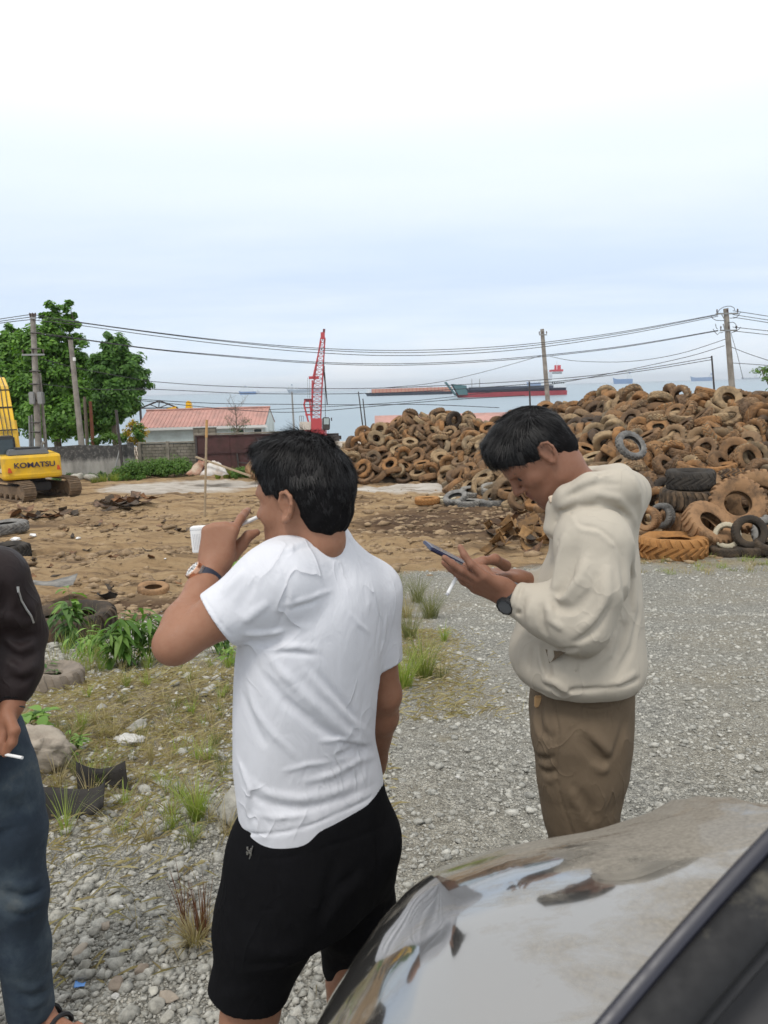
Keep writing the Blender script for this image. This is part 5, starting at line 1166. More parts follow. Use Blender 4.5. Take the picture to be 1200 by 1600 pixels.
# ------------------------------------------------------------------ implicit modelling: smooth unions of body shapes meshed with surface nets
def nrm(v): v = np.asarray(v, float); return v/np.linalg.norm(v)
class Field:
    def __init__(s): s.P = []
    def _add(s, kind, lo, hi, k, op, *a): s.P.append((kind, np.array(lo, np.float32), np.array(hi, np.float32), k, op, a)); return s
    def cone(s, a, b, ra, rb, k=.02, op=1):
        a = np.array(a, np.float32); b = np.array(b, np.float32); r = max(ra, rb); return s._add('c', np.minimum(a, b)-r, np.maximum(a, b)+r, k, op, a, b, ra, rb)
    def chain(s, pts, rad, k=.02, op=1):
        for i in range(len(pts)-1): s.cone(pts[i], pts[i+1], rad[i], rad[i+1], k, op)
        return s
    def ell(s, c, r, A=None, k=.02, op=1):
        c = np.array(c, np.float32); A = np.eye(3) if A is None else np.array(A); e = np.sqrt(((A*np.array(r)[None, :])**2).sum(1)); return s._add('e', c-e, c+e, k, op, c, np.array(r, np.float32), A.astype(np.float32))
    def loft(s, st, th, k=.02, op=1, ex=2.3, rnd=.01):
        """st rows (z, cx, cy, a, b): ellipse sections; lateral axis turned by th about z"""
        st = np.array(sorted(st), float); zd = np.linspace(st[0, 0], st[-1, 0], 72); kr = np.exp(-np.linspace(-1.6, 1.6, 11)**2); kr /= kr.sum()
        sm = lambda a: np.convolve(np.concatenate([2*a[0]-a[5:0:-1], a, 2*a[-1]-a[-2:-7:-1]]), kr, 'valid')
        st = np.stack([zd]+[sm(np.interp(zd, st[:, 0], st[:, i])) for i in (1, 2, 3, 4)], -1); m = max(st[:, 3].max(), st[:, 4].max()); lo = [st[:, 1].min()-m, st[:, 2].min()-m, st[0, 0]-rnd]; hi = [st[:, 1].max()+m, st[:, 2].max()+m, st[-1, 0]+rnd]
        return s._add('l', lo, hi, k, op, st, th, ex)
    def box(s, c, h, A, r=.004, k=.004, op=1):
        c = np.array(c, np.float32); A = np.array(A, np.float32); e = np.abs(A)@np.array(h); return s._add('b', c-e-r, c+e+r, k, op, c, np.array(h, np.float32), A, r)
    def half(s, pt, n, k=.006):       # keep the side the normal points away from
        return s._add('h', [-9]*3, [9]*3, k, -2, np.array(pt, np.float32), nrm(n).astype(np.float32))
    def fold(s, pts, amp, w, tp=False):         # raised (amp>0) or sunk ridge along a polyline, fading at its ends if tp
        pts = np.array(pts, np.float32); return s._add('f', pts.min(0)-2.2*w, pts.max(0)+2.2*w, 0, 0, pts, amp, w, tp)
    def folds(s, specs, amp=1.0, wid=1.0, tp=True, d0=.8, d1=2.8):
        """specs (amp, width, photo points): points are projected on the present surface, then the folds are raised"""
        px = [p for sp in specs for p in sp[2]]; Q, ok = s.trace_many(px, d0, d1); i = 0
        for a, w, pp in specs:
            q = [Q[i+j] for j in range(len(pp)) if ok[i+j]]; i += len(pp)
            if len(q) > 1: s.fold(q, a*amp, w*wid, tp)
        return s
    def trace_many(s, px, d0=.8, d1=2.8):
        o = np.array([0, 0, CAMZ], np.float32); v = np.array([pix(x, y, 1.0) for x, y in px], np.float32)-o; L = np.linalg.norm(v, axis=1); t = np.full(len(px), d0, np.float32)
        for _ in range(110):
            q = s.eval(o+v*t[:, None]); t = np.minimum(t+np.where(q > .0006, np.clip(q*.75, .0004, .06)/L, 0), d1)
        return o+v*t[:, None], t < d1-.01
    def ripple(s, lo, hi, fn): return s._add('r', lo, hi, 0, 0, fn)
    def eval(s, X, lo=None, hi=None, mar=.05):
        x = np.ascontiguousarray(X[:, 0], np.float32); y = np.ascontiguousarray(X[:, 1], np.float32); z = np.ascontiguousarray(X[:, 2], np.float32)
        f32 = np.float32; d = np.full(x.shape[0], .5, f32)
        def seg(p0, p1):
            bx, by, bz = (f32(v) for v in (p1-p0)); ax_ = x-f32(p0[0]); ay_ = y-f32(p0[1]); az_ = z-f32(p0[2])
            t = (ax_*bx+ay_*by+az_*bz)*f32(1/max(1e-9, float(bx*bx+by*by+bz*bz))); np.clip(t, 0, 1, out=t); ax_ -= t*bx; ay_ -= t*by; az_ -= t*bz
            return t, ax_*ax_+ay_*ay_+az_*az_
        for kind, l, h, k, op, a in s.P:
            if lo is not None and ((l-mar-k > hi).any() or (h+mar+k < lo).any()): continue
            if kind == 'c':
                p0, p1, ra, rb = a; t, e = seg(p0, p1); q = np.sqrt(e)-(f32(ra)+f32(rb-ra)*t)
            elif kind == 'e':
                c, r, A = a; dx = x-c[0]; dy = y-c[1]; dz = z-c[2]; k0 = 0; k1 = 0
                for m in range(3):
                    u = (dx*A[0, m]+dy*A[1, m]+dz*A[2, m])*f32(1/r[m]); u2 = u*u; k0 = k0+u2; k1 = k1+u2*f32(1/(r[m]*r[m]))
                k0 = np.sqrt(k0); q = k0*(k0-1)/np.sqrt(np.maximum(k1, 1e-8))
            elif kind == 'l':
                st, th, ex = a; zc = np.clip(z, st[0, 0], st[-1, 0]); cx, cy, ra, rb = (np.interp(zc, st[:, 0], st[:, m]).astype(f32) for m in (1, 2, 3, 4)); dx = x-cx; dy = y-cy
                u = (dx*f32(math.cos(th))+dy*f32(math.sin(th)))/ra; v = (-dx*f32(math.sin(th))+dy*f32(math.cos(th)))/rb
                g = (np.abs(u)**f32(ex)+np.abs(v)**f32(ex))**f32(1/ex); q = (g-1)*np.minimum(ra, rb); e = np.abs(z-zc.astype(f32)); q = np.where(e > 0, np.sqrt(np.maximum(q, 0)**2+e**2), np.maximum(q, np.maximum(f32(st[0, 0])-z, z-f32(st[-1, 0]))))
            elif kind == 'b':
                c, hh, A, r = a; dx = x-c[0]; dy = y-c[1]; dz = z-c[2]; U = [np.abs(dx*A[0, m]+dy*A[1, m]+dz*A[2, m])-f32(hh[m]-r) for m in range(3)]
                q = np.sqrt(sum(np.maximum(u, 0)**2 for u in U))+np.minimum(np.maximum(np.maximum(U[0], U[1]), U[2]), 0)-f32(r)
            elif kind == 'h':
                q = (x-a[0][0])*a[1][0]+(y-a[0][1])*a[1][1]+(z-a[0][2])*a[1][2]
            elif kind == 'f':
                pts, amp, w, tp = a; dd = np.full(x.shape[0], 9, f32); ss = np.zeros(x.shape[0], f32); m = len(pts)-1
                for i in range(m):
                    t, e = seg(pts[i], pts[i+1]); b_ = e < dd; dd = np.where(b_, e, dd)
                    if tp: ss = np.where(b_, (i+t)/m, ss)
                g = np.exp(-dd*f32(1/(w*w)))
                if tp: g = g*np.sin(np.pi*np.clip(ss, .02, .98))**.8
                d = d-f32(amp)*g.astype(f32); continue
            elif kind == 'r':
                d = d-a[0](np.stack([x, y, z], -1)).astype(f32); continue
            q = q.astype(f32); kk = f32(k); ik = f32(.5/k)
            if op == 1: hh = np.clip(f32(.5)+ik*(d-q), 0, 1); d = d+(q-d)*hh-kk*hh*(1-hh)
            elif op == -1: hh = np.clip(f32(.5)-ik*(d+q), 0, 1); d = d+(-q-d)*hh+kk*hh*(1-hh)
            elif op == -2: hh = np.clip(f32(.5)-ik*(d-q), 0, 1); d = d+(q-d)*hh+kk*hh*(1-hh)
        return d
    def bounds(s):
        B = [(p[1], p[2]) for p in s.P if p[4] == 1]; return np.min([b[0] for b in B], 0)-.02, np.max([b[1] for b in B], 0)+.02
    def trace(s, px, py, d0=.8, d1=2.8):
        q, ok = s.trace_many([(px, py)], d0, d1); return q[0] if ok[0] else None
    def mesh(s, h, name, mat=None, base=(0, 0, 0), B=8, lip=1.25, relax=.5):
        lo, hi = s.bounds(); nb = np.ceil((hi-lo)/(B*h)).astype(int); g = np.stack(np.meshgrid(*[np.arange(n) for n in nb], indexing='ij'), -1).reshape(-1, 3)
        cen = (lo+(g+.5)*B*h).astype(np.float32); val = np.concatenate([s.eval(cen[i:i+40000]) for i in range(0, len(cen), 40000)])
        g = g[np.abs(val) < B*h*.87*lip]
        cor = np.stack(np.meshgrid(*[np.arange(B+1)]*3, indexing='ij'), -1)
        keys = []; verts = []; quads = []
        BIG = (nb.max()+2)*B+5
        def key(c): c = c+2; return (c[..., 0].astype(np.int64)*BIG+c[..., 1])*BIG+c[..., 2]
        cell = np.stack(np.meshgrid(*[np.arange(B)]*3, indexing='ij'), -1)
        off8 = [(i, j, k) for i in (0, 1) for j in (0, 1) for k in (0, 1)]
        CH = 32
        for i0 in range(0, len(g), CH):
            gb = g[i0:i0+CH]; n = len(gb); ic = gb[:, None, None, None, :]*B+cor[None]; Pt = (lo+ic*h).astype(np.float32); fl = Pt.reshape(-1, 3)
            v = s.eval(fl, fl.min(0), fl.max(0)).reshape(n, B+1, B+1, B+1)
            ins = v < 0
            c8 = np.stack([ins[:, a:a+B, b:b+B, c:c+B] for a, b, c in off8], -1); sm = c8.sum(-1); act = (sm > 0) & (sm < 8)
            if not act.any(): continue
            w = np.nonzero(act); vv = np.stack([v[:, a:a+B, b:b+B, c:c+B][w] for a, b, c in off8], -1)
            acc = np.zeros((len(w[0]), 3)); cnt = np.zeros(len(w[0]))
            for e0 in range(8):
                for ax in (4, 2, 1):
                    if e0 & ax: continue
                    e1 = e0 | ax; f0, f1 = vv[:, e0], vv[:, e1]; cr = (f0 < 0) != (f1 < 0); t = np.where(cr, f0/(f0-f1+1e-12), 0)
                    p = np.array(off8[e0])[None]+t[:, None]*(np.array(off8[e1])-np.array(off8[e0]))[None]; acc += p*cr[:, None]; cnt += cr
            ci = gb[w[0]]*B+np.stack(w[1:], -1); verts.append(lo+(ci+acc/cnt[:, None])*h); keys.append(key(ci))
            for ax in range(3):
                sl0 = [slice(None)]+[slice(0, B)]*3; sl1 = list(sl0); sl1[ax+1] = slice(1, B+1)
                a0 = ins[tuple(sl0)]; a1 = ins[tuple(sl1)]; q = np.nonzero(a0 != a1)
                if not len(q[0]): continue
                gi = gb[q[0]]*B+np.stack(q[1:], -1); u, t = [(1, 2), (2, 0), (0, 1)][ax]; du = np.zeros(3, int); dv = np.zeros(3, int); du[u] = 1; dv[t] = 1
                Q = np.stack([key(gi-du-dv), key(gi-dv), key(gi), key(gi-du)], -1); fl2 = ~a0[q]; Q[fl2] = Q[fl2][:, ::-1]; quads.append(Q)
        K = np.concatenate(keys); Vv = np.concatenate(verts); Q = np.concatenate(quads); o = np.argsort(K); Ks = K[o]
        ix = np.searchsorted(Ks, Q).clip(0, len(Ks)-1); ok = (Ks[ix] == Q).all(1); F = o[ix][ok]
        # light smoothing of the grid
        nbv = np.zeros_like(Vv); c = np.zeros(len(Vv)); 
        for a, b in ((0, 1), (1, 2), (2, 3), (3, 0)):
            np.add.at(nbv, F[:, a], Vv[F[:, b]]); np.add.at(nbv, F[:, b], Vv[F[:, a]]); np.add.at(c, F[:, a], 1); np.add.at(c, F[:, b], 1)
        Vv = Vv*(1-relax)+relax*nbv/np.maximum(c, 1)[:, None]
        me = mesh_np(name, Vv-np.array(base)[None], F, mat, True); return me
def hand(f, w, D, N, side, curls, thumb, sc=1.0, k=.008, spread=.12, thumb_pts=None):
    """w wrist, D towards the fingers, N out of the palm; side +1 left hand, -1 right hand; curls: per finger 3 bend angles"""
    D = nrm(D); N = np.array(N, float); N = nrm(N-D*(N@D)); T = np.cross(N, D)*side; w = np.array(w, float); P = lambda t, d, n: w+(T*t+D*d+N*n)*sc
    kn = [(.029, .092), (.009, .096), (-.011, .090), (-.028, .080)]; ln = [(.043, .026, .021), (.047, .029, .022), (.043, .027, .022), (.033, .021, .019)]; tips = []
    f.cone(P(0, -.03, 0), P(0, .012, 0), .026*sc, .026*sc, .02)
    for i, (t, d) in enumerate(kn):
        f.cone(P(t*.55, .015, 0), P(t, d, 0), .015*sc, .0125*sc, .014)
        p = P(t, d, 0); ang = 0; dirx = D*math.cos(spread*(.5-i*.33)*2)+T*math.sin(spread*(.5-i*.33)*2); r = [.0105, .0095, .0085, .0075] if i < 3 else [.0095, .0085, .0075, .0066]
        for j in range(3):
            ang += curls[i][j]; v = dirx*math.cos(ang)+N*math.sin(ang); q = p+v*ln[i][j]*sc; f.cone(p, q, r[j]*sc, r[j+1]*sc, k*.6); p = q
        tips.append(p)
    # pads
    f.ell(P(.022, .035, .008), (.020*sc, .030*sc, .014*sc), np.stack([T, D, N], -1), .015); f.ell(P(-.02, .035, .006), (.014*sc, .030*sc, .011*sc), np.stack([T, D, N], -1), .015)
    tp = thumb_pts or [P(*q) for q in thumb]
    f.chain(tp, [.015*sc, .0125*sc, .0105*sc, .0085*sc][:len(tp)], .010); tips.append(tp[-1]); return tips, P
class Scaled:
    """passes shapes on to a field with all their radii scaled"""
    def __init__(s, f, q): s.f = f; s.q = q
    def cone(s, a, b, ra, rb, k=.02, op=1): s.f.cone(a, b, ra*s.q, rb*s.q, k*s.q, op)
    def chain(s, pts, rad, k=.02, op=1): s.f.chain(pts, [r*s.q for r in rad], k*s.q, op)
    def ell(s, c, r, A=None, k=.02, op=1): s.f.ell(c, tuple(x*s.q for x in r), A, k*s.q, op)
    def fold(s, pts, amp, w, tp=False): s.f.fold(pts, amp*s.q, w*s.q, tp)
def head(f, o, Fd, Ud, fs=1.0):
    """head around o (ear level): Fd forward, Ud up. Returns local->world function and axes"""
    Fd = nrm(Fd); Ud = np.array(Ud, float); Ud = nrm(Ud-Fd*(Ud@Fd)); Ld = np.cross(Ud, Fd); A = np.stack([Fd, Ld, Ud], -1); o = np.array(o, float)
    P = lambda a, b, c: o+(Fd*a+Ld*b+Ud*c)*fs
    f = Scaled(f, fs)
    f.ell(P(-.004, 0, .045), (.096, .075, .084), A, .02); f.ell(P(-.038, 0, .022), (.066, .066, .070), A, .03)
    f.ell(P(.035, 0, -.015), (.052, .060, .070), A, .03); f.ell(P(.052, 0, .030), (.038, .056, .034), A, .02)
    for s in (1, -1):
        f.cone(P(.000, .050*s, -.035), P(.010, .047*s, -.068), .016, .014, .03); f.cone(P(.010, .047*s, -.068), P(.070, .012*s, -.094), .014, .014, .028)
        f.ell(P(.055, .038*s, -.020), (.025, .020, .020), A, .02)                      # cheekbone
    f.ell(P(.072, 0, -.095), (.017, .020, .014), A, .016); f.ell(P(.045, 0, -.075), (.04, .038, .03), A, .03)
    f.ell(P(.070, 0, -.052), (.022, .028, .026), A, .018)                               # muzzle
    f.cone(P(.084, -.030, .022), P(.084, .030, .022), .010, .010, .016)                # brow
    for s in (1, -1):
        f.ell(P(.092, .031*s, .003), (.016, .019, .012), A, .010, -1); f.ell(P(.070, .031*s, .003), (.0135, .0145, .0115), A, .004)   # socket, lids
        f.fold([P(.0825, .019*s, .0005), P(.0855, .031*s, -.0005), P(.080, .044*s, .0015)], -.0016, .0022)
    f.cone(P(.088, 0, .016), P(.108, 0, -.022), .0075, .0105, .012); f.ell(P(.107, 0, -.027), (.0115, .0115, .009), A, .008)
    for s in (1, -1):
        f.ell(P(.094, .0125*s, -.030), (.0105, .0075, .0075), A, .006); f.ell(P(.098, .007*s, -.0375), (.005, .0032, .003), A, .003, -1)
    f.cone(P(.084, -.018, -.053), P(.0925, 0, -.0505), .0045, .0065, .006); f.cone(P(.0925, 0, -.0505), P(.084, .018, -.053), .0065, .0045, .006)
    f.cone(P(.083, -.016, -.063), P(.0905, 0, -.0635), .0045, .007, .006); f.cone(P(.0905, 0, -.0635), P(.083, .016, -.063), .007, .0045, .006)
    f.fold([P(.082, -.024, -.0575), P(.094, 0, -.0572), P(.082, .024, -.0575)], -.004, .0025); f.fold([P(.088, -.008, -.076), P(.088, .008, -.076)], -.003, .006)
    for s in (1, -1):                                                                    # ears
        def E(a, c, out): return P(-.012+a, (.0735+out)*s, .002+c)
        f.ell(E(0, 0, .001), (.015, .007, .027), A, .008)
        rim = [E(.012, -.004, .004), E(.013, .012, .007), E(.006, .028, .010), E(-.008, .031, .013), E(-.019, .022, .016), E(-.021, .006, .016), E(-.016, -.010, .014), E(-.007, -.022, .010), E(.004, -.027, .006), E(.010, -.020, .004)]
        f.chain(rim, [.0035, .0038, .004, .0042, .0042, .0042, .0045, .0052, .006, .004], .004)
        f.ell(E(-.001, -.002, .011), (.008, .006, .011), A, .004, -1); f.fold([E(-.010, -.008, .013), E(-.012, .008, .013), E(-.002, .020, .011)], .0025, .0035)
        f.fold([E(-.015, .018, .013), E(-.016, .002, .013)], -.0025, .003)
    return P, (Fd, Ld, Ud)
# ------------------------------------------------------------------ people: materials and hair
def people_mats():
    M = MAT
    def skin(name, c):
        m, nt, b = new_mat(name); p = geopos(nt)
        col = mixc(nt, noise(nt, p, 9, 5, .6), tuple(x*.80 for x in c), tuple(min(1, x*1.18) for x in c))
        col = mixc(nt, maprange(nt, noise(nt, p, 60, 4, .6), .45, .75, 0, .35), col, (c[0]*.78, c[1]*.62, c[2]*.55))
        at = nt.nodes.new('ShaderNodeAttribute'); at.attribute_name = 'tint'; col = mixc(nt, at.outputs['Alpha'], col, at.outputs['Color'])
        nt.links.new(col, b.inputs['Base Color']); b.inputs['Subsurface Weight'].default_value = .12; b.inputs['Subsurface Radius'].default_value = (.012, .005, .003); b.inputs['Subsurface Scale'].default_value = .5
        nt.links.new(maprange(nt, noise(nt, p, 140, 3), .3, .7, .42, .62), b.inputs['Roughness']); b.inputs['Specular IOR Level'].default_value = .28
        bump(nt, b, noise(nt, p, 300, 4, .7), .35, .002); return m
    M['skin_a'] = skin('skin_a', (.30, .15, .092)); M['skin_b'] = skin('skin_b', (.25, .122, .077)); M['skin_c'] = skin('skin_c', (.29, .135, .08))
    def cloth(name, c, rough=.9, weave=900, bs=.25, var=.08, wr=.25, wsc=14, sheen=.0, crease=None):
        m, nt, b = new_mat(name); p = geopos(nt)
        n = noise(nt, p, 3.5, 5, .6); col = mixc(nt, n, tuple(x*(1-var) for x in c), tuple(min(1, x*(1+var)) for x in c))
        if crease: col = mixc(nt, maprange(nt, noise(nt, p, 30, 6, .7), .5, .8, 0, .5), col, crease)
        nt.links.new(col, b.inputs['Base Color']); b.inputs['Roughness'].default_value = rough; b.inputs['Specular IOR Level'].default_value = .2; b.inputs['Sheen Weight'].default_value = sheen
        mp = nt.nodes.new('ShaderNodeMapping'); mp.inputs['Scale'].default_value = (1, 1, .6); mp.inputs['Rotation'].default_value = (.3, .5, .2); nt.links.new(p, mp.inputs[0])
        w1 = noise(nt, mp.outputs[0], wsc, 3, .5, 1.2); w2 = noise(nt, p, weave, 2)
        rd = math_(nt, 'POWER', math_(nt, 'SUBTRACT', 1.0, math_(nt, 'ABSOLUTE', math_(nt, 'SUBTRACT', math_(nt, 'MULTIPLY', noise(nt, mp.outputs[0], wsc*.55, 2, .45, 1.4), 2.0), 1.0))), 14.0)
        rd = math_(nt, 'MULTIPLY', rd, maprange(nt, noise(nt, p, 6, 2), .45, .65, 0, .30))
        h = math_(nt, 'ADD', math_(nt, 'ADD', math_(nt, 'MULTIPLY', w1, wr), rd), math_(nt, 'MULTIPLY', w2, .02)); bump(nt, b, h, bs, .03); return m
    M['tee_white'] = cloth('tee_white', (.63, .635, .67), .95, 900, .5, .02, .34, 13)
    M['black_twill'] = cloth('black_twill', (.0065, .0065, .0075), .95, 1200, .3, .25, .3, 18, .0, (.010, .010, .012)); M['black_twill'].node_tree.nodes['Principled BSDF'].inputs['Specular IOR Level'].default_value = .08
    M['beige_shell'] = cloth('beige_shell', (.45, .407, .337), .75, 1200, .35, .05, .30, 13)
    M['beige_lining'] = cloth('beige_lining', (.30, .26, .21), .8, 1200, .3, .05)
    M['khaki'] = cloth('khaki', (.15, .112, .075), .9, 1100, .4, .12, .35, 17)
    M['bomber'] = cloth('bomber', (.022, .015, .015), .55, 900, .4, .2, .4, 16)
    M['rib_black'] = cloth('rib_black', (.012, .012, .013), .9, 900, .3, .2)
    m, nt, b = new_mat('denim'); p = geopos(nt); n = noise(nt, p, 5, 6, .65)
    sx = nt.nodes.new('ShaderNodeSeparateXYZ'); nt.links.new(p, sx.inputs[0])
    c = ramp(nt, n, [(.3, (.012, .020, .032)), (.5, (.022, .036, .055)), (.62, (.045, .065, .085)), (.75, (.10, .115, .12))]); nt.links.new(c, b.inputs['Base Color']); b.inputs['Roughness'].default_value = .95
    h = math_(nt, 'ADD', math_(nt, 'MULTIPLY', noise(nt, p, 16, 4, .5, 1.0), .35), math_(nt, 'MULTIPLY', noise(nt, p, 1300, 2), .04)); bump(nt, b, h, .4, .03); M['denim'] = m
    m, nt, b = new_mat('hair'); c = ramp(nt, nt.nodes.new('ShaderNodeNewGeometry').outputs['Random Per Island'], [(0, (.005, .0048, .005)), (.7, (.009, .0085, .009)), (1, (.018, .016, .016))]); nt.links.new(c, b.inputs['Base Color']); b.inputs['Roughness'].default_value = .5; b.inputs['Specular IOR Level'].default_value = .3; M['hair'] = m
    M['hair_cap'] = plain('hair_cap', (.007, .0065, .007), .8, var=.3, vscale=80, spec=.1)
    M['rose_gold'] = plain('rose_gold', (.72, .42, .28), .22, 1.0, var=.05); M['dial_white'] = plain('dial_white', (.62, .60, .57), .3, var=.1, vscale=300); M['strap_navy'] = plain('strap_navy', (.02, .026, .045), .45, var=.15)
    M['watch_black'] = plain('watch_black', (.018, .018, .019), .4, var=.2); M['steel'] = plain('steel', (.5, .5, .5), .3, 1.0, var=.1)
    M['paper_white'] = plain('paper_white', (.78, .78, .77), .7, var=.03); M['print_grey'] = plain('print_grey', (.42, .42, .44), .7, var=.1); M['filter_tan'] = plain('filter_tan', (.62, .40, .20), .8, var=.15, vscale=500)
    M['phone_blue'] = plain('phone_blue', (.035, .04, .085), .3, var=.1); M['phone_glass'] = plain('phone_glass', (.25, .29, .36), .06, var=.05, spec=.7)
    M['sandal'] = plain('sandal', (.02, .02, .022), .7, var=.3); M['zip_steel'] = plain('zip_steel', (.55, .55, .54), .35, .8, var=.15, vscale=400); M['toggle'] = plain('toggle', (.62, .50, .38), .5, var=.1)
    M['nail'] = plain('nail', (.52, .33, .25), .35, var=.05)
people_mats()
def hair_strands(me_cap, name, o, ax, n, length, seed, parent, base, flow, lift=.25, width=.0007, rootin=.004, keep=None, segs=4):
    """thin tapered ribbons rooted on the cap mesh. flow(local pts)->local direction"""
    rng = np.random.default_rng(seed); Fd, Ld, Ud = ax; A = np.stack([Fd, Ld, Ud], -1)
    nv = len(me_cap.vertices); co = np.empty(nv*3, np.float32); me_cap.vertices.foreach_get('co', co); co = co.reshape(-1, 3); no = np.empty(nv*3, np.float32); me_cap.vertices.foreach_get('normal', no); no = no.reshape(-1, 3)
    i = rng.integers(0, nv, n); p = co[i]+rng.standard_normal((n, 3))*.0015; nr = no[i]; loc = (p+np.array(base)-o)@A
    if keep is not None: k = keep(loc); i, p, nr, loc = i[k], p[k], nr[k], loc[k]; n = len(p)
    clump = fbm(loc, 55, 2, seed)[:, None]*.35
    d = flow(loc, rng)@A.T; d = d+rng.standard_normal((n, 3))*.13+clump*np.stack([fbm(loc+9, 40, 2, seed+1), fbm(loc+5, 40, 2, seed+2), fbm(loc+2, 40, 2, seed+3)], -1)*1.6
    d -= nr*(d*nr).sum(1, keepdims=True); d /= np.linalg.norm(d, axis=1, keepdims=True)+1e-9
    L = length(loc)*(.6+.8*rng.random(n)); p = p-nr*rootin; S = []
    cur = p.copy(); dirv = d+nr*lift*(.5+rng.random(n))[:, None]; sidev = np.cross(nr, d); wv = width*(.7+.6*rng.random(n))
    for s in range(segs+1):
        t = s/segs; w = wv*(1-t*.85); S.append(np.stack([cur-sidev*w[:, None], cur+sidev*w[:, None]], 1))
        dirv = dirv-nr*(lift*.55/segs*2); dd = dirv/np.linalg.norm(dirv, axis=1, keepdims=True); cur = cur+dd*(L/segs)[:, None]
    V = np.stack(S, 1).reshape(-1, 3); m = (segs+1)*2; b0 = (np.arange(n)*m)[:, None, None]; q = np.array([[2*s, 2*s+1, 2*s+3, 2*s+2] for s in range(segs)])[None]; F = (b0+q).reshape(-1, 4)
    return link(name, mesh_np(name, V, F, MAT['hair'], True), parent)
def tint(me, base, spots):
    """colour spots on skin (lips, nails, beard shade): (centre, radius, colour, strength)"""
    n = len(me.vertices); co = np.empty(n*3, np.float32); me.vertices.foreach_get('co', co); co = co.reshape(-1, 3)+np.array(base); C = np.zeros((n, 4), np.float32); C[:, :3] = .2
    for c, r, col, st in spots:
        d = np.linalg.norm((co-np.array(c))/np.array(r), axis=1); a = st*np.clip(1.6-1.6*d, 0, 1); m = a > C[:, 3]; C[m, :3] = col; C[m, 3] = a[m]
    at = me.color_attributes.new('tint', 'FLOAT_COLOR', 'POINT'); at.data.foreach_set('color', C.ravel())
def W3(v): return np.array(v, float)
def sil(rows, d, fa, fb, dd=None):
    """silhouette rows (y, xl, xr) in photo pixels -> loft stations at distance d"""
    out = []
    for i, (y, xl, xr) in enumerate(rows):
        di = d if dd is None else d+dd[i]; a = pix(xl, y, di); b = pix(xr, y, di); h = (b-a).length/2; c = (a+b)/2; out.append((c.z, c.x, di, h*fa, h*fb))
    return out
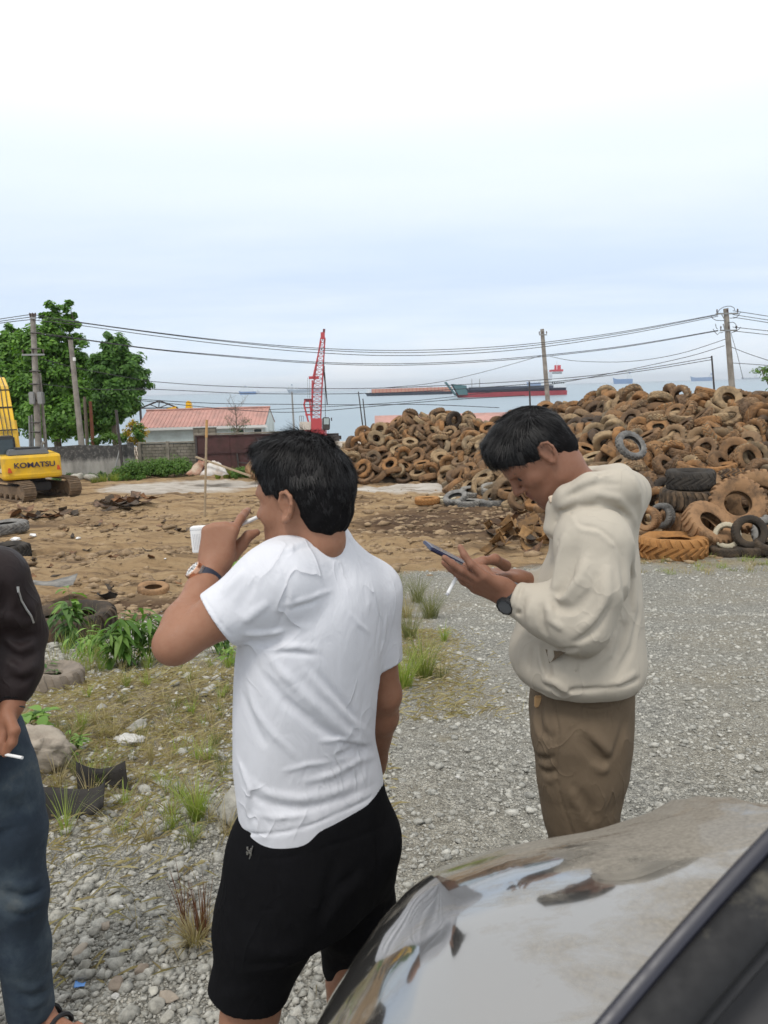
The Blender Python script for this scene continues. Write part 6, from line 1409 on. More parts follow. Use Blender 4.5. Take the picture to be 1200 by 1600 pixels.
# ------------------------------------------------------------------ man in the white shirt
def man_white():
    TH = math.radians(55)      # body turned left: lateral axis angle in plan
    lat = W3((math.cos(TH), math.sin(TH), 0)); base = (pix(470, 1400, 1.58).x, 1.58, gz(pix(470, 1400, 1.58).x, 1.58)); gz0 = base[2]
    SL, EL, WL = W3(pix(428, 908, 1.47)), W3(pix(270, 1008, 1.42)), W3(pix(331, 893, 1.575))
    SR, ER, WR = W3(pix(578, 925, 1.70)), W3(pix(601, 1085, 1.74)), W3(pix(585, 1195, 1.86))
    ho = W3(pix(474, 787, 1.575)); az = math.radians(62); Fd = W3((-math.sin(az), math.cos(az), -.04)); Ud = W3((.03, .02, 1))
    HL, HR = W3(pix(435, 1335, 1.53)), W3(pix(555, 1320, 1.66)); KL = W3(pix(388, 1600, 1.50)); KR = W3(pix(548, 1560, 1.80))
    AL = W3((KL[0]-.02, KL[1]+.10, gz0+.09)); AR = W3((KR[0]+.02, KR[1]+.14, gz0+.09))
    # ---- body: one skin surface
    f = Field(); P, ax = head(f, ho, Fd, Ud)
    nb = W3(pix(497, 868, 1.60)); f.chain([P(-.03, 0, -.02), P(-.034, 0, -.075), nb-W3((0, 0, .02))], [.052, .049, .050], .025)
    f.loft(sil([(890, 478, 535), (930, 425, 585), (1050, 385, 590), (1200, 385, 580), (1300, 392, 600), (1380, 395, 600)], 1.59, 1.15, .78), TH, .05)
    f.cone(nb-W3((0, 0, .03)), SL, .040, .050, .03); f.cone(nb-W3((0, 0, .03)), SR, .040, .048, .03)
    f.chain([SL, SL+(EL-SL)*.45, EL+(SL-EL)*.06, EL], [.052, .049, .037, .034], .02)
    f.chain([EL, EL+(WL-EL)*.28, EL+(WL-EL)*.75, WL], [.034, .0395, .031, .0262], .02)
    f.chain([SR, ER, ER+(WR-ER)*.3, WR], [.05, .038, .039, .027], .02)
    Dl = nrm(W3(pix(350, 800, 1.60))-WL); tipsL, PL = hand(f, WL+Dl*.004, Dl, (.10, 1, .1), 1, [(.80, .25, .15), (1.5, 1.5, .9), (1.6, 1.5, .9), (1.65, 1.5, .9)], None, .97, thumb_pts=[W3(pix(364, 868, 1.61)), W3(pix(378, 850, 1.625)), W3(pix(388, 837, 1.63)), W3(pix(401, 832, 1.635))])
    hand(f, WR, WR-ER, (-.8, .3, 0), -1, [(.4, .5, .3)]*4, [(.02, .03, .01), (.035, .06, .02), (.035, .085, .03), (.03, .1, .035)])
    for Hh, Kn, An in ((HL, KL, AL), (HR, KR, AR)):
        f.chain([Hh, Kn+(Hh-Kn)*.12, Kn, Kn+(An-Kn)*.3, An], [.085, .06, .056, .056, .036], .03)
        ft = nrm(W3((-.62, .78, 0))); f.chain([An+W3((0, 0, -.02)), An-ft*.05+W3((0, 0, -.05)), An+ft*.13+W3((0, 0, -.062))], [.036, .032, .026], .03)
    me = f.mesh(.0034, 'person', MAT['skin_a'], base)
    tint(me, base, [(P(.093, 0, -.057), .016, (.20, .075, .06), .6), (P(.075, .03, -.075), .045, (.16, .085, .055), .45), (P(.03, .05, -.075), .04, (.18, .095, .06), .35)])
    body = link('person', me, None, base); tag(body, 'man in white t-shirt and black shorts, back turned, hand raised to his mouth', 'person')
    # ---- t-shirt
    g = Field()
    rows = [(846, 466, 532), (860, 452, 550), (885, 430, 572), (905, 412, 592), (935, 392, 604), (980, 374, 606), (1040, 367, 601), (1100, 366, 597), (1150, 365, 592), (1178, 366, 589), (1200, 370, 596), (1235, 374, 604), (1262, 378, 606), (1330, 382, 607)]
    g.loft(sil(rows, 1.59, 1.135, .80), TH, .04, ex=2.2)
    g.cone(nb+W3((0, 0, .030)), nb-W3((0, 0, .05)), .062, .092, .03); g.cone(nb+W3((-.02, 0, -.01)), SL, .062, .070, .05); g.cone(nb, SR, .060, .064, .05)
    hemL = W3(pix(338, 968, 1.44)); g.chain([SL+W3((.02, .02, 0)), hemL], [.072, .058], .045); hemR = W3(pix(596, 1034, 1.72)); g.chain([SR, hemR], [.066, .052], .04)
    # openings
    def opening(hem, sh, r):
        a = nrm(hem-sh); u = nrm(np.cross(a, W3((.3, .9, .2)))); v = np.cross(a, u); A = np.stack([a, u, v], -1)
        g.box(hem+a*.055, (.055, .064, .064), A, .004, .004, -1); g.cone(hem-a*.03, hem+a*.02, r-.002, r, .003, -1)
    opening(hemL, SL, .0505); opening(hemR, SR, .0455)
    g.chain([P(-.03, 0, .0), P(-.034, 0, -.034)], [.053, .053], .006, -1)
    cc0 = nb+W3((-.008, .004, .034)); fw = W3((-lat[1], lat[0], 0)); ringp = [cc0+lat*.068*math.cos(t)+fw*.064*math.sin(t)+W3((0, 0, -.028*(1+math.sin(t))*.5)) for t in np.linspace(0, 2*math.pi, 17)]
    g.chain(ringp, [.0085]*17, .010)
    # tilted hem plane: low at the left front, high at the right
    h0, h1, h2 = W3(pix(376, 1310, 1.50)), W3(pix(608, 1241, 1.64)), W3(pix(460, 1312, 1.47)); hn = np.cross(h1-h0, h2-h0); hn = nrm(hn*(-1 if hn[2] > 0 else 1))
    g.half(h0, hn, .008)
    # collar rib, sleeve seams, hems
    specs = [(.0035, .006, [(452, 858), (470, 848), (492, 843), (512, 845), (528, 851), (536, 858)]), (-.002, .0035, [(448, 866), (470, 857), (492, 852), (514, 854), (532, 861)]),
                       (-.003, .004, [(432, 866), (444, 890), (449, 920), (446, 950), (436, 978), (420, 992), (395, 998)]), (.003, .008, [(450, 900), (455, 930), (450, 960)]),
                       (-.0025, .003, [(317, 934), (330, 952), (348, 978), (362, 992)]), (-.003, .004, [(380, 1300), (420, 1304), (470, 1295), (530, 1271), (580, 1246), (603, 1233)]),
                       (.009, .012, [(385, 890), (365, 910), (345, 930)]), (-.006, .012, [(400, 905), (380, 935), (370, 960)]), (.008, .010, [(420, 940), (395, 960), (380, 975)]), (.010, .008, [(445, 985), (415, 990), (380, 992)]), (-.010, .008, [(440, 1003), (410, 1008), (385, 1004)]),
                       # long drag folds from the left shoulder blade to the right waist
                       (.008, .010, [(415, 1020), (450, 1060), (490, 1100), (540, 1145), (585, 1163)]), (-.008, .011, [(405, 1045), (440, 1090), (490, 1130), (540, 1160), (580, 1168)]),
                       (.007, .009, [(470, 1040), (510, 1085), (550, 1125), (584, 1158)]), (-.006, .010, [(490, 1045), (530, 1095), (565, 1135)]), (.005, .008, [(385, 1060), (400, 1110), (430, 1150), (465, 1185)]), (-.004, .010, [(378, 1080), (395, 1130), (420, 1170)]),
                       (.010, .006, [(590, 1160), (575, 1163), (555, 1158), (530, 1155), (500, 1158)]), (-.014, .008, [(592, 1168), (575, 1171), (555, 1172), (530, 1180)]), (.007, .009, [(588, 1180), (560, 1188), (520, 1210), (470, 1222)]),
                       (.006, .005, [(440, 946), (470, 938), (495, 930), (520, 922)]), (-.004, .006, [(445, 953), (475, 946), (500, 937)]), (.004, .005, [(545, 955), (560, 975), (580, 990)]), (.004, .007, [(425, 1012), (460, 1010), (500, 1012)]), (-.004, .007, [(425, 1022), (460, 1020), (500, 1024)]),
                       (.005, .010, [(385, 1215), (420, 1240), (470, 1248), (530, 1235), (580, 1210)]), (-.005, .010, [(383, 1235), (420, 1258), (470, 1265), (530, 1250), (590, 1222)]), (.004, .006, [(440, 1205), (480, 1195), (520, 1190)]), (.004, .007, [(395, 1270), (440, 1278), (480, 1272)]),
                       (.006, .009, [(372, 1190), (390, 1230), (384, 1270)]), (-.005, .008, [(595, 1195), (600, 1215), (604, 1235)]), (.005, .008, [(604, 960), (600, 1000), (594, 1030)]), (-.005, .007, [(596, 950), (590, 1000), (588, 1035)])]
    sm = [0, 1, 2, 4, 5]; g.folds([specs[k] for k in sm], 1, 1, False); g.folds([sp for k, sp in enumerate(specs) if k not in sm], 1.0, .85)
    g.ripple(*g.bounds(), lambda X: fbm(X*np.array([1, 1, .7], np.float32), 9, 2, 31)*.0035)
    tee = link('t_shirt', g.mesh(.0033, 't_shirt', MAT['tee_white'], base, relax=.2), body)
    # ---- shorts
    s = Field()
    s.loft(sil([(1238, 386, 600), (1262, 384, 606), (1300, 378, 614), (1330, 371, 618), (1370, 360, 612), (1410, 360, 600)], 1.59, 1.15, .82), TH, .05, ex=2.3)
    hl, hr = W3(pix(389, 1546, 1.50)), W3(pix(553, 1505, 1.80))
    s.chain([HL, HL*.5+hl*.5+W3((.01, 0, 0)), hl], [.112, .102, .088], .05); s.chain([HR, HR*.5+hr*.5, hr], [.104, .092, .082], .05)
    dl, dr = nrm(hl-HL), nrm(hr-HR); s.cone(hl-dl*.03, hl+dl*.2, .078, .078, .004, -1); s.cone(hr-dr*.03, hr+dr*.2, .073, .073, .004, -1)
    s._add('c', hl-.3, hl+.3, .006, -1, (hl+dl*.40).astype(np.float32), (hl+dl*.401).astype(np.float32), .40, .40)   # trims the hem round the leg
    s._add('c', hr-.3, hr+.3, .006, -1, (hr+dr*.40).astype(np.float32), (hr+dr*.401).astype(np.float32), .40, .40)
    s.half(h0+W3((0, 0, .03)), -hn, .004) if False else None
    s.folds([(-.003, .003, [(430, 1345), (432, 1420), (400, 1425)]), (-.003, .004, [(375, 1335), (440, 1342), (520, 1320), (580, 1300), (612, 1285)]), (.006, .012, [(500, 1455), (540, 1400), (580, 1370)]), (-.006, .010, [(495, 1440), (530, 1385), (570, 1350)]), (.006, .012, [(480, 1480), (430, 1490), (380, 1480)]), (-.005, .010, [(480, 1500), (420, 1510), (350, 1500)]),
                       (.006, .012, [(460, 1550), (400, 1545), (345, 1555)]), (-.004, .004, [(322, 1578), (380, 1588), (450, 1578)]), (-.006, .008, [(585, 1290), (592, 1340), (585, 1390)]), (.005, .008, [(575, 1420), (590, 1450), (560, 1480)]), (-.01, .012, [(500, 1465), (505, 1430), (515, 1380), (530, 1330)])], .8, 1.3)
    s.ripple(*s.bounds(), lambda X: fbm(X, 11, 2, 41)*.004)
    sh = link('shorts', s.mesh(.004, 'shorts', MAT['black_twill'], base), body)
    # belt-loop charm
    q = s.trace(390, 1328); 
    if q is not None:
        m = MB(); n0 = W3((0, -.006, 0))
        for (dx, dz) in ((0, 0), (.004, .004), (-.003, .007), (.003, -.005), (-.004, -.003)): m.box(q-W3(base)+n0+W3((dx, 0, dz)), (.003, .002, .007))
        m.tube([q-W3(base)+n0+W3((.008, 0, .012)), q-W3(base)+n0+W3((.004, 0, -.002)), q-W3(base)+n0+W3((0, 0, -.016))], .0012, 5); m.build('metal_charm', MAT['steel'], body)
    # ---- hair
    c = Field(); A = np.stack(ax, -1)
    c.ell(P(-.006, 0, .052), (.104, .083, .092), A, .02); c.ell(P(-.042, 0, .022), (.072, .074, .080), A, .03); c.ell(P(-.055, 0, -.028), (.042, .058, .042), A, .03); c.ell(P(.045, 0, .105), (.050, .060, .034), A, .03); c.ell(P(.02, 0, .11), (.07, .07, .03), A, .03)
    c.ell(P(.112, 0, -.005), (.068, .11, .080), A, .012, -1); c.ell(P(.05, 0, -.115), (.115, .16, .118), A, .012, -1)
    for mirror_side in (1, -1): c.ell(P(-.012, .095*mirror_side, -.004), (.030, .04, .040), A, .008, -1); c.ell(P(.035, .085*mirror_side, -.02), (.03, .04, .045), A, .008, -1); c.ell(P(-.03, .09*mirror_side, -.055), (.035, .04, .04), A, .01, -1)
    c.ripple(*c.bounds(), lambda X: (np.sin(((X-ho)@ax[1])*260+fbm(X, 30, 2, 3)*4)*.0013+fbm(X, 45, 3, 8)*.0045).astype(np.float32))
    cap = c.mesh(.0036, 'hair', MAT['hair_cap'], base); hr_ = link('hair', cap, body)
    def flow(l, rng):
        d = np.zeros_like(l); top = np.clip((l[:, 2]-.06)/.06, 0, 1); front = np.clip((l[:, 0]+.02)/.08, 0, 1)
        d[:, 0] = top*(.9*front-.2)+(1-top)*(-.15-.25*(l[:, 0] < 0)); d[:, 1] = l[:, 1]*6*top+np.where(top > .3, .35, 0); d[:, 2] = -1.1*(1-top)-.15+front*top*.35; return d
    hair_strands(cap, 'hair_strands', ho, ax, 30000, lambda l: np.where(l[:, 2] > .07, .032, np.where(l[:, 2] > .0, .018, .007)), 3, hr_, base, flow, .16)
    # eyebrow hint, not seen from here but there
    # ---- watch on the raised wrist
    wd = nrm(EL-WL); wc = WL+wd*.028; face = nrm(W3((-.62, -.78, .15))); face = nrm(face-wd*(face@wd)); sd = np.cross(wd, face)
    wt = empty('wristwatch', (0, 0, 0)); wt.parent = body
    B0 = W3(base); m = MB(); n = 40; ra, rb = .0325, .0285
    V = []; Fq = []
    for k in range(n):
        a = 2*math.pi*k/n
        for (rr, ww) in ((0, -.011), (.0035, -.0105), (.0035, .0105), (0, .011)):
            V.append(wc-B0+face*math.cos(a)*(ra+rr)+sd*math.sin(a)*(rb+rr)+wd*ww)
    for k in range(n):
        k2 = (k+1) % n
        for j in range(4): Fq.append((k*4+j, k2*4+j, k2*4+(j+1) % 4, k*4+(j+1) % 4))
    m.add(V, Fq).build('strap', MAT['strap_navy'], wt, smooth=True)
    Mx = Matrix((sd, wd, face)).transposed(); cc = Vector(wc-B0+face*.0315)
    MB().lathe([(0, 0), (.0195, 0), (.0205, .004), (.0195, .010), (.0175, .0112), (.0172, .0095), (0, .0095)], 32, cc, Mx).build('case', MAT['rose_gold'], wt, smooth=True)
    dl_ = MB().lathe([(0, .0102), (.0170, .0102)], 32, cc, Mx).build('dial', MAT['dial_white'], wt)
    m = MB(); ctr = cc+Mx@Vector((0, 0, .0108))
    for dx, dy, r in ((.006, 0, .0042), (-.006, 0, .0042), (0, -.006, .0042)):
        m.lathe([(r, 0), (r-.0008, .0003)], 18, ctr+Mx@Vector((dx, dy, 0)), Mx)
    for k in range(12): a = k*math.pi/6; m.box(ctr+Mx@Vector((.0145*math.cos(a), .0145*math.sin(a), 0)), (.0028, .0011, .0006), Mx@Matrix.Rotation(a, 3, 'Z'))
    m.box(ctr+Mx@Vector((.003, .004, .0004)), (.0012, .011, .0005), Mx@Matrix.Rotation(-.6, 3, 'Z')); m.box(ctr+Mx@Vector((-.003, .002, .0004)), (.0012, .008, .0005), Mx@Matrix.Rotation(1.1, 3, 'Z')); m.build('markers', MAT['watch_black'], dl_)
    MB().tube([cc+Mx@Vector((.018, 0, .005)), cc+Mx@Vector((.0245, 0, .005))], .003, 10).build('crown', MAT['rose_gold'], wt, smooth=True)
    for sg in (1, -1): MB().box(cc+Mx@Vector((.0, .0, .003))+Mx@Vector((sg*.0185, 0, -.004)), (.007, .020, .006), Mx).build('lug', MAT['steel'], wt, bevel=.001)
    # ---- cigarette and pack
    a, b = W3(pix(371, 822, 1.632)), W3(pix(407, 806, 1.640)); ci = empty('cigarette', a); tag(ci, 'white cigarette between the lips of the man in the white shirt', 'cigarette')
    MB().tube([(0, 0, 0), (b-a)*.7], .0042, 12).build('paper', MAT['paper_white'], ci, smooth=True); MB().tube([(b-a)*.7, (b-a)], .00422, 12).build('filter', MAT['paper_white'], ci, smooth=True)
    pk = empty('cigarette_pack', pix(317, 842, 1.612)); tag(pk, 'white cigarette pack gripped in the raised hand of the man in white', 'cigarette pack'); R3 = Euler((.0, -.05, -.15)).to_matrix()
    MB().box((0, 0, 0), (.046, .020, .056), R3).build('box', MAT['paper_white'], pk, bevel=.0015); MB().box(R3@Vector((0, 0, .0215)), (.0465, .0205, .0012), R3).build('lid_seam', MAT['print_grey'], pk)
    for k in range(5): MB().box(R3@Vector((-.017+k*.0036, -.0102, -.004)), (.0008, .0004, .034), R3).build('printed_line', MAT['print_grey'], pk)
    return f
man_white()
# ------------------------------------------------------------------ man in the beige jacket looking at his phone
def man_beige():
    D0 = 1.86; gx = pix(905, 1200, D0).x; base = (gx, D0, gz(gx, D0)-.04); g0 = base[2]; B0 = W3(base)
    TH = math.radians(90)                    # lateral axis runs along the view: seen in profile
    ho = W3(pix(840, 713, D0+.005)); pt = math.radians(47); Fd = W3((-math.cos(pt), -.06, -math.sin(pt))); Ud = W3((-math.sin(pt), 0, math.cos(pt)))
    SL, EL, WL = W3(pix(922, 850, 1.70)), W3(pix(903, 978, 1.655)), W3(pix(797, 932, 1.735))
    SR, ER, WR = W3(pix(915, 842, 2.02)), W3(pix(890, 965, 2.06)), W3(pix(812, 908, 1.93))
    nb = W3(pix(914, 790, D0+.01))
    HL, HR = W3(pix(905, 1120, 1.77)), W3(pix(905, 1118, 1.94)); KL = W3(pix(903, 1325, 1.76)); KR = W3(pix(912, 1318, 1.97)); AL = W3((KL[0]+.05, KL[1], g0+.09)); AR = W3((KR[0]+.05, KR[1], g0+.09))
    f = Field(); HS = .90; P, ax = head(f, ho, Fd, Ud, HS)
    f.chain([P(-.018, 0, .0), P(-.028, 0, -.058), nb], [.050, .046, .062], .03); f.cone(P(.0, 0, -.05), nb+W3((-.035, 0, -.03)), .042, .050, .03)
    f.loft(sil([(800, 890, 950), (860, 868, 985), (950, 862, 985), (1050, 858, 985), (1120, 856, 955)], D0, 1.05, .85), TH, .05)
    f.chain([nb, SL], [.055, .052], .05); f.chain([nb, SR], [.055, .052], .05)
    for S, E, Wr in ((SL, EL, WL), (SR, ER, WR)): f.chain([S, E, E+(Wr-E)*.3, Wr], [.05, .038, .039, .026], .02)
    # near (left) hand: palm up, fingers to the left; far hand: round the phone
    hand(f, WL, W3(pix(738, 905, 1.715))-WL, (.05, .72, .70), 1, [(.25, .35, .25), (.06, .10, .08), (.12, .18, .12), (.25, .3, .2)], None, .98, thumb_pts=[W3(pix(772, 908, 1.745)), W3(pix(757, 892, 1.77)), W3(pix(742, 886, 1.79)), W3(pix(727, 884, 1.80))])
    hand(f, WR, W3(pix(745, 893, 1.875))-WR, (-.05, -.1, .95), -1, [(.08, .15, .1), (.05, .12, .1), (.08, .15, .1), (.1, .2, .15)], None, .98, thumb_pts=[W3(pix(790, 884, 1.86)), W3(pix(773, 874, 1.82)), W3(pix(755, 877, 1.80)), W3(pix(734, 880, 1.80))])
    for Hh, Kn, An in ((HL, KL, AL), (HR, KR, AR)):
        f.chain([Hh, Kn, Kn+(An-Kn)*.3, An], [.07, .055, .054, .036], .03); f.chain([An+W3((0, 0, -.02)), An+W3((.05, 0, -.05)), An+W3((-.13, 0, -.062))], [.036, .032, .026], .03)
    me = f.mesh(.0034, 'person', MAT['skin_b'], base)
    tint(me, base, [(P(.092, 0, -.051), (.02, .02, .02), (.17, .06, .055), .75), (P(.091, 0, -.064), (.02, .02, .02), (.20, .075, .065), .7), (P(.088, .006, -.043), .012, (.10, .055, .04), .6), (P(.078, .01, -.085), .03, (.14, .075, .05), .45), (P(.082, .031, .002), (.012, .012, .012), (.09, .045, .03), .6)])
    body = link('person', me, None, base); tag(body, 'man in beige hooded jacket and brown trousers looking down at his phone', 'person')
    # eyes and brow hairs
    for sg in (1, -1):
        MB().lathe([(0, .0095), (.004, .0085), (.0075, .0055), (.009, 0)], 12, Vector(P(.0745, .031*sg, .0015)-B0), Matrix((ax[1], ax[2], ax[0])).transposed()).build('eye', MAT['watch_black'], body, smooth=True)
        rng = np.random.default_rng(5); m = MB()
        for k in range(70):
            t = rng.random(); a = P(.0925-.012*t**2, (.012+.036*t)*sg, .020+.006*math.sin(t*3)+rng.uniform(-.0025, .0025))-B0; dv = (ax[1]*sg*.9+ax[2]*.35-ax[0]*.35)*.008; m.add([a, a+ax[2]*.0007, a+dv], [(0, 1, 2)])
        m.build('eyebrow', MAT['hair'], body)
    # ---- trousers
    s = Field()
    s.loft(sil([(1030, 836, 984), (1060, 832, 986), (1095, 826, 986), (1115, 824, 987), (1150, 828, 986), (1190, 836, 978), (1215, 842, 968)], D0, 1.30, .93), TH, .05, ex=2.4)
    s.chain([W3(pix(902, 1150, 1.78)), W3(pix(905, 1215, 1.775)), W3(pix(908, 1270, 1.77)), W3(pix(914, 1335, 1.775)), AL], [.105, .094, .084, .082, .080], .04)
    s.chain([W3(pix(915, 1145, 1.95)), W3(pix(925, 1195, 1.96)), W3(pix(918, 1318, 1.98)), AR], [.103, .088, .080, .078], .04)
    sp = [(-.004, .0035, [(860, 1088), (868, 1100), (873, 1140), (872, 1180), (870, 1210), (880, 1260), (898, 1310)]),            # side seam
          (-.012, .010, [(845, 1090), (842, 1120), (845, 1142), (858, 1152), (869, 1158)]), (.006, .006, [(838, 1100), (836, 1130), (842, 1150), (866, 1163)]),      # slant pocket
          (-.005, .004, [(905, 1100), (935, 1104), (962, 1096), (975, 1090)]), (.004, .005, [(907, 1108), (935, 1110), (965, 1103)]),       # welt pocket
          (-.016, .015, [(908, 1145), (922, 1168), (940, 1188), (952, 1194)]), (.012, .012, [(918, 1140), (940, 1165), (958, 1188)]), (-.010, .008, [(952, 1190), (964, 1175), (972, 1150), (978, 1120)]), (.009, .010, [(925, 1190), (940, 1202), (955, 1200)]),
          (.007, .007, [(836, 1170), (850, 1175), (868, 1172)]), (-.006, .006, [(836, 1180), (852, 1185), (870, 1181)]), (.007, .007, [(842, 1192), (858, 1197), (872, 1190)]), (-.006, .006, [(843, 1203), (858, 1207), (873, 1200)]), (.006, .007, [(848, 1216), (860, 1219), (875, 1212)]),
          (.008, .012, [(885, 1225), (905, 1260), (925, 1300)]), (-.008, .012, [(893, 1220), (915, 1255), (930, 1290)]), (.006, .01, [(945, 1235), (935, 1280), (940, 1320)])]
    s.folds(sp[:1]+sp[3:4], 1, 1, False, 1.2); s.folds(sp[1:3]+sp[4:], .9, 1.15, True, 1.2)
    s.ripple(*s.bounds(), lambda X: fbm(X, 10, 2, 51)*.004)
    link('trousers', s.mesh(.004, 'trousers', MAT['khaki'], base), body)
    q = s.trace(842, 1096, 1.2)
    if q is not None: MB().box(q-B0, (.022, .012, .03)).build('belt_buckle', MAT['filter_tan'], body, bevel=.003)
    # ---- jacket
    g = Field()
    g.loft(sil([(770, 905, 955), (800, 884, 982), (830, 872, 994), (880, 850, 999), (930, 828, 1002), (980, 806, 1004), (1012, 792, 1007), (1030, 790, 1008), (1042, 793, 1006), (1050, 802, 999)], D0, 1.22, .93), TH, .05, ex=2.25)
    for S in (SL, SR): g.cone(nb+W3((.01, 0, -.03)), S, .075, .080, .06)
    g.chain([SL+W3((.012, 0, 0)), SL+(EL-SL)*.5+W3((.012, -.01, 0)), EL+W3((.006, 0, .004)), EL+(WL-EL)*.45+W3((0, 0, .002)), WL+(EL-WL)*.16], [.080, .076, .064, .056, .044], .035)
    g.chain([SR, SR+(ER-SR)*.5, ER, ER+(WR-ER)*.5, WR+(ER-WR)*.12], [.088, .080, .068, .058, .040], .035)
    # hood bunched behind the neck: a fat roll round the collar, open in the middle
    hc = [pix(868, 788, 1.80), pix(888, 778, 1.765), pix(925, 765, 1.74), pix(965, 762, 1.75), pix(985, 768, 1.86), pix(965, 750, 1.98), pix(925, 752, 2.0), pix(890, 768, 1.97), pix(870, 786, 1.92)]
    g.chain([W3(c) for c in hc], [.018, .026, .035, .040, .038, .038, .034, .027, .020], .03)
    g.ell(W3(pix(966, 784, D0)), (.048, .11, .060), None, .05); g.ell(W3(pix(950, 745, D0)), (.034, .085, .026), None, .035)
    g.chain([W3(pix(866, 800, 1.80)), W3(pix(863, 825, 1.80))], [.018, .022], .02); g.chain([W3(pix(866, 800, 1.92)), W3(pix(863, 825, 1.92))], [.018, .022], .02)
    # neck opening and cuffs
    g.chain([P(-.055, 0, -.03), W3(pix(896, 765, D0)), W3(pix(902, 790, D0))], [.060, .062, .058], .008, -1); g.cone(W3(pix(858, 762, D0)), W3(pix(875, 800, D0)), .052, .045, .012, -1)
    for S, E, Wr in ((SL, EL, WL), (SR, ER, WR)):
        a = nrm(Wr-E); hem = Wr+(E-Wr)*.06; u = nrm(np.cross(a, W3((.1, .2, 1)))); v = np.cross(a, u); g.box(hem+a*.05, (.05, .055, .055), np.stack([a, u, v], -1), .004, .004, -1); g.cone(hem-a*.010, hem+a*.01, .028, .030, .003, -1)
    jp = [# shoulder seam, armhole, yoke stitching
          (-.004, .004, [(890, 800), (905, 820), (935, 825), (960, 845), (972, 870)]), (.003, .005, [(893, 808), (908, 828), (935, 833), (957, 852)]),
          (-.003, .0035, [(868, 815), (875, 850), (866, 900)]),
          # sleeve folds
          (.014, .014, [(885, 830), (875, 870), (868, 905), (866, 925)]), (-.016, .014, [(900, 850), (890, 890), (880, 920), (868, 935)]), (.013, .013, [(918, 870), (905, 905), (885, 930), (862, 940)]), (-.012, .013, [(935, 890), (925, 925), (900, 950), (875, 955)]), (.010, .014, [(950, 880), (948, 930), (930, 965)]),
          (-.016, .011, [(862, 935), (872, 950), (890, 955)]), (.010, .010, [(858, 945), (862, 970), (880, 985)]), (-.009, .010, [(845, 940), (846, 970), (855, 995)]), (.009, .010, [(832, 935), (826, 960), (828, 985)]), (-.008, .009, [(820, 930), (812, 955), (812, 980)]), (.008, .008, [(806, 925), (800, 950), (803, 975)]), (.007, .006, [(812, 912), (804, 930), (802, 945)]), (-.006, .005, [(818, 914), (811, 932), (809, 948)]),
          (.010, .012, [(905, 985), (930, 965), (945, 935)]), (-.010, .012, [(890, 1008), (930, 985), (955, 945)]),
          # hood folds
          (.010, .010, [(872, 790), (900, 780), (935, 772), (965, 778), (985, 800), (995, 820)]), (-.012, .009, [(870, 800), (900, 794), (940, 790), (970, 800), (985, 825)]), (.008, .008, [(880, 772), (905, 756), (930, 745), (955, 742)]), (-.009, .008, [(890, 776), (915, 762), (940, 755), (970, 757)]), (-.008, .008, [(955, 722), (950, 735), (930, 748)]), (.007, .010, [(985, 745), (998, 770), (1002, 800)]),
          # torso folds
          (.012, .015, [(985, 840), (990, 900), (992, 960)]), (-.010, .014, [(972, 860), (978, 920), (978, 980), (960, 1030)]), (.009, .014, [(965, 985), (950, 1020), (920, 1050)]), (-.006, .012, [(1000, 950), (990, 1010), (960, 1060)]), (-.005, .0035, [(905, 1012), (902, 1040), (895, 1080)]),
          (-.014, .007, [(849, 1011), (853, 1030), (858, 1052)]), (.008, .007, [(842, 1015), (846, 1040), (852, 1058)]), (-.010, .008, [(852, 1013), (880, 1016), (905, 1012)]), (.009, .010, [(848, 1060), (870, 1068), (890, 1082)]), (-.009, .008, [(850, 1070), (866, 1078), (872, 1086)]), (.008, .012, [(820, 1000), (812, 1040), (806, 1080)]), (-.007, .010, [(832, 1010), (826, 1050), (815, 1085)]), (.007, .010, [(930, 1075), (965, 1068), (995, 1050)]), (-.006, .006, [(800, 1080), (840, 1080), (900, 1078), (960, 1073), (1000, 1062)])]
    g.folds(jp[:3]+jp[-1:]+[jp[29]], 1, 1, False, 1.2); g.folds([q for k, q in enumerate(jp[3:-1]) if k != 26], 1.25, .72, True, 1.2)
    g.ripple(*g.bounds(), lambda X: fbm(X*np.array([1, 1, .8], np.float32), 10, 3, 61)*.0045)
    jk = link('jacket', g.mesh(.0036, 'jacket', MAT['beige_shell'], base, relax=.25), body)
    q = g.trace(851, 1018, 1.2)
    if q is not None:
        A1 = [g.trace(x, y, 1.2) for x, y in ((852, 1014), (872, 1017), (888, 1016), (858, 1036))]
        if all(a is not None for a in A1): MB().add([a-B0+W3((0, -.002, 0)) for a in A1], [(0, 1, 2, 3)]).build('pocket_lining', MAT['khaki'], jk)
    q = W3(pix(861, 776, 1.79)); MB().tube([Vector(q-B0), Vector(q-B0)+Vector((.003, -.008, -.012))], .0075, 10).build('cord_toggle', MAT['toggle'], jk, smooth=True)
    # ---- hair
    c0 = Field(); c = Scaled(c0, HS); A = np.stack(ax, -1)
    c.ell(P(-.004, 0, .052), (.1025, .082, .090), A, .02); c.ell(P(-.042, 0, .020), (.070, .073, .078), A, .03); c.ell(P(.050, 0, .096), (.050, .064, .042), A, .03); c.ell(P(.074, 0, .075), (.030, .060, .030), A, .02); c.ell(P(-.062, 0, -.022), (.048, .062, .050), A, .02)
    c.ell(P(.112, 0, -.020), (.072, .11, .090), A, .010, -1); c.ell(P(.06, 0, -.118), (.108, .16, .112), A, .012, -1)
    for sg in (1, -1): c.ell(P(-.013, .095*sg, -.002), (.027, .04, .042), A, .006, -1); c.ell(P(.052, .085*sg, -.018), (.034, .04, .048), A, .008, -1); c.ell(P(-.035, .09*sg, -.058), (.032, .04, .038), A, .01, -1)
